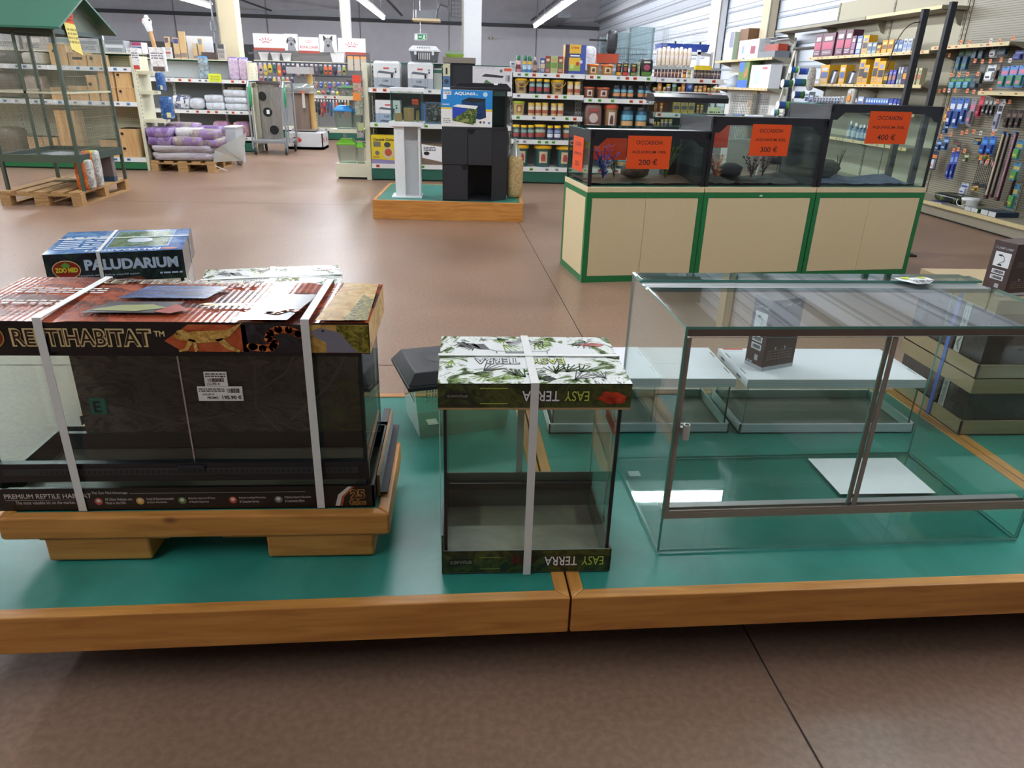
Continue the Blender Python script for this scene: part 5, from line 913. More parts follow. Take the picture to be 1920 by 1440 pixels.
    if kid:
        kid.build(kn, o)
        if sh == 'bucket': b = MB(); b.tube([(math.cos(a)*r*1.02, -.004 + r - r*.9 - .01, h*.86 - math.sin(a)*h*.42) for a in [math.pi*i/12 for i in range(13)]], .004, k[3], 6); b.build('handle', o)
    return o
def fill(rows, where, anchor, group, place, rz):
    for nm, z, items in rows:
        cnt = {}
        for it in items: cnt[ST[it[0]][3]] = cnt.get(ST[it[0]][3], 0) + 1
        seen = {}
        for st, a, c, h in items:
            s = ST[st]; w = abs(c - a); q = seen[s[3]] = seen.get(s[3], 0) + 1
            o = product(st, w*.96, h, place((a+c)/2, z + .0008), rz)
            lb = s[3] + (', %s from %s' % (ORD[q-1], anchor) if cnt[s[3]] > 1 else '') + ', %s, %s' % (nm, where)
            tag(o, lb, s[2], group if cnt[s[3]] < 2 else '%ss, %s of %s' % (s[3], nm, where))
SG = C('#d4d6d2', .5); SGB = C('#6d6f6e', .7); RAIL = C('#e3e5e3', .4); GRNB = C('#1d5c4a', .5); TAGG = C('#7ac25a', .6); TAGO = C('#e0663a', .6); TAGW = C('#b9bdc4', .6)
def gondola(lab, x0, x1, yf, depth, shelves, top, base, back, rail=RAIL, board=SG, rz=0, org=None, bays=None, kick=GRNB, grp='shop shelving units', gtop=None, tags=(TAGG, TAGO, TAGW), kz=.16, sd=None, railh=.06):
    """shelving unit in its own frame: width along x, front at y=0; shelves = [(z, xa, xb)]"""
    W = x1 - x0; org = org or (x0, yf, 0); t = T('shelving_unit', lab, 'shelving', org, rz, grp)
    b = MB(); b.box(0, W, depth, depth+.03, 0, top, back)
    for u in (bays or []): b.box(u-.02, u+.02, depth-.012, depth, 0, top, board); [b.box(u-.004, u+.004, depth-.0135, depth-.012, z, z+.03, INK) for z in [i*.06 for i in range(2, int(top/.06))]]
    b.build('back_panel', t)
    if gtop: b = MB(); b.box(0, W, depth-.01, depth+.04, top, top+.02, gtop); b.build('top_strip', t)
    b = MB(); b.box(0, W, .01, depth, .02, kz, kick); b.box(.01, W-.01, .03, depth, 0, .02, INK); b.build('kick_base', t)
    rr = random.Random(int(abs(x0)*77) + int(top*10))
    for z, a, c in shelves:
        dd = sd or depth; b = MB(); b.box(a-x0, c-x0, .012 + (depth - dd), depth, z-.02, z, board)
        for u in (a-x0, c-x0-.02): b.prism([(.03 + depth - dd, z-.02), (depth, z-.02), (depth, z-.12), (depth-.05, z-.10), (.10 + depth - dd, z-.04)], 'x', u, u+.02, board)
        sh = b.build('shelf', t); b = MB(); y0 = depth - dd; b.box(a-x0+.002, c-x0-.002, y0, y0+.012, z-railh, z, rail); fc = Face(b, (a-x0, y0, z-railh), (1, 0, 0), (0, 0, 1), .001); u = .06
        while u < c-a-.1:
            fc.rect(u, .012, u+.05, railh-.01, rr.choice(tags), 1).rect(u+.006, railh*.4, u+.04, railh*.6, INK, 2); u += rr.uniform(.09, .28)
        b.build('price_rail', sh)
    return t
# ---- fish food shelving (long run across the middle)
YF = 10.35
def shs(zs, a, c): return [(z, a, c) for z in zs]
gondola('pale grey shelving run with boxed aquariums behind the white column stand', -1.225, .70, YF, .45, shs((1.20, .76, .225), -1.225, -.245) + shs((1.20, .76, .225), -.24, .70), 1.50, None, SGB, bays=[.02, .98], gtop=GRNB)
gondola('shelving unit full of yellow-lidded food tubs beside the black cabinet', .705, 1.68, YF, .45, shs((1.444, 1.18, .905, .592, .225), .705, 1.68), 1.5, None, SGB, bays=[.02, .95])
gondola('shelving unit with orange and red lidded treat tubs', 1.685, 2.66, YF, .45, shs((1.44, 1.15, .72, .225), 1.685, 2.66), 1.5, None, SGB, bays=[.02, .95])
gondola('shelving unit with rows of tiny flake food jars', 2.665, 3.60, YF, .45, shs((1.435, 1.262, .99, .81, .225), 2.665, 3.60), 1.45, None, SGB, bays=[.02, .92])
pl = lambda x, z: (x, YF + .015, z)
fill(ROWB, 'yellow tub unit', 'black cabinet', 'fish food products', pl, 0)
fill(ROWC1, 'treat tub unit', 'yellow tub unit', 'treat products', pl, 0)
fill(ROWC2, 'tiny jar unit', 'treat tub unit', 'flake food jars', pl, 0)
b = MB(); b.box(3.20, 3.42, YF+.05, YF+.12, 1.5445, 1.60, {'': C('#e0c22c', .5)}); b.box(3.19, 3.46, YF+.13, YF+.2, 1.4358, 1.5445, C('#c9c9c0', .5)); tag(b.build('display_carton'), 'white display carton with yellow header behind the tiny dark jars', 'box')
# second layer of stacked tubs and jars
for st, a, c, h, z in (('rtubL', 1.989, 2.198, .22, .4), ('dcanL', 2.236, 2.409, .22, .4), ('dcanL', 2.439, 2.597, .22, .4)):
    o = product(st, c-a, h, ((a+c)/2, YF+.02, .2258)); tag(o, '%s standing low on the bottom shelf %s' % (ST[st][3], 'near the gift bag' if a < 2.1 else 'in the middle' if a < 2.3 else 'by the tiny jar unit'), ST[st][2])
# ---- boxed aquariums on the run
GBX = C('#dcdfdf', .5)
def eheim(lab, x, z, w, h, blue=False):
    b = MB(); d = .30; b.box(x, x+w, YF+.02, YF+.02+d, z, z+h, {'': GBX, '+x': C('#c9cccc', .5)}); fc = Face(b, (x, YF+.02, z), (1, 0, 0), (0, 0, 1), .001); LQ = C('#93a7bb' if blue else '#a4adb5', .5)
    fc.rect(0, 0, w, h*.42, LQ, 1).rect(w*.38, h*.76, w*.60, h*.83, C('#c2504c', .5), 1); DG = C('#59626c', .5)
    fc.poly([(w*.13, h*.62), (w*.22, h*.70), (w*.80, h*.63), (w*.74, h*.56), (w*.2, h*.60)], DG, 2).rect(w*.66, h*.42, w*.74, h*.57, INK, 3).line([(w*.15, h*.1), (w*.15, h*.6)], .003, DG, 2).line([(w*.68, h*.1), (w*.68, h*.5)], .003, DG, 2).line([(w*.78, h*.06), (w*.78, h*.6)], .003, DG, 2)
    fc.poly([(w*.13, h*.06), (w*.25, h*.14), (w*.78, h*.08), (w*.68, h*.0)], DG, 2).text('CUBE', w*.33, h*.24, w*.22, h*.09, C('#3c4650', .5), 3, .02).disc(w*.84, h*.78, w*.05, INK, 2, ry=h*.02).rect(w*.82, h*.62, w*.87, h*.72, INK, 2)
    return tag(b.build('aquarium_carton'), lab, 'box', 'boxed aquariums with line drawings')
eheim('white aquarium carton with tank drawing next to the hanging net end', -1.147, 1.2008, .345, .30); eheim('white aquarium carton with tank drawing under the pet carrier', -.697, 1.2008, .335, .30); eheim('pale blue aquarium carton with tank drawing on the middle shelf', -1.142, .7608, .335, .285, True)
for i, x in enumerate((-1.147, -.697)):
    b = MB(); w = .345 if i == 0 else .335; b.frus(x+w/2, YF+.17, 1.501, 1.53, w, .30, w*.86, .22, GBX)
    for q in range(7): b.box(x+w*.28+q*.022, x+w*.28+q*.022+.010, YF+.045, YF+.052, 1.506, 1.524, INK)
    tag(b.build('carton_handle_top'), 'folded white handle top of the aquarium carton %s' % ('by the net end' if i == 0 else 'under the pet carrier'), 'box')
b = MB(); b.box(-.355, -.245, YF+.06, YF+.3, 1.2008, 1.46, C('#a9b3aa', .6)); b.box(-.356, -.244, YF+.059, YF+.3, 1.40, 1.44, GRNB); tag(b.build('carton'), 'pale carton with green stripe beside the pet carrier stack', 'box')
t = T('pet_carrier', 'grey and white pet carrier standing on an aquarium carton', 'pet carrier', (-.475, 10.52, 1.5308)); CG = C('#5d6166', .5)
b = MB(); b.frus(0, 0, 0, .125, .33, .24, .38, .27, CG); b.build('base', t, bevel=.01)
b = MB(); b.frus(0, 0, .125, .145, .41, .29, .41, .29, WHTM); b.frus(0, 0, .145, .195, .41, .29, .31, .2, WHTM); [b.box(-.09+q*.023, -.082+q*.023, -.146+.026, -.13, .160, .18, INK) for q in range(8)]; b.build('top_shell', t, bevel=.008)
b = MB(); [b.box(-.08+q*.024, -.071+q*.024, -.1345, -.125, .03, .11, WHTM) for q in range(7)]; b.box(-.1, -.082, -.1345, -.125, .02, .118, INK); b.build('door_grille', t)
b = MB(); b.box(-.13, -.10, -.15, -.13, .085, .14, WHTM); b.box(.10, .13, -.15, -.13, .085, .14, WHTM); b.build('latch', t)
def cascade(b):
    fc = Face(b, (-1.222, YF+.02, .226), (1, 0, 0), (0, 0, 1), .001); fc.text('Cascade Globe', .03, .30, .28, .035, INK, 2, .03, .2).rect(.03, .22, .13, .29, C('#6d6d5c', .5), 1).disc(.23, .14, .075, C('#c9c2a8', .4), 1).disc(.23, .15, .05, C('#b8552c', .4), 2).disc(.22, .25, .045, C('#3a3c40', .4), 2, ry=.035).disc(.08, .14, .03, C('#6a6c70', .4), 1).poly([(0, 0), (.32, 0), (.32, .045), (0, .06)], C('#8a82a8', .5), 3).scribble(.02, .07, .11, .1, 2, C('#8a6a1c', .5), 1)
box1('fountain_carton', 'yellow Cascade Globe carton on the bottom shelf behind the white stand', 'box', (-1.222, -.90, YF+.02, YF+.2, .226, .60), C('#dcc22c', .4), prints=cascade)
def fishart(b):
    Face(b, (-.47, YF+.02, .7608), (1, 0, 0), (0, 0, 1), .001).rect(.01, .02, .21, .26, ART([(.35, '#10161c'), (.5, '#2c3a3c'), (.62, '#7a8474')], 14, .3, 2, name='aquarium_picture'), 1).rect(0, 0, .23, .02, C('#4a6a84', .5), 1)
box1('picture_carton', 'aquarium carton showing a dark planted tank scene', 'box', (-.47, -.24, YF+.02, YF+.25, .7608, 1.04), C('#47586a', .4), prints=fishart)
box1('blue_card', 'blue and orange card leaning by the dark picture carton', 'card', (-.53, -.475, YF+.03, YF+.04, .7608, 1.02), C('#3f66a8', .5))
def ter(b): fc = Face(b, (-.555, YF+.01, .226), (1, 0, 0), (0, 0, 1), .001); fc.poly([(.03, .09), (.30, .04), (.30, .24), (.02, .27)], WHT, 1).disc(.09, .15, .04, INK, 2, ry=.025).scribble(.05, .18, .22, .24, 3, INK, 2)
box1('brown_carton', 'open brown carton with white printed sheet behind the white stand', 'box', (-.555, -.25, YF+.01, YF+.3, .226, .50), C('#6a5a48', .7), prints=ter)
# right bay: upper cabinet tank, cartons, white LED box
box1('carton', 'narrow pale carton standing on a blue fish carton', 'box', (-.23, -.135, YF+.05, YF+.2, 1.37, 1.52), C('#c9c7a4', .5), prints=lambda b: Face(b, (-.23, YF+.05, 1.37), (1, 0, 0), (0, 0, 1), .001).rect(.035, .02, .06, .10, INK, 1))
box1('carton', 'small blue carton with fish picture under the narrow pale carton', 'box', (-.235, -.135, YF+.05, YF+.2, 1.2008, 1.3695), C('#4a6a8c', .5), prints=lambda b: Face(b, (-.235, YF+.05, 1.2008), (1, 0, 0), (0, 0, 1), .001).disc(.05, .10, .03, C('#223044', .5), 1).rect(0, 0, .1, .03, WHT, 1))
t = T('aquarium', 'tall dark aquarium with brown hood on the shelving behind the blue carton', 'aquarium', (0, 0, 0)); b = MB(); b.box(-.125, .20, YF+.08, YF+.40, 1.2008, 1.53, C('#34373a', .15)); b.build('tank', t); b = MB(); b.box(-.23, .205, YF+.04, YF+.42, 1.531, 1.60, C('#7d766a', .6)); b.build('hood', t)
t = T('critter_tub', 'lime lidded clear tub on top of the tall dark aquarium', 'plastic tank', (-.075, 10.6, 1.6005)); b = MB(); b.frus(0, 0, 0, .04, .22, .14, .25, .16, C('#8fb53a', .4)); b.build('base', t); b = MB(); b.frus(0, 0, .04, .085, .25, .16, .18, .1, GLASS('#c9dcae', .06, 'green_plastic', fog=.3)); b.build('top', t)
def led(b):
    fc = Face(b, (.165, YF+.01, 1.2008), (1, 0, 0), (0, 0, 1), .001); fc.text('aquastart 60 LED', .02, .265, .28, .035, C('#a8a9b0', .5), 1).poly([(.12, .18), (.17, .21), (.42, .19), (.40, .165), (.13, .175)], C('#2b2a2f', .4), 1).disc(.38, .25, .02, C('#6a6c74', .5), 1).rect(.42, .25, .52, .285, C('#d9592c', .5), 1).poly([(.12, .05), (.18, .14), (.25, .10), (.3, .05)], C('#4f7a4a', .5), 1).poly([(.33, .05), (.38, .11), (.42, .05)], C('#4f7a4a', .5), 1).bars(.44, .12, .50, .20, INK, 8, 1)
box1('aquarium_carton', 'wide white LED aquarium carton behind the black lid', 'box', (.165, .695, YF+.01, YF+.3, 1.2008, 1.50), C('#d6d3d6', .5), prints=led)
# ---- small end display of plastic tubs beside the run
t = T('end_display', 'small cream end display of clear plastic critter tubs', 'shelving', (0, 0, 0)); CRD = C('#d5d4bb', .5)
b = MB(); b.prism([(-1.735, 10.42), (-1.30, 10.42), (-1.30, 10.80), (-1.68, 10.80)], 'z', .03, .21, CRD); b.prism([(-1.70, 10.44), (-1.33, 10.44), (-1.33, 10.78), (-1.66, 10.78)], 'z', 0, .03, INK); b.build('base', t)
b = MB(); b.box(-1.30, -1.235, 10.40, 10.85, 0, 1.5, CRD); b.build('side_panel', t)
for z, xa in ((.66, -1.78), (1.08, -1.64)): b = MB(); b.prism([(xa, 10.38), (-1.31, 10.38), (-1.31, 10.78), (xa+.08, 10.78)], 'z', z-.045, z, CRD); b.build('shelf', t)
b = MB(); b.cyl((-1.62, 10.73, .46), (-1.62, 10.73, .614), .022, .022, STEEL); b.cyl((-1.60, 10.73, .47), (-1.31, 10.73, .47), .018, .018, STEEL); b.build('bracket_tube', t)
def tub(lab, x, y, z, w, d, h, lid):
    t = T('critter_tub', lab, 'plastic tank', (x, y, z), 0, 'clear plastic critter tubs'); g = GLASS('#d3dfd6', .06, 'clear_plastic', fog=.12)
    b = MB(); b.add([(-w*.42, -d*.42, 0), (w*.42, -d*.42, 0), (w*.42, d*.42, 0), (-w*.42, d*.42, 0), (-w/2, -d/2, h*.75), (w/2, -d/2, h*.75), (w/2, d/2, h*.75), (-w/2, d/2, h*.75)], [(0, 1, 5, 4), (1, 2, 6, 5), (2, 3, 7, 6), (3, 0, 4, 7), (0, 3, 2, 1)], g); b.build('clear_tub', t)
    b = MB(); b.frus(0, 0, h*.75, h*.82, w*1.04, d*1.04, w*1.04, d*1.04, lid); b.frus(0, 0, h*.82, h, w, d, w*.6, d*.6, lid); b.build('lid', t, bevel=.006)
LM = C('#74bf35', .35); tub('long clear tub with lime lid on the base of the end display', -1.575, 10.56, .2108, .26, .22, .32, LM); tub('short clear tub with lime lid on the base of the end display', -1.385, 10.52, .2108, .11, .16, .28, LM)
tub('clear tub with bright blue lid on the end display shelf', -1.59, 10.56, .6608, .24, .26, .30, C('#2b86cc', .4)); tub('clear tub with grey-blue lid on the end display shelf', -1.42, 10.6, .6608, .13, .22, .27, C('#3f7fae', .4)); tub('clear tub with dark green lid on the upper end display shelf', -1.51, 10.58, 1.0808, .28, .26, .13, C('#2f6b3a', .5))
for i, (x, z, w, h, m, lb) in enumerate(((-1.36, 1.0, .10, .30, '#3f5f3c', 'bundle of green plastic grass'), (-1.36, .66, .09, .2, '#4f3a55', 'purple card pack'), (-1.345, .70, .08, .09, '#a6bf3c', 'small lime card pack'), (-1.37, 1.22, .11, .12, '#a85a3c', 'brown and orange card pack'), (-1.38, 1.08, .10, .10, '#e28a3c', 'bright orange sale card'), (-1.37, 1.30, .11, .09, '#de4a34', 'red sale card'))):
    b = MB(); y = 10.372 + (.008 if 'lime' in lb or 'card' in lb and 'pack' not in lb else .012) - .03; b.box(x-w/2, x+w/2, y, y+.01, z-h/2, z+h/2, ART([(.35, m), (.65, '#b9b9a9')], 40, .5, 1, name='pack') if 'pack' in lb or 'grass' in lb else C(m, .5)); tag(b.build('hanging_card'), lb + ' hanging on the end display', 'card')
# ---- goods on top, behind the treat tubs
b = MB()
for x0_, x1_, z_ in ((1.90, 2.22, 1.60),): b.frus((x0_+x1_)/2, 10.95, z_, z_+.12, x1_-x0_-.03, .2, x1_-x0_, .24, C('#a8452a', .5))
tag(b.build('crate'), 'orange red plastic crate behind the orange lidded treat tubs', 'crate')
b = MB(); b.box(1.86, 3.7, 10.87, 11.2, 1.55, 1.585, C('#8b8d8c', .5)); [b.box(x, x+.03, 11.0, 11.03, 0, 1.55, SG) for x in (1.9, 3.6)]; t = tag(b.build('rear_ledge'), 'grey rear ledge carrying crates and clear tanks behind the treat tubs', 'shelf')
CT = GLASS('#cfe0e6', .08, 'clear_tank', fog=.18)
for i, (x, w, h, z0_, lb) in enumerate(((2.05, .13, .36, 1.586, 'narrow clear tank standing behind the orange crate'), (2.30, .22, .42, 1.586, 'clear tank beside the tall glass tank'), (2.58, .34, .50, 1.586, 'tall clear glass tank towering above the treat pouches'))):
    b = MB(); y = 11.05
    for a in ((x-w/2, x+w/2, y, y+.006, z0_, z0_+h), (x-w/2, x-w/2+.006, y+.006, y+.12, z0_, z0_+h), (x+w/2-.006, x+w/2, y+.006, y+.12, z0_, z0_+h)): pane(b, *a, CT, C('#a9c4d4', .3))
    tag(b.build('glass_tank'), lb, 'glass tank')
b = MB(); b.blob(2.12, 10.93, 1.721, .16, .10, .30, C('#26282b', .35), .5, 8, 14, .05); b.box(1.80, 2.08, 10.93, 10.95, 1.88, 1.905, INK); tag(b.build('pump_unit'), 'black pump with long arm on the orange crate', 'pump')
b = MB(); b.blob(1.80, 10.78, 1.505, .17, .08, .30, ART([(.4, '#b9bcc0'), (.6, '#e9ebee')], 12, .2, 1, name='clear_bag'), .5, 8, 14, .08); tag(b.build('clear_bag'), 'clear packet standing between the big litter carton and the orange crate', 'bag')
def wire_box(name, lab, x0, x1, y0, y1, z0, z1, px, pz, mat, cat, r=.0016, sides='xyz'):
    b = MB(); r2 = r*1.8
    def lines(ax, c, a0, a1):
        n = max(2, int((a1-a0)/px))
        for i in range(n+1):
            p = a0 + (a1-a0)*i/n; b.box(*((p-r, p+r, c-r, c+r) if ax == 'x' else (c-r, c+r, p-r, p+r)), z0, z1, mat)
        m = max(2, int((z1-z0)/pz))
        for i in range(m+1):
            z = z0 + (z1-z0)*i/m; b.box(*((a0, a1, c-r, c+r) if ax == 'x' else (c-r, c+r, a0, a1)), z-r, z+r, mat)
    lines('x', y0, x0, x1); lines('x', y1, x0, x1); lines('y', x0, y0, y1); lines('y', x1, y0, y1)
    return tag(b.build(name), lab, cat)
GW = C('#9aa3a8', .4, .5)
wire_box('wire_basket', 'dark wire basket around the pouches and crate on the rear ledge', 2.0, 2.62, 10.88, 11.03, 1.586, 1.80, .055, .07, C('#54585c', .4, .5), 'wire basket')
wire_box('wire_cage', 'tall fine wire cage standing behind the clear tanks', 2.45, 3.02, 11.3, 11.6, 1.60, 2.12, .03, .04, GW, 'cage', .001)
b = MB(); b.box(2.4, 3.1, 11.25, 11.65, 1.56, 1.598, SG); [b.box(x, x+.03, 11.4, 11.43, 0, 1.56, SG) for x in (2.42, 3.05)]; tag(b.build('cage_table'), 'narrow grey table under the tall fine wire cage', 'table')
# ---- white metal rack with blue litter tray cages
t = T('metal_rack', 'white perforated metal rack behind the tiny jar unit', 'rack', (0, 0, 0)); WR = C('#dfe4e8', .4)
for x, y in ((3.10, 12.2), (3.76, 12.2), (2.72, 12.75), (4.15, 12.75)): b = MB(); b.box(x, x+.05, y, y+.05, 0, 1.87, WR); b.build('upright', t)
for z in (1.84, 1.15, .6): b = MB(); b.prism([(3.10, 12.2), (3.81, 12.2), (4.2, 12.8), (2.72, 12.8)], 'z', z-.04, z, WR); b.build('shelf', t)
b = MB(); b.add([(3.42, 12.19, 1.86), (3.52, 12.19, 1.86), (3.54, 12.19, 1.66), (3.43, 12.19, 1.66)], [(0, 1, 2, 3)], C('#57c47c', .5)); b.build('sign_card', t)
BLT = C('#27408c', .45)
for i, (x0_, x1_, z0_, lb) in enumerate(((3.17, 3.52, 1.842, 'shorter blue base wire cage on the white rack'), (3.55, 3.96, 1.842, 'longer blue base wire cage with a black clip on the white rack'))):
    t = T('small_animal_cage', lb, 'cage', (0, 0, 0)); y0_, y1_ = 12.25 + .02*i, 12.65
    b = MB(); b.frus((x0_+x1_)/2, (y0_+y1_)/2, z0_, z0_+.11, (x1_-x0_)*.9, .36, x1_-x0_, .4, BLT); b.build('base', t)
    b = MB(); n = 22
    for q in range(n+1): xx = x0_ + (x1_-x0_)*q/n; b.box(xx-.001, xx+.001, y0_, y0_+.002, z0_+.11, z0_+.32, GW); b.box(xx-.001, xx+.001, y1_, y1_+.002, z0_+.11, z0_+.32, GW)
    for q in range(6): zz = z0_ + .11 + .042*q; b.box(x0_, x1_, y0_, y0_+.002, zz-.001, zz+.001, GW); b.box(x0_, x0_+.002, y0_, y1_, zz-.001, zz+.001, GW)
    b.build('wire_top', t)
    b = MB(); b.cyl(((x0_+x1_)/2+.05, y0_, z0_+.11), ((x0_+x1_)/2+.05, y0_, z0_+.14), .012, .018, INK); b.build('clip', t)
for i in range(8):
    b = MB(); x = 2.82 + i*.062; b.blob(0, 0, 0, .058, .07, .24 + .01*(i % 3), ART([(.3, '#c9a15a'), (.45, '#d9c9b4'), (.6, '#e3dcdc')], 16, .35, 1, name='seed_bag'), .5, 8, 14, .05, seed=i); tag(b.build('seed_bag', loc=(x, 10.95, 1.5858)), 'slim cream seed bag, %s from the treat tubs, on the rear ledge' % ORD[i], 'bag', 'slim seed bags on the rear ledge')
# ---- aquarium with black hood on a stand behind the 190L tank
t = T('aquarium', 'aquarium with curved black hood and green price card behind the 190L tank', 'aquarium', (0, 0, 0)); a0, a1, b0, b1 = 2.15, 2.93, 8.28, 8.62; zs = .80
for nm, a in (('front_glass', (a0, a1, b0, b0+.006, zs, 1.17)), ('back_glass', (a0, a1, b1-.006, b1, zs, 1.17)), ('side_glass', (a0, a0+.006, b0+.006, b1-.006, zs, 1.17)), ('side_glass', (a1-.006, a1, b0+.006, b1-.006, zs, 1.17))): b = MB(); pane(b, *a, GL2, BLK); b.build(nm, t)
b = MB(); b.prism([(b0-.02, 1.17), (b1+.02, 1.17), (b1+.02, 1.21), (b1-.03, 1.255), (b0+.05, 1.255), (b0-.02, 1.22)], 'x', a0-.03, a1+.03, BLK); b.box(a0+.3, a0+.6, b0+.08, b0+.2, 1.255, 1.265, INK); b.build('hood', t, bevel=.01)
b = MB(); b.box(a1-.19, a1-.04, b0-.004, b0-.001, 1.0, 1.13, C('#b4cfa4', .6)); Face(b, (a1-.19, b0-.004, 1.0), (1, 0, 0), (0, 0, 1), .001).scribble(.02, .02, .14, .09, 3, INK, 1); b.build('price_card', t)
b = MB(); b.box(2.1, 2.98, 8.25, 8.66, .76, .799, C('#d9dcdc', .4)); b.box(2.12, 2.96, 8.3, 8.64, .0, .76, C('#8c8f90', .5)); tag(b.build('aquarium_stand', bevel=.003), 'grey stand with pale top under the black hooded aquarium', 'stand')
# ---- slanted display of hose reels and fine cages
t = T('reel_display', 'slanted display of hose reels by the small item shelves', 'display stand', (0, 0, 0)); PO = C('#c2c4b4', .5)
b = MB(); b.tube([(4.93, 11.98, 0), (5.26, 12.0, 1.9)], .018, PO); b.build('slanted_post', t); b = MB(); b.tube([(5.56, 12.25, 0), (5.30, 12.05, 1.9)], .018, PO); b.build('slanted_post', t); b = MB(); b.tube([(5.20, 12.0, 1.92), (5.55, 12.02, 1.95)], .02, C('#8a8b84', .5)); b.build('crossbar', t)
for i, (x, z, r, L, c1, c2) in enumerate(((5.24, 1.62, .045, .12, '#2f5fb0', '#4fa83c'), (5.40, 1.60, .045, .18, '#2c4fae', '#3f74c9'), (5.17, 1.42, .055, .16, '#20486a', '#3f6f3c'), (5.36, 1.44, .055, .2, '#2b5a94', '#2f6a4a'), (5.38, 1.26, .05, .16, '#2a4a86', '#3f7a3c'), (5.17, 1.10, .055, .2, '#2f4f9a', '#5a9a3c'), (5.05, .98, .05, .08, '#3f7fc9', '#6fb43c'))):
    b = MB(); b.cyl((x-L/2, 11.9, z), (x+L*.1, 11.9, z), r, r, C(c1, .4)); b.cyl((x+L*.1, 11.9, z), (x+L/2, 11.9, z), r, r, C(c2, .4)); b.cyl((x-L/2-.004, 11.9, z), (x-L/2+.004, 11.9, z), r*1.15, r*1.15, WHT); b.cyl((x+L/2-.004, 11.9, z), (x+L/2+.006, 11.9, z), r*1.15, r*1.15, BLK if i > 3 else WHT); b.cyl((x+L/2, 11.9, z), (x+L/2+.12, 11.9, z), .008, .008, WHT)
    tag(b.build('hose_reel'), 'blue and green hose reel, %s from the top of the slanted display' % ORD[i], 'hose reel', 'hose reels on the slanted display')
b = MB(); b.blob(5.52, 11.85, 1.33, .13, .06, .34, ART([(.4, '#8f9088'), (.6, '#d9d9d0')], 40, .7, 1, name='filter_wool'), .6, 10, 14, .05); tag(b.build('filter_wool_bag'), 'long pale bag of filter wool leaning by the hose reels', 'bag')
for k, (x0_, x1_, lb) in enumerate(((4.79, 5.20, 'upright grey wire bird cage with pink card by the hose reels'), (5.26, 5.42, 'narrow grey wire cage beside the hose reels'))):
    wire_box('bird_cage', lb, x0_, x1_, 12.9 + k*.2, 13.3 + k*.2, .5, 1.24, .028, .04, C('#6a6d70', .4, .5), 'cage', .0015)
b = MB(); b.box(4.7, 5.45, 12.85, 13.55, 0, .498, C('#a9aaa4', .6)); tag(b.build('cage_plinth'), 'grey plinth under the upright wire bird cages', 'plinth')
b = MB(); b.box(4.95, 5.02, 12.885, 12.89, 1.03, 1.14, C('#d9c9b4', .5)); tag(b.build('price_card'), 'small cream card clipped on the upright bird cage', 'card')

# ---- wall shelving
KH = C('#8d8875', .6, var=.05); KHP = HOLES('#8d8875', '#5c584a', .025, .0035, 'yz'); EDG = C('#c9b98a', .5); WX = 5.55
def wallunit(lab, yf, yn, shelves, top, back, canopy=None, **k):
    W = yf - yn; return gondola(lab, 0, W, 0, .50, [(z, a, c) for z, a, c in shelves], top, None, back, rail=EDG, board=KH, rz=-math.pi/2, org=(WX, yf, 0), kick=KH, kz=.155, sd=.37, railh=.04, tags=(C('#d9a96a', .6), TAGW, TAGO), grp='khaki wall shelving', **k)
wallunit('khaki wall shelving with maroon and yellow filter cartons', 12.42, 9.14, [(z, a, a+1.62) for z in (1.825, 1.435, 1.10, .69) for a in (0, 1.64)], 2.62, C('#a6a18c', .7), bays=[.02, 1.63, 3.24])
wallunit('khaki wall shelving bay with hanging aquarium accessories', 9.13, 5.6, [(1.86, 0, 1.33), (1.38, 1.05, 1.9)], 2.62, KHP, bays=[.02, 1.63])
wallunit('far khaki wall shelving with white cartons and a rabbit hutch carton', 17.1, 13.9, [(1.87, 0, 3.18), (1.34, 0, 3.18), (.7, 0, 3.18)], 2.2, C('#b9bab4', .7))
b = MB(); b.box(5.70, 6.03, 9.14, 10.86, 2.27, 2.31, {'': KH, '-x': EDG}); b.box(5.70, 6.03, 10.88, 14.0, 2.27, 2.31, KH)
for y in (9.2, 10.9, 12.4, 13.9): b.prism([(5.74, 2.27), (6.03, 2.27), (6.03, 2.10), (5.98, 2.12), (5.9, 2.24)], 'y', y, y+.02, KH)
tag(b.build('canopy_shelf'), 'long empty canopy shelf above the maroon cartons', 'shelf')
wl = lambda y, z: (WX + .155, y, z)
fill(ROWW, 'filter carton wall', 'far end', 'aquarium equipment cartons', wl, -math.pi/2)
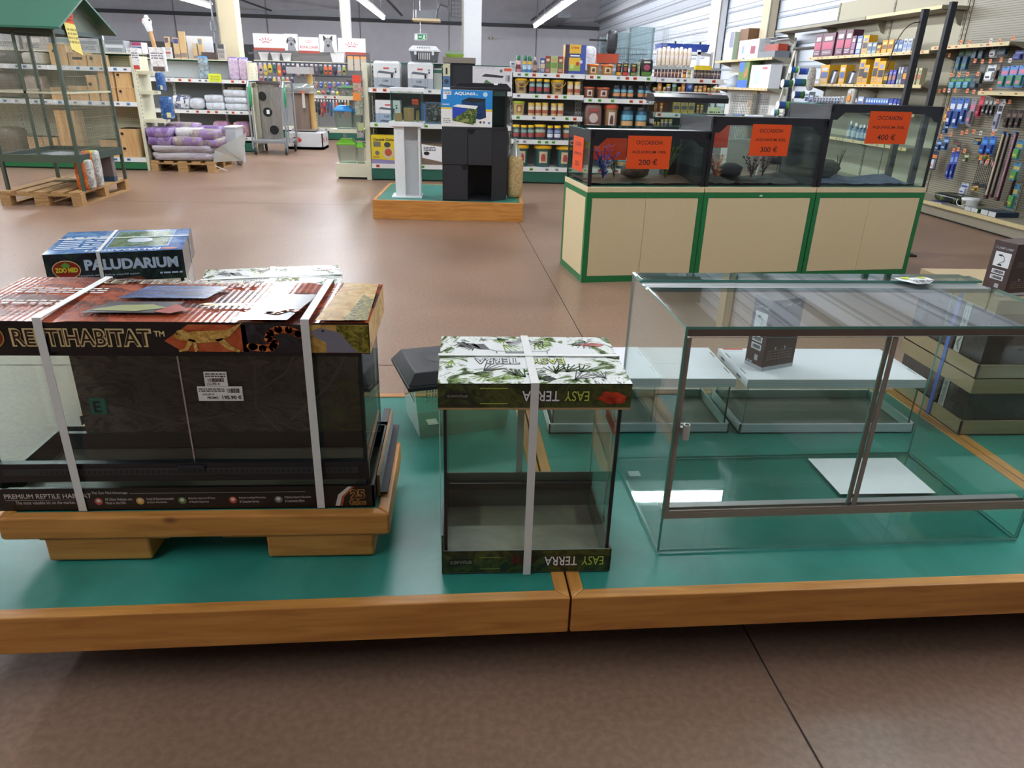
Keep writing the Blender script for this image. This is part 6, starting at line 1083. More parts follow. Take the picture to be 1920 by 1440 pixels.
# the strip of edging on the bottom tray
b = MB(); b.box(5.535, 5.555, 5.6, 9.12, .125, .165, EDG); tag(b.build('tray_edge_strip'), 'cream edge strip along the low tray under the hanging packs', 'edge strip')
def flat(name, lab, cat, y0, y1, z0, z1, x, mat, grp=None, d=.06, prints=None):
    b = MB(); b.box(x, x+d, min(y0, y1), max(y0, y1), z0, z1, mat)
    if prints: prints(b, Face(b, (x, max(y0, y1), z0), (0, -1, 0), (0, 0, 1), .001), abs(y0-y1), z1-z0)
    return tag(b.build(name), lab, cat, grp)
for st, lb, m, pr in (('stripbox', 'pale green and white striped carton on the far upper wall shelf', '#b4ccb4', lambda b, f, w, h: f.rect(w*.55, h*.45, w*.95, h, C('#7a7494', .5), 1).rect(.0, h*.40, w, h*.44, WHT, 2)), ('brownpanel', 'tall brown panel on the far upper wall shelf', '#6b4a30', None), ('wcartonfruit', 'white carton with a red picture on the far upper wall shelf', '#d9dcdf', lambda b, f, w, h: f.rect(w*.62, h*.25, w*.86, h*.65, C('#8a3a4c', .5), 1).rect(w*.16, h*.3, w*.3, h*.7, C('#8a98b0', .5), 1)),
                      ('greydome', 'stack of pale grey plastic domes on the far lower wall shelf', '#9aa4b0', None), ('fishpic', 'green and blue carton with orange fish on the far lower wall shelf', '#5f7a44', lambda b, f, w, h: f.poly([(w*.6, h*.5), (w*.9, h*.8), (w*.85, h*.45), (w*.6, h*.35)], C('#d9703c', .5), 1).rect(0, 0, w, h*.28, C('#3a68c9', .5), 2).disc(w*.3, h*.85, w*.25, C('#3a68b9', .5), 2)), ('wcarton', 'large white carton with pale blue picture on the far lower wall shelf', '#dfe1e3', lambda b, f, w, h: f.rect(w*.2, h*.15, w*.5, h*.8, C('#b4cfe4', .5), 1).rect(w*.6, h*.8, w*.85, h*.9, C('#c9606a', .5), 1))):
    it = [(a, c, h, z) for nm, z, r in ROWV for s_, a, c, h in r if s_ == st][0]
    if st == 'greydome':
        b = MB(); y = (it[0]+it[1])/2; b.lathe([(.17, 0), (.18, .05), (.16, .1), (.145, .13), (.15, .15), (.1, .2), (.03, .24), (0, .25)], 0, 0, C('#9aa4b0', .4), 20); tag(b.build('plastic_dome', loc=(5.83, y, it[3]+.001)), lb, 'dome')
    else: flat('carton', lb, 'box', it[0]-.02, it[1]+.02, it[3]+.001, it[3]+it[2], 5.72 + (.08 if st == 'brownpanel' else 0), C(m, .6), None, .14 if st == 'stripbox' else .22, pr)
t = T('rabbit_hutch', 'grey small animal hutch with red inside on the far upper wall shelf', 'cage', (0, 0, 0)); b = MB(); b.box(5.72, 6.0, 13.92, 14.70, 1.871, 1.98, C('#6d7278', .5)); b.build('base', t); b = MB(); b.box(5.80, 5.98, 14.0, 14.6, 1.98, 2.10, C('#a8402c', .5)); b.build('house', t)
b = MB(); [b.box(5.72, 5.722, y, y+.003, 1.98, 2.2, GW) for y in [13.92 + .03*q for q in range(26)]]; b.box(5.72, 6.0, 13.92, 14.70, 2.2, 2.205, GW); b.build('wire_top', t)
PST = {'plantpack': ('dark green plant fertiliser pack', '#1d3440', '#3f6b3c', '#1f4a66'), 'darkpack': ('dark card pack', '#24313a', '#5a6a74', '#35505c'), 'roundwhite': ('white card pack with round black part', '#a9b0b4', '#1c1d20', '#c9ced2'), 'bluepack': ('navy blue card pack', '#2a3570', '#6a7ab4', '#3a4a94'), 'darkbag': ('dark bag of gravel', '#3a3d34', '#55584c', '#2c2f28'), 'whiteblack': ('white card with black brush', '#c4ccd0', '#1f2a34', '#e3e6e8'), 'brownstrip': ('narrow brown pack', '#3f2c22', '#6a5038', '#2a1d18'), 'pinkblue': ('blue and pink plant food pack', '#4a82c4', '#c9708a', '#3f7a5a'), 'greenpack': ('green and blue moss pack', '#33606a', '#4f9a3c', '#6aa4c4'), 'whiteblue2': ('long blue and white thermometer pack', '#3a6ab8', '#c9d3e3', '#24407a'), 'greypink': ('long grey and pink pack', '#8a8492', '#c4708c', '#6a6474'), 'redpack': ('slanted red pack', '#a82038', '#c94a5c', '#7a1a2c'), 'silverpack': ('slim dark and silver pack', '#4a4a48', '#a9aba8', '#2c2c2c'), 'orangepack': ('slim orange pack', '#d98a24', '#b4641c', '#e3a84a'), 'smallblue': ('small blue pack', '#3a5c8c', '#8fb0d0', '#24405c'), 'whitelong': ('long white sensor pack', '#c3c6d0', '#2c2c34', '#8a8fa0'), 'brownpack': ('dark brown pack', '#2f2320', '#6a5448', '#1c1614'), 'redgrey': ('grey and dark red pack', '#4a4844', '#7a3a3c', '#5c6a5c'), 'duck': ('black pack with golden ducks', '#2a281e', '#b49a3c', '#3c6a94'), 'bluebag': ('bright blue net pack', '#2a64b8', '#4a94d4', '#1f3f84'), 'yellowbit': ('yellow and red figure pack', '#d9a82c', '#8a2c1c', '#3f6a34'), 'fishpack': ('navy and orange food pack', '#20304c', '#d9803c', '#c9cfd8'), 'longblue': ('long blue pack with white tip', '#2f50b4', '#7a9ad4', '#1f3480'), 'greensmall': ('small olive green pack', '#7a8a50', '#c9c9b4', '#4a5438'), 'whitecard': ('white card with blue tool', '#b4bcc9', '#34508c', '#c9ced6'), 'yellowtool': ('yellow tool with white clip', '#d9a01c', '#c4c8c4', '#8a6a1c'), 'colorbag': ('multicoloured decoration bag', '#3f7a9a', '#b4a44a', '#4f8a4a')}
cn = {}; tot = {}
for p in PACKS: tot[p[0]] = tot.get(p[0], 0) + 1
for st, ya, yb, zt, zb in PACKS:
    s = PST[st]; q = cn[st] = cn.get(st, 0) + 1; w = abs(ya-yb)*.94; h = max(zt - zb, .05); b = MB(); k = [C(c, .35, var=.25, scale=50) for c in s[1:]]
    b.box(-w/2, w/2, 0, .004, 0, h, k[0]); b.box(-w*.38, w*.38, -.025, 0, h*.08, h*.55, k[2]); fc = Face(b, (-w/2, 0, 0), (1, 0, 0), (0, 0, 1), .001); fc.rect(w*.1, h*.62, w*.9, h*.80, k[1], 1).rect(w*.35, h*.93, w*.65, h*.97, INK, 1); Face(b, (-w*.38, -.025, h*.08), (1, 0, 0), (0, 0, 1), .001).rect(w*.1, h*.1, w*.6, h*.22, k[1], 1)
    b.cyl((0, -.03, h*.95), (0, .115, h*.95), .002, .002, STEEL, 6)
    lb = s[0] + (', %s from the black frame' % ORD[q-1] if tot[st] > 1 else '') + ' hanging on the pegboard wall'
    tag(b.build('hanging_pack', loc=(5.93, (ya+yb)/2, zb), rz=-math.pi/2), lb, 'hanging pack', 'hanging packs: ' + s[0])
for i, (y, z) in enumerate(TAGS):
    b = MB(); m = C('#d98a5c', .6) if i % 7 != 3 else C('#c9ccd0', .6); b.box(-.022, .022, 0, .002, -.022, .022, m); Face(b, (-.022, 0, -.022), (1, 0, 0), (0, 0, 1), .0008).rect(.008, .014, .036, .03, C('#a84a30', .6), 1); b.cyl((0, .002, .018), (0, .145, .018), .002, .002, STEEL, 6)
    c_ = b.build('price_tag', [o for o in COL.objects if o.get('label', '').startswith('khaki wall shelving bay')][0]); c_.location = (9.13 - y, .353, z)
for lb, ya, yb, zt, zb, m in (('long cream background tube in a maroon pack', 7.83, 7.80, .975, .275, '#c9c2a4'), ('long grey tube in a maroon pack', 7.745, 7.735, .965, .30, '#8a8478'), ('long pink tube in a maroon pack', 7.63, 7.64, .985, .28, '#b07a94'), ('short dark brown tube pack', 7.49, 7.46, .52, .25, '#4a3430')):
    b = MB(); b.box(-.02, .02, .012, .02, 0, zt-zb, C('#2f1c1f', .4)); b.cyl((0, 0, .0), (0, 0, zt-zb-.02), .010, .010, C(m, .35)); b.tube([(0, 0, zt-zb-.02), (-.01, .0, zt-zb), (-.03, 0, zt-zb-.005)], .008, C('#3a74b8', .4)); b.box(-.022, .022, -.012, .02, -.01, .03, C('#4a2c2a', .5)); b.cyl((0, .02, zt-zb-.03), (0, .115, zt-zb-.03), .003, .003, STEEL, 6)
    tag(b.build('tube_pack', loc=(5.91, (ya+yb)/2, zb), rz=-math.pi/2), lb + ' hanging on the pegboard', 'tube pack')
for i in range(10):
    b = MB(); b.cyl((0, 0, 0), (0, 0, .27), .0035, .0035, C('#1f2022', .5), 6); b.box(-.008, .008, -.004, .004, -.03, .01, C('#23262e', .5)); b.cyl((0, 0, .26), (0, .10, .27), .0025, .0025, STEEL, 6); b.box(-.01, .01, -.004, .004, .22, .27, C(('#1e1f22', '#a8a9a4', '#c98a8a')[i % 3], .5))
    tag(b.build('cleaning_rod', loc=(5.93, 8.10 - i*.028, .39 + .006*(i % 4)), rz=-math.pi/2), 'thin black cleaning rod, %s in the bundle hanging by the cream tube' % ORD[i], 'cleaning rod', 'thin black cleaning rods')
# goods lying on the low tray
t = T('bucket', 'small white bucket with handle lying on the low wall tray', 'bucket', (5.78, 7.86, .1555)); b = MB(); b.lathe([(.075, 0), (.088, .085)], 0, 0, WHTM, 20); b.add([(math.cos(a)*.089, math.sin(a)*.089, z) for z in (.02, .075) for a in (3.0, 3.3, 3.6)], [(0, 1, 4, 3), (1, 2, 5, 4)], C('#6a6a4a', .5)); b.build('tub', t)
b = MB(); b.lathe([(.094, .085), (.096, .10), (.08, .108), (0, .108)], 0, 0, WHT, 20); b.build('lid', t); b = MB(); b.tube([(-.09 - .03*math.sin(a), math.cos(a)*.095, .08 - .06*math.sin(a)) for a in [math.pi*i/10 for i in range(11)]], .004, WHT, 6); b.build('handle', t)
for lb, y, w, d, h, m in (('grey flat carton beside the white bucket on the low tray', 7.655, .10, .10, .035, '#9ea3a6'), ('green flat carton with white end on the low tray', 7.545, .10, .16, .04, '#2f5a34'), ('dark blue flat carton with white end, farther one, on the low tray', 7.385, .11, .24, .05, '#26384c'), ('dark blue flat carton with white end, nearer one, on the low tray', 7.265, .11, .26, .05, '#22344a')):
    b = MB(); b.box(-.0, d, -w/2, w/2, 0, h, {'': C(m, .4), '-x': C('#c9ccca', .5)}); tag(b.build('flat_carton', loc=(5.62, y, .1556)), lb, 'box')
b = MB(); b.blob(0, 0, 0, .30, .52, .10, ART([(.4, '#15191a'), (.55, '#23301c'), (.7, '#6f8a2c')], 6, .25, 1, name='pond_liner'), .6, 8, 18, .1); tag(b.build('liner_pack', loc=(5.86, 8.25, .1556)), 'dark green pond liner pack lying on the low tray', 'pack')
b = MB(); b.box(-.07, .07, -.09, .09, 0, .012, {'': C('#c9ccd4', .5), '+z': C('#2a3560', .4)}); tag(b.build('leaflet', loc=(5.64, 8.20, .1556), rz=.3), 'blue and white leaflet on the low tray beside the liner pack', 'leaflet')
# ================================================================ the other side: nest boxes, bedding, leashes
CB = C('#d2cfb4', .55); CBH = HOLES('#c9c6a8', '#8c8870', .03, .006, 'xz')
t1 = gondola('cream perforated shelving with wooden nest boxes behind the wire aviary', -8.2, -4.47, 10.90, .47, shs((1.355, .915, .175), -8.2, -6.32) + shs((1.355, .915, .175), -6.3, -4.47), 1.50, None, CBH, board=CB, bays=[1.9, 3.71], gtop=GRNB, tags=(C('#7aa8cc', .6), TAGW), kick=C('#1f6b3c', .5))
b = MB(); b.box(3.73, 3.77, 0, .5, 0, 1.5, CB); [b.box(3.7705, 3.772, .03, .04, z*.05, z*.05+.025, INK) for z in range(2, 29)]; b.build('end_panel', t1)
for z, d in ((1.315, .21), (1.06, .18), (.69, .27)): b = MB(); b.prism([(3.772, .08), (3.772+d, .08), (3.772+d*.8, .42), (3.772, .42)], 'z', z-.045, z, CB); b.build('end_shelf', t1)
OAK = wood('nest_box_wood', '#cfa872', '#b98f58', '#8a6438', 2, .6, .6); OAKS = wood('nest_side_wood', '#dfc497', '#cfae7c', '#a8814f', 2, .6, .6)
def nest(lab, x0, x1, z0, z1, holes, d=.26, y=10.93, slot=False):
    b = MB(); b.box(x0, x1, y, y+d, z0, z1, {'': OAKS, '-y': OAK}); fc = Face(b, (x0, y, z0), (1, 0, 0), (0, 0, 1), .001)
    b.box(x0-.004, x1+.006, y-.006, y+d, z1-.008, z1, OAKS)
    for u, v, r in holes: fc.disc(u, v, r, INK, 1); fc.disc(u+.008, v-r*1.8, .006, INK, 1, 8)
    if slot: fc.rect((x1-x0)*.2, (z1-z0)*.45, (x1-x0)*.8, (z1-z0)*.65, INK, 1)
    tag(b.build('nest_box', bevel=.002), lab, 'nest box', 'wooden bird nest boxes')
nest('wooden nest box with round hole, top of the pair by the end panel', -4.715, -4.51, 1.1006, 1.30, [(.04, .155, .019)]); nest('wooden nest box with round hole, lower of the pair by the end panel', -4.72, -4.50, .9158, 1.0998, [(.045, .13, .019)])
nest('tall wooden nest box with two round holes on the bottom shelf', -4.80, -4.56, .1758, .56, [(.045, .315, .022), (.045, .115, .022)], .3)
nest('plain wooden nest box behind the round-hole pair, upper', -4.94, -4.745, 1.1006, 1.30, []); nest('plain wooden nest box behind the round-hole pair, lower', -4.95, -4.75, .9158, 1.0998, [])
nest('narrow plain wooden nest box between the pair and the end panel', -4.497, -4.473, .9158, 1.09, [], .2)
for i, (x0_, x1_, z0_, z1_, h, sl) in enumerate(((-5.52, -5.30, 1.3558, 1.62, 1, 0), (-5.28, -5.06, 1.3558, 1.52, 0, 1), (-5.04, -4.86, 1.3558, 1.50, 1, 0), (-5.60, -5.38, .9158, 1.07, 0, 0), (-5.36, -5.12, .9158, 1.10, 1, 0), (-5.10, -4.97, .9158, 1.24, 1, 0))):
    nest('wooden nest box seen through the aviary wire, %s on the %s shelf' % (ORD[i % 3], 'top' if i < 3 else 'middle'), x0_, x1_, z0_, z1_, [((x1_-x0_)*.3, (z1_-z0_)*.65, .024)] if h else [], .24, slot=sl)
for i, (x0_, x1_, z1_) in enumerate(((-6.05, -5.86, .42), (-5.84, -5.66, .42), (-5.62, -5.36, .78), (-5.30, -5.10, .30), (-5.08, -4.84, .40))):
    nest('plain wooden crate box low behind the aviary, %s along the bottom shelf' % ORD[i], x0_, x1_, .1758, z1_, [], .26)
BB = ART([(.35, '#1b3a68'), (.55, '#2f5c94'), (.72, '#b9cbe0')], 22, .35, 1, name='blue_bag')
for lb, x, z, w, h in (('blue litter bag on the upper little end shelf', -4.54+.335, 1.061, .10, .24), ('larger blue litter bag on the lower little end shelf', -4.54+.345, .691, .16, .30)):
    b = MB(); b.blob(0, 0, 0, w, .14, h, BB, .4, 10, 16, .04, e2=.3); b.box(.01, w*.38, -.073, -.068, h*.08, h*.3, C('#d9d49a', .5)); tag(b.build('litter_bag', loc=(x+(.02 if w < .12 else .04), 11.12, z)), lb, 'bag')
WP = ART([(.4, '#c9c4c2'), (.55, '#e9e7e6'), (.75, '#8a7a78')], 18, .5, 1, name='white_poster_bag')
for lb, a in (('white and red picture card hanging at the end of the nest box shelving', (-4.425, -4.33, 10.86, 10.87, 1.33, 1.60)), ('tall white picture bag standing on the top little end shelf', (-4.30, -4.10, 11.16, 11.22, 1.3155, 1.62))):
    b = MB(); b.box(*a, WP); fc = Face(b, (a[0], a[2], a[4]), (1, 0, 0), (0, 0, 1), .001); w, h = a[1]-a[0], a[5]-a[4]; fc.rect(w*.1, 0, w*.9, h*.2, C('#b8403a' if 'red' in lb else '#5c4a42', .5), 1).scribble(w*.1, h*.5, w*.9, h*.8, 3, C('#6a6a70', .5), 1); tag(b.build('picture_bag'), lb, 'bag')
# goods on top of the nest box shelving
def topbox(lab, x0, x1, z0, z1, m, art=None, y=10.96, d=.2, name='carton', cat='box'):
    b = MB(); b.box(x0, x1, y, y+d, z0, z1, C(m, .5)); w, h = x1-x0, z1-z0
    if art: Face(b, (x0, y, z0), (1, 0, 0), (0, 0, 1), .001).rect(w*.06, h*.7, w*.94, h*.98, C(art[0], .5), 1).rect(w*.06, h*.4, w*.94, h*.6, C(art[1], .5), 1).scribble(w*.15, h*.1, w*.85, h*.35, 3, C(art[2], .5), 1)
    return tag(b.build(name), lab, cat)
b = MB(); b.box(-8.2, -4.47, 11.10, 11.5, 1.521, 1.535, CB); tag(b.build('top_ledge'), 'cream ledge on top of the nest box shelving', 'shelf')
topbox('grey arched carton on top of the nest box shelving', -4.87, -4.60, 1.536, 1.69, '#9aa0a2', ('#6a7072', '#c4c9ca', '#4c5254'), 11.12)
topbox('magenta and blue topped carton on top of the nest box shelving', -4.585, -4.44, 1.536, 1.68, '#cfc4c8', ('#a8406a', '#34588c', '#7a6a7a'), 11.3)
topbox('white open carton with grey print beside the magenta one', -4.59, -4.43, 1.536, 1.60, '#d9dcdc', ('#c4c8c8', '#9a9fa0', '#5c6264'), 11.12, .12)
for i, (x0_, x1_, z1_, m, a) in enumerate(((-6.3, -6.0, 1.82, '#c4c0b9', ('#8a4a4a', '#b9b9b9', '#6a6a6a')), (-5.95, -5.7, 1.78, '#a8a49c', ('#5c6a70', '#c9c4b9', '#4c4c4c')), (-5.55, -5.3, 1.80, '#cfc6c4', ('#a05a6a', '#8aa09a', '#5c5c6c')), (-5.25, -4.95, 1.76, '#b9bcc0', ('#c9cdd0', '#8a9094', '#5a6064')))):
    topbox('pale packet seen through the top of the aviary, %s along the ledge' % ORD[i], x0_, x1_, 1.536, z1_, m, a, 11.14)
for i, (x, z, w, h, m) in enumerate(((-6.15, 1.3565, .34, .16, '#4a4540'), (-5.78, 1.3565, .30, .15, '#b8b4a8'), (-6.25, .9165, .36, .34, '#5a4c40'), (-5.85, .9165, .26, .30, '#a89484'), (-6.4, .1765, .4, .36, '#6a5a48'))):
    b = MB(); b.blob(0, 0, 0, w, .3, h, C(m, .4, var=.3, scale=15), .4, 8, 16, .07, seed=i); tag(b.build('food_bag', loc=(x, 11.12, z)), 'bag seen behind the aviary wire, %s, %s shelf' % (('pale', 'dark')[m < '#7'] + (' wide' if w > .32 else ' small'), ('top', 'top', 'middle', 'middle', 'bottom')[i]), 'bag')
t = T('giraffe_post', 'white giraffe headed scratching post above the nest box shelving', 'scratching post', (-4.235, 11.22, 1.3155)); b = MB(); b.cyl((.06, 0, 0), (.01, 0, .22), .028, .028, C('#b98f5c', .8)); b.xf = Matrix.Translation((0, 0, .2205)); b.cyl((.01, 0, 0), (-.03, 0, .30), .028, .024, C('#b98f5c', .8)); b.xf = None; b.build('post', t)
b = MB(); b.xf = Matrix.Translation((0, 0, .2205)); b.cyl((-.03, 0, .28), (-.05, 0, .38), .035, .05, WHTM); b.blob(-.055, 0, .35, .13, .10, .10, WHTM, .9, 8, 12, .05); b.blob(-.05, -.01, .43, .06, .06, .055, WHTM, 1, 6, 10, .02); b.cyl((-.12, -.03, .415), (-.115, -.05, .415), .014, .014, C('#6a2a2a', .5)); b.cyl((.0, -.03, .42), (.0, -.05, .42), .012, .012, INK); b.build('giraffe_head', t)
# ---- pallet of purple sacks in stretch film
pallet('wooden pallet under the purple animal bedding sacks', -4.40, 10.85, 0, .88, .95)
PU = ART([(.3, '#5e4778'), (.5, '#7c5f96'), (.62, '#a08fae'), (.8, '#857a70')], 5, .35, 1.6, (1, 1, 1), name='purple_sack'); PUD = ART([(.3, '#c0b9b0'), (.48, '#8f8478'), (.58, '#8a66ac'), (.75, '#cfc9cf')], 6, .3, 2, name='clear_purple_sack')
FILM = ART([(.3, '#8d8a88'), (.5, '#b9b4b4'), (.6, '#8a7e94'), (.75, '#e3e4e6')], 4, .15, 1.5, (.3, 1, 5), name='film_layer', bump=.4)
for i, (x, y, z, sx, sy, sz, m, lb) in enumerate((
    (-3.96, 11.28, .1455, .88, .84, .12, FILM, 'film wrapped layer of sacks, lowest on the pallet'), (-3.96, 11.28, .252, .87, .84, .11, FILM, 'film wrapped layer of sacks, second on the pallet'),
    (-4.24, 11.08, .345, .34, .42, .125, PU, 'purple sack, lower of the two at the nest box side'), (-4.25, 11.08, .452, .34, .42, .135, PU, 'purple sack, upper of the two at the nest box side'),
    (-3.86, 11.05, .345, .42, .40, .13, PUD, 'clear and purple sack lying across the middle of the pallet'), (-3.90, 11.18, .46, .34, .36, .12, C('#c9c7c4', .35, var=.2), 'crumpled whitish empty film on the sack pile'),
    (-3.66, 11.12, .44, .36, .40, .13, PUD, 'clear and purple sack sloping down the bench side'), (-4.1, 11.50, .50, .46, .34, .13, PUD, 'clear and purple sack at the back of the pallet'),
    (-3.72, 11.52, .47, .36, .34, .12, PU, 'purple sack at the back corner of the pallet'), (-3.56, 11.14, .34, .24, .42, .11, PUD, 'small clear sack at the corner of the pallet'))):
    sack('bedding_sack', lb, x, y, z, sx, sy, sz, m, .28, 0, i, 'animal bedding sacks on the pallet')
b = MB(); b.add([(-3.53, 10.86, .14), (-3.30, 11.5, .10), (-3.22, 11.6, .50), (-3.42, 11.0, .36), (-3.50, 10.9, .30)], [(0, 1, 2, 3, 4)], GLASS('#e6e8ea', .15, 'stretch_film', fog=.45)); b.add([(-3.40, 10.95, .012), (-3.36, 10.97, .012), (-3.56, 10.86, .12), (-3.58, 10.85, .12)], [(0, 1, 2, 3)], C('#d9dcde', .3))
tag(b.build('stretch_film'), 'loose sheet of clear stretch film hanging off the sack pallet', 'film')
b = MB(); b.box(-3.63, -3.47, 11.9, 12.3, 0, .54, C('#b4b9bc', .5)); b.box(-3.64, -3.46, 11.89, 12.31, .54, .56, WHTM); tag(b.build('white_bin', bevel=.005), 'white storage bin behind the purple sack pallet', 'bin')
b = MB(); b.blob(0, 0, 0, .10, .08, .22, C('#8a7a70', .5, var=.3), .7, 8, 12, .1); tag(b.build('torn_bag', loc=(-3.42, 11.78, .001)), 'small torn brown packet standing by the white bin', 'bag')
# ---- bedding gondola
t2 = gondola('grey shelving with white bedding sacks behind the purple sack pallet', -6.6, -3.72, 13.85, .47, shs((1.21, .70, .26), -6.6, -5.18) + shs((1.21, .70, .26), -5.16, -3.72), 1.49, None, SGB, bays=[1.43, 2.30], gtop=GRNB, tags=(TAGO, TAGW))
b = MB(); b.box(0, 2.88, .455, .469, 1.22, 1.488, C('#c6cbcc', .6)); b.build('upper_back_board', t2); b = MB(); b.box(2.88, 2.93, 0, .5, 0, 1.5, CB); [b.box(2.9305, 2.932, .1 + q*.1, .11 + q*.1, z*.05, z*.05+.025, INK) for z in range(2, 29) for q in (0, 3)]; b.build('end_panel', t2)
SB = ART([(.35, '#b4bac2'), (.6, '#d6dbe2')], 8, .35, 1, name='white_sack', bump=.3)
for x, z, w, h, m, lb, rz in ((-4.36, .7006, .33, .135, SB, 'white sack, lower of two by the leaning bag', 0), (-4.37, .826, .33, .13, SB, 'white sack, upper of two by the leaning bag', 0), (-3.99, .7006, .40, .125, SB, 'white sack, lowest of three at the shelf end', 0), (-3.99, .818, .40, .11, SB, 'white sack, middle of three at the shelf end', 0), (-4.0, .92, .40, .13, SB, 'white sack, topmost of three at the shelf end', 0)):
    sack('bedding_sack', lb, x, 14.08, z, w, .38, h, m, .3, rz, int(x*9+z*50), 'white bedding sacks on the middle shelf')
sack('bedding_sack', 'open topped brown filled bag lying on the three white sacks', -4.0, 14.12, 1.042, .30, .34, .05, ART([(.4, '#6a5c4a'), (.6, '#a8987a')], 50, .7, 1, name='straw'), .5, 0, 3)
sack('bedding_sack', 'tilted white bag leaning between the pack and the white sacks', -4.68, 14.0, .7006, .28, .3, .20, SB, .7, .2, 9); sack('bedding_pack', 'white and blue printed bedding pack at the shelf corner', -4.95, 14.05, .7006, .28, .3, .24, ART([(.42, '#39456a'), (.5, '#d9dade'), (.7, '#e9e9ea')], 12, .35, 1, name='blue_white_pack'), .35, 0, 4, cat='pack')
for i, (x, w, lb) in enumerate(((-4.30, .28, 'pink and purple bedding bag, first on the lowest grey shelf'), (-3.95, .27, 'pink and purple bedding bag, second on the lowest grey shelf'))):
    sack('bedding_bag', lb, x, 14.0, .2606, w, .28, .26, ART([(.3, '#7a4f9a'), (.45, '#a87a9a'), (.6, '#b99a8a'), (.8, '#d9c4c9')], 14, .3, 1, name='pink_bag'), .4, 0, i, 'pink bedding bags', 'bag')
for x, w, m, lb in ((-4.49, .17, ('#4a94c4', '#9ac4d9', '#7a6a5c'), 'blue topped hay pouch on the top grey shelf'), (-3.97, .18, ('#7a6aa8', '#a88ab4', '#c9b9c4'), 'lilac hay pouch, first of two on the top grey shelf'), (-3.80, .16, ('#6a7ab0', '#b08ab0', '#c9b9c4'), 'lilac hay pouch, second of two on the top grey shelf')):
    b = MB(); b.blob(0, 0, 0, w, .12, .36, ART([(.35, m[1]), (.6, m[2])], 16, .25, 1, name='hay_pouch'), .45, 10, 16, .04, e2=.35); b.blob(0, 0, .27, w*1.02, .1, .10, C(m[0], .3), .5, 6, 12, .06); tag(b.build('hay_pouch', loc=(x, 13.98, 1.2106)), lb, 'pouch')
b = MB(); b.box(-4.39, -4.17, 13.835, 13.838, 1.17, 1.30, C('#d6e03a', .5)); fc = Face(b, (-4.39, 13.835, 1.17), (1, 0, 0), (0, 0, 1), .001); fc.text('Gamasse', .03, .07, .16, .03, INK, 1).scribble(.03, .02, .19, .055, 2, C('#7a8428', .5), 1); tag(b.build('sign_card'), 'bright yellow price sign hanging on the top grey shelf edge', 'sign')
b = MB(); b.box(-6.6, -3.74, 13.95, 14.30, 1.511, 1.525, CB); tag(b.build('top_ledge'), 'ledge on top of the grey bedding shelving', 'shelf'); BEI = C('#c9ab7c', .7); 
for nm, lb, x, w, d, h, m, tp, cat in (('scratching_post', 'slim pale scratching post in printed sleeve on the grey shelving', -5.08, .07, .07, .34, BEI, '#5c4a5c', 'scratching post'), ('scratching_board', 'shorter pale scratching board on the grey shelving', -4.93, .10, .05, .33, BEI, '#3f4a84', 'scratching post'), ('scratching_board', 'tallest pale scratching board on the grey shelving', -4.82, .10, .05, .43, BEI, '#c9ab7c', 'scratching post'), ('scratching_post', 'short printed scratching post before the white board', -4.62, .07, .07, .25, BEI, '#b9b4a4', 'scratching post'), ('scratching_post', 'medium printed scratching post before the white board', -4.52, .07, .07, .33, BEI, '#7a8a94', 'scratching post')):
    b = MB(); b.cbox(0, 0, 0, w, d, h, m); Face(b, (-w/2, -d/2, 0), (1, 0, 0), (0, 0, 1), .001).rect(0, h*.05, w, h*.22, C('#8a7a74', .5), 1).rect(w*.1, h*.72, w*.9, h*.95, C(tp, .5), 1); tag(b.build(nm, loc=(x, 14.06, 1.526)), lb, cat)
topbox('large plain white board on the grey shelving', -4.80, -4.36, 1.526, 1.90, '#dfe3ea', None, 14.2, .03, 'white_board', 'board'); topbox('dark brown open cubby box on the grey shelving', -4.50, -4.27, 1.526, 1.64, '#4a3a34', None, 13.97, .2)
topbox('small grey printed bag by the dark cubby box', -4.23, -4.11, 1.526, 1.78, '#a8a09c', ('#4a4a4c', '#8a8280', '#6a6260'), 14.0, .06); topbox('white printed bag hanging at the near corner of the grey shelving', -5.17, -5.02, 1.526, 1.70, '#d3d2d0', ('#b4b0ae', '#a85a54', '#8a8784'), 14.0, .06)
# ---- trolley with grey cat barrel, cat tree and low crate
t = T('trolley', 'steel trolley with upright side frames and a low grey deck', 'trolley', (0, 0, 0)); TS = C('#aab4bb', .3, .8); y0_, y1_ = 13.42, 14.25; xa, xb = -3.64, -3.05
for x in (xa, xb):
    b = MB(); b.tube([(x, y0_, .1), (x, y0_, 1.10), (x, y0_+.1, 1.20), (x, y1_-.1, 1.20), (x, y1_, 1.10), (x, y1_, .1)], .016, TS); b.tube([(x, y0_+.2, .2), (x, y0_+.2, 1.18)], .012, TS); b.build('side_frame', t)
    b = MB(); b.blob(x, y0_+.1, .78, .07, .2, .36, C('#2f8a5a', .4), .7, 8, 12, .1); b.build('green_cover', t)
b = MB(); b.box(xa, xb, y0_, y1_, .20, .235, {'': TS, '+z': C('#7c7f80', .6)}); b.build('deck', t)
for x in (xa+.03, xb-.03):
    for y in (y0_+.04, y1_-.04): b = MB(); b.cyl((x-.012, y, .062), (x+.012, y, .062), .062, .062, C('#2c2d2f', .6)); b.box(x-.02, x+.02, y-.015, y+.015, .06, .2, TS); b.build('caster', t)
t = T('cat_barrel', 'grey felt cat tower with three round holes on the trolley', 'cat tower', (-3.42, 14.0, .236)); FE = ART([(.35, '#6a6660'), (.6, '#837e76')], 14, .9, 1, (4, 4, .5), name='grey_felt', bump=.3)
b = MB(); b.lathe([(.185, 0), (.185, .93)], 0, 0, FE, 28); b.lathe([(.20, .92), (.20, .97), (.0, .97)], 0, 0, C('#3a322e', .9), 28); b.build('body', t)
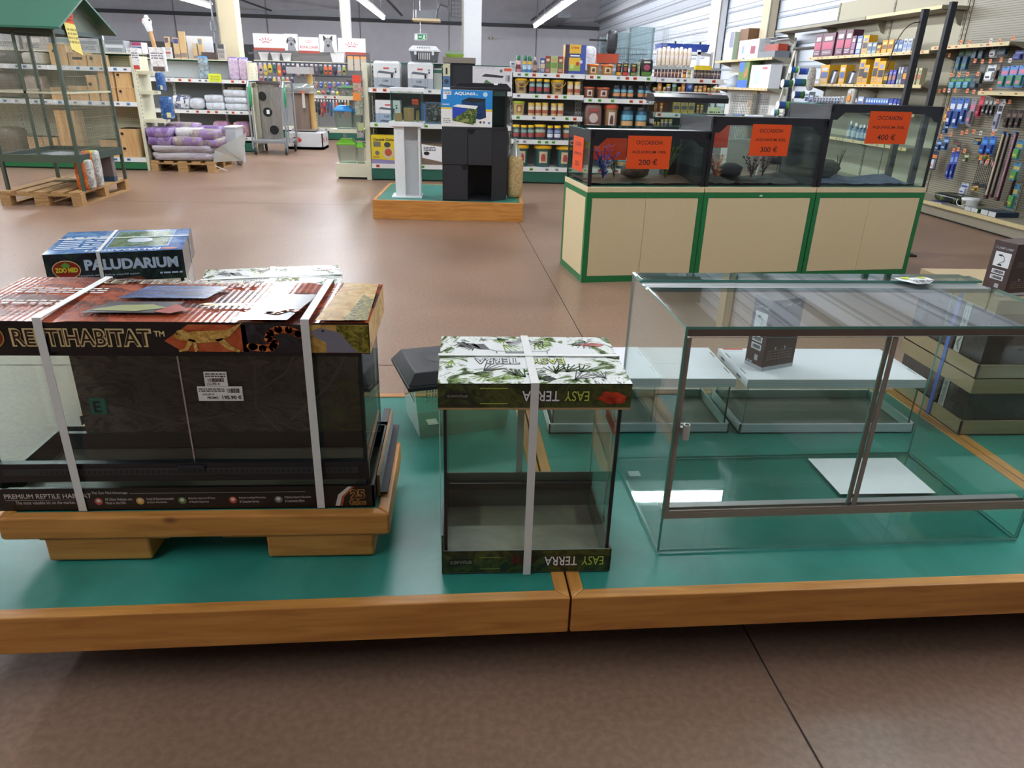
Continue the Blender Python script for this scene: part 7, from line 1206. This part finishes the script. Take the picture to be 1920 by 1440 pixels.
for a, z in ((-.45, .72), (-.05, .46), (.42, .16)):
    b = MB(); cx_, cy_ = math.sin(a)*.187, -math.cos(a)*.187; b.cyl((cx_*.9, cy_*.9, z), (cx_*1.02, cy_*1.02, z), .078, .078, C('#141312', .9), 20); b.build('hole', t)
b = MB(); b.box(-.02, .03, -.205, -.20, .43, .50, WHT); b.build('price_label', t)
t = T('cat_tree', 'tall beige and brown cat tree wrapped in plastic beside the trolley', 'cat tree', (-3.02, 15.1, 0)); z = .32
b = MB(); b.box(-.25, .20, -.18, .22, z, z+.03, C('#8a7f78', .8)); b.build('base', t); b = MB(); b.lathe([(.17, z+.03), (.17, z+.66), (.15, z+.68)], -.07, .0, C('#7c6a5e', .9), 24); b.build('barrel', t)
b = MB(); b.cyl((.15, -.02, z+.03), (.13, -.02, z+1.1), .055, .055, C('#c9a468', .9)); b.build('rope_post', t); b = MB(); b.box(-.28, .22, -.2, .2, z+.68, z+.72, C('#b9b3ac', .8)); b.build('platform', t); b = MB(); b.box(-.26, .18, -.2, .2, z+1.02, z+1.14, C('#a8a6a4', .8)); b.build('top_bed', t)
b = MB(); b.blob(-.05, -.05, z+.70, .56, .42, .16, GLASS('#dde2ea', .2, 'film_wrap', fog=.35), .5, 8, 16, .12); b.build('plastic_wrap', t); b = MB(); b.box(.0, .05, -.22, -.215, z+.42, z+.68, C('#c9c4bc', .5)); b.box(-.04, .06, -.225, -.215, z+.68, z+.74, C('#e07a5c', .5)); b.build('hang_tag', t)
t = T('low_crate', 'low white display crate with red lettering under the cat tree', 'crate', (-3.32, 14.62, 0)); b = MB(); b.box(0, .68, 0, .62, .0, .05, WHTM)
for a in ((0, .68, 0, .02, 0, .30), (0, .68, .60, .62, 0, .30), (0, .02, 0, .62, 0, .30), (.66, .68, 0, .62, 0, .30)): b.box(*a, C('#d9dbdc', .5))
fc = Face(b, (0, 0, 0), (1, 0, 0), (0, 0, 1), .001); fc.disc(.17, .17, .11, C('#c8402f', .4), 1, ry=.055).text('UX', .10, .135, .13, .06, WHT, 2, .03); f2 = Face(b, (.68, 0, 0), (0, 1, 0), (0, 0, 1), .001); f2.disc(.12, .17, .05, C('#c8402f', .4), 1).disc(.42, .17, .05, C('#c8402f', .4), 1); b.box(.02, .66, .02, .60, .29, .30, C('#c9ccce', .5)); b.build('body', t)
# ---- leash wall with dog picture boards
t3 = gondola('pegboard display wall with leashes under the dog picture boards', -4.45, -1.97, 17.0, .45, shs((.92,), -3.30, -1.97) + shs((.25,), -4.45, -1.97), 1.78, None, C('#8f8f92', .6), board=CB, bays=[1.2], tags=(TAGW, TAGO))
HD = wood('grey_header_wood', '#7d7a7c', '#6d6a6e', '#5c595c', 0, .6); b = MB(); b.box(.0, 2.48, .25, .27, 1.56, 1.80, HD); b.build('header_board', t3); b = MB(); b.box(0, 2.48, -.02, .0, 1.545, 1.57, C('#34384a', .5)); b.box(1.15, 2.48, .10, .12, 1.30, 1.32, C('#34384a', .5)); b.build('hanging_bar', t3)
RD = C('#b8343a', .5)
def board(lab, x0, x1, z0, z1, kind, y=16.96):
    b = MB(); b.box(x0, x1, y, y+.02, z0, z1, WHTM); w, h = x1-x0, z1-z0; fc = Face(b, (x0, y, z0), (1, 0, 0), (0, 0, 1), .001)
    if kind != 'dog': b.box(x0, x1, y+.005, y+.018, z0-.05, z0, C('#a84a3c', .5))
    if kind in ('crown', 'name'):
        k = .8 if kind == 'crown' else .5; cx_, cz = w*(.4 if x0 < -4 else .5), h*(.42 if kind == 'crown' else .62); r = min(w, h)*.30*k*1.4
        for i in range(5):
            a = math.pi*(.18 + .16*i); fc.disc(cx_ + math.cos(a)*r*1.5, cz + math.sin(a)*r*.8, r*.13, RD, 1, 8).disc(cx_ + math.cos(a)*r*1.1, cz + math.sin(a)*r*.5, r*.12, RD, 1, 8)
        fc.line([(cx_-r*.9, cz-r*.15), (cx_, cz+r*.05), (cx_+r*.9, cz-r*.15)], r*.16, RD, 1)
        if kind == 'name': fc.text('ROYAL CANIN', w*.06, h*.16, w*.88, h*.2, RD, 1, .02)
    else:
        D = C('#2f2f33', .5); G = C('#8a8a8e', .5)
        fc.poly([(w*.2, 0), (w*.28, h*.45), (w*.26, h*.75), (w*.5, h*.85), (w*.74, h*.75), (w*.72, h*.45), (w*.85, 0)], G, 1)
        if 'pointed' in lab: fc.poly([(w*.24, h*.62), (w*.22, h*.98), (w*.42, h*.80)], D, 2).poly([(w*.58, h*.80), (w*.78, h*.98), (w*.76, h*.62)], D, 2)
        else: fc.poly([(w*.26, h*.78), (w*.14, h*.55), (w*.2, h*.35), (w*.32, h*.6)], D, 2).poly([(w*.74, h*.78), (w*.86, h*.55), (w*.8, h*.35), (w*.68, h*.6)], D, 2)
        fc.disc(w*.5, h*.40, w*.09, D, 2, ry=h*.06).disc(w*.40, h*.60, w*.03, D, 2, 8).disc(w*.60, h*.60, w*.03, D, 2, 8).poly([(w*.38, h*.38), (w*.5, h*.28), (w*.62, h*.38), (w*.5, h*.33)], D, 2)
    tag(b.build('picture_board'), lab, 'sign', 'white boards above the leash wall')
board('white board with red crown above the white buckets', -4.36, -3.72, 1.83, 2.10, 'crown'); board('white picture board of a floppy eared dog', -3.71, -3.43, 1.79, 2.11, 'dog', 16.93); board('white board reading ROYAL CANIN with small crown', -3.42, -3.0, 1.80, 2.06, 'name'); board('white picture board of a pointed ear dog', -2.98, -2.62, 1.78, 2.12, 'dog', 16.93); board('white board with red crown above the orange topped cards', -2.60, -2.02, 1.80, 2.07, 'crown')
for i, x in enumerate((-4.20, -3.95, -3.72)):
    b = MB(); b.lathe([(.07, 0), (.10, .13), (.108, .135), (.108, .15)], 0, 0, WHTM, 18); tag(b.build('white_bucket', loc=(x, 17.08, 1.5905)), 'white plastic bucket, %s on the leash bar from the cream column' % ORD[i], 'bucket', 'white buckets above the leashes')
b = MB(); b.frus(0, 0, 0, .20, .24, .2, .31, .26, WHTM); b.frus(0, 0, .20, .215, .33, .28, .33, .28, WHT); tag(b.build('white_tub', loc=(-2.62, 17.08, 1.5905)), 'large square white tub above the leashes', 'tub')
b = MB(); b.box(-4.4, -2.45, 17.0, 17.2, 1.572, 1.59, CB); tag(b.build('top_ledge'), 'narrow ledge carrying white buckets on the leash wall', 'shelf')
rr = random.Random(11); CO_ = ('#25304c', '#2c3038', '#b23a4c', '#24343c', '#2a5a50', '#c9b03a', '#1f1f24', '#4a4c54', '#5c4a5c', '#1f3f38', '#8a3440', '#34508c', '#c9603f', '#8a9450', '#b99aa4', '#7a8a94')
for r_, (n, xa, xb, zt, L, y) in enumerate(((20, -4.36, -2.50, 1.54, .27, 16.985), (9, -4.36, -3.62, 1.27, .26, 16.97), (13, -3.22, -2.45, .84, .38, 16.975), (9, -3.20, -2.45, 1.20, .17, 16.98), (8, -3.18, -2.45, 1.02, .09, 16.97))):
    for i in range(n):
        x = xa + (xb-xa)*i/(n-1); c = CO_[rr.randrange(len(CO_))] if r_ < 3 else ('#2f54a8', '#7a6a50')[i % 2] if r_ == 3 else ('#c9c4b9', '#d9d94a', '#c94a4a', '#2f3a4a')[i % 4]; w = (xb-xa)/(n-1)*.86; l = L*rr.uniform(.7, 1)
        b = MB(); b.blob(0, 0, -l, w, .03, l*.9, C(c, .5, var=.2), .8, 8, 10, .12, seed=i); b.blob(0, -.012, -l*.75, w*.7, .02, l*.25, C(CO_[rr.randrange(len(CO_))], .5), .8, 6, 8, .1, seed=i+5); b.box(-w*.3, w*.3, -.006, 0, -.05, 0, C('#c9ccd0', .5)); b.cyl((0, 0, -.012), (0, .05, -.01), .003, .003, STEEL, 6)
        tag(b.build(('leash', 'collar_pack', 'harness', 'toy_card', 'chew_toy')[r_], loc=(x, y-.03, zt)), '%s, %s from the cream column, %s row of leash wall' % (('hanging leash', 'hanging dark collar pack', 'hanging harness', 'blue topped toy card', 'small coloured toy')[r_], ORD[i] if i < 16 else ('seventeenth', 'eighteenth', 'nineteenth', 'twentieth')[i-16], ('top', 'second', 'lowest', 'middle', 'shelf')[r_]), ('leash', 'collar', 'harness', 'toy', 'toy')[r_], 'pet accessories on the leash wall, row %s' % ('one', 'two', 'three', 'four', 'five')[r_])
for i, x in enumerate((-2.36, -2.22, -2.08)):
    b = MB(); b.box(-.06, .06, 0, .01, 0, .28, C('#b9b0a0', .6)); b.box(-.06, .06, -.002, 0, .23, .28, C('#e8a05c', .5)); b.cyl((0, .01, .26), (0, .04, .26), .003, .003, STEEL, 6); tag(b.build('hanging_card', loc=(x, 16.97, 1.44)), 'beige card with orange top, %s under the second crown board' % ORD[i], 'card', 'orange topped cards')
for i, (x, z, w, h, m, lb) in enumerate(((-2.20, 1.28, .22, .13, '#5a5c58', 'grey pet bag with curved handle'), (-2.25, .98, .22, .11, '#e05a44', 'red orange sale card'), (-2.18, .84, .18, .07, '#e2542f', 'flat orange disc pack'), (-2.22, 1.12, .24, .12, '#3c3f44', 'dark accessories pack'), (-2.4, 1.05, .12, .2, '#4a3a40', 'dark red patterned pack'), (-2.2, .70, .28, .10, '#5a5c68', 'grey blue pack'))):
    b = MB(); b.box(-w/2, w/2, 0, .02, 0, h, C(m, .5, var=.2)); b.cyl((0, .02, h*.8), (0, .07, h*.8), .003, .003, STEEL, 6); tag(b.build('hanging_pack', loc=(x, 16.95, z)), lb + ' hanging at the end of the leash wall', 'hanging pack')
# ---- far signs, counter and shelves
b = MB(); b.box(-9.2, -5.10, 20.0, 20.1, .9, 1.98, C('#17181c', .6)); fc = Face(b, (-9.2, 20.0, .9), (1, 0, 0), (0, 0, 1), .001)
fc.text('VET', 3.45, .82, .34, .16, C('#dfe6c0', .5), 1, .03).text('TEAM', 3.9, .86, .12, .05, C('#8a8c90', .5), 1).text('THE', 2.1, .80, .25, .10, C('#7a5a60', .5), 1).rect(3.2, .95, 3.42, 1.05, C('#3a84b8', .5), 1).rect(3.44, .98, 3.8, 1.06, C('#c9d6dc', .5), 1); tag(b.build('banner'), 'long black banner board with VET lettering far behind the bedding', 'banner')
b = MB(); [b.box(x, x+.06, 20.0, 20.06, 0, .9, C('#2a2b2e', .6)) for x in (-9.1, -7.2, -5.3)]; tag(b.build('banner_stand'), 'dark stand legs under the long black banner', 'frame')
t = gondola('far shelving run with dark brown top behind the fish food', -1.45, 1.15, 14.2, .45, shs((1.45, .9, .4), -1.45, 1.15), 1.56, None, C('#5a4a40', .7), gtop=C('#4a3226', .7))
for i in range(9):
    x = .30 + i*.085; b = MB(); b.blob(0, 0, 0, .075, .08, .12, C(('#c9a43a', '#3a2c24', '#a86a3c')[i % 3], .4), .6, 6, 10, .08, seed=i); tag(b.build('snack_pack', loc=(x, 14.24, 1.451)), 'snack pack, %s on the far brown shelving from the white column' % ORD[i], 'pack', 'snack packs on the far brown shelving')
t = T('exit_sign', 'green and white running man exit sign hanging by the far wall', 'exit sign', (-1.27, 22, 2.30)); b = MB(); b.box(0, .34, 0, .03, 0, .16, {'': WHTM}); fc = Face(b, (0, 0, 0), (1, 0, 0), (0, 0, 1), .001); EG = C('#1d7a4c', .4)
fc.rect(.01, .01, .33, .15, EG, 1).rect(.02, .02, .09, .14, WHT, 2).text('EXIT', .12, .06, .09, .04, WHT, 2, .02).disc(.27, .12, .014, WHT, 2, 10).poly([(.25, .105), (.28, .11), (.30, .09), (.27, .075), (.29, .05), (.31, .02), (.29, .02), (.26, .055), (.23, .02), (.22, .03), (.25, .075)], WHT, 2); b.build('panel', t)
b = MB(); b.tube([(.17, .015, .16), (.17, .015, 3.3)], .004, STEEL, 6); b.build('hanging_wire', t)
t = T('unit_heater', 'grey hanging unit heater with beige tray near the far roof', 'heater', (-1.08, 18, 2.52)); b = MB(); b.box(0, .62, 0, .5, 0, .05, C('#b9a98a', .6)); b.build('tray', t); b = MB(); b.prism([(.06, .05), (.5, .05), (.55, .25), (.10, .2)], 'y', .05, .45, C('#6a6d72', .4)); b.box(.02, .10, .03, .2, .06, .22, C('#d9dde2', .4)); b.build('body', t)
b = MB(); b.tube([(.05, .02, .05), (.05, .02, 3.1)], .01, INK, 6); b.tube([(.57, .02, .05), (.57, .02, 3.1)], .01, INK, 6); b.tube([(.57, .1, .2), (.62, .1, .35), (.8, .1, .3), (.85, .1, .12)], .02, C('#4a4c50', .5)); b.build('hanger', t)
wire_box('cable_cage', 'dark wire guard hanging beside the unit heater', -.20, .10, 18.0, 18.3, 2.62, 2.95, .07, .07, C('#4a4c50', .5), 'guard', .004)
b = MB(); b.box(-.1, .1, 0, .05, 0, .09, C('#8a8468', .6)); b.box(-.04, .04, -.003, 0, .02, .07, WHT); tag(b.build('wall_lamp', loc=(1.35, 34.95, 3.0)), 'small beige emergency lamp on the far wall', 'lamp')
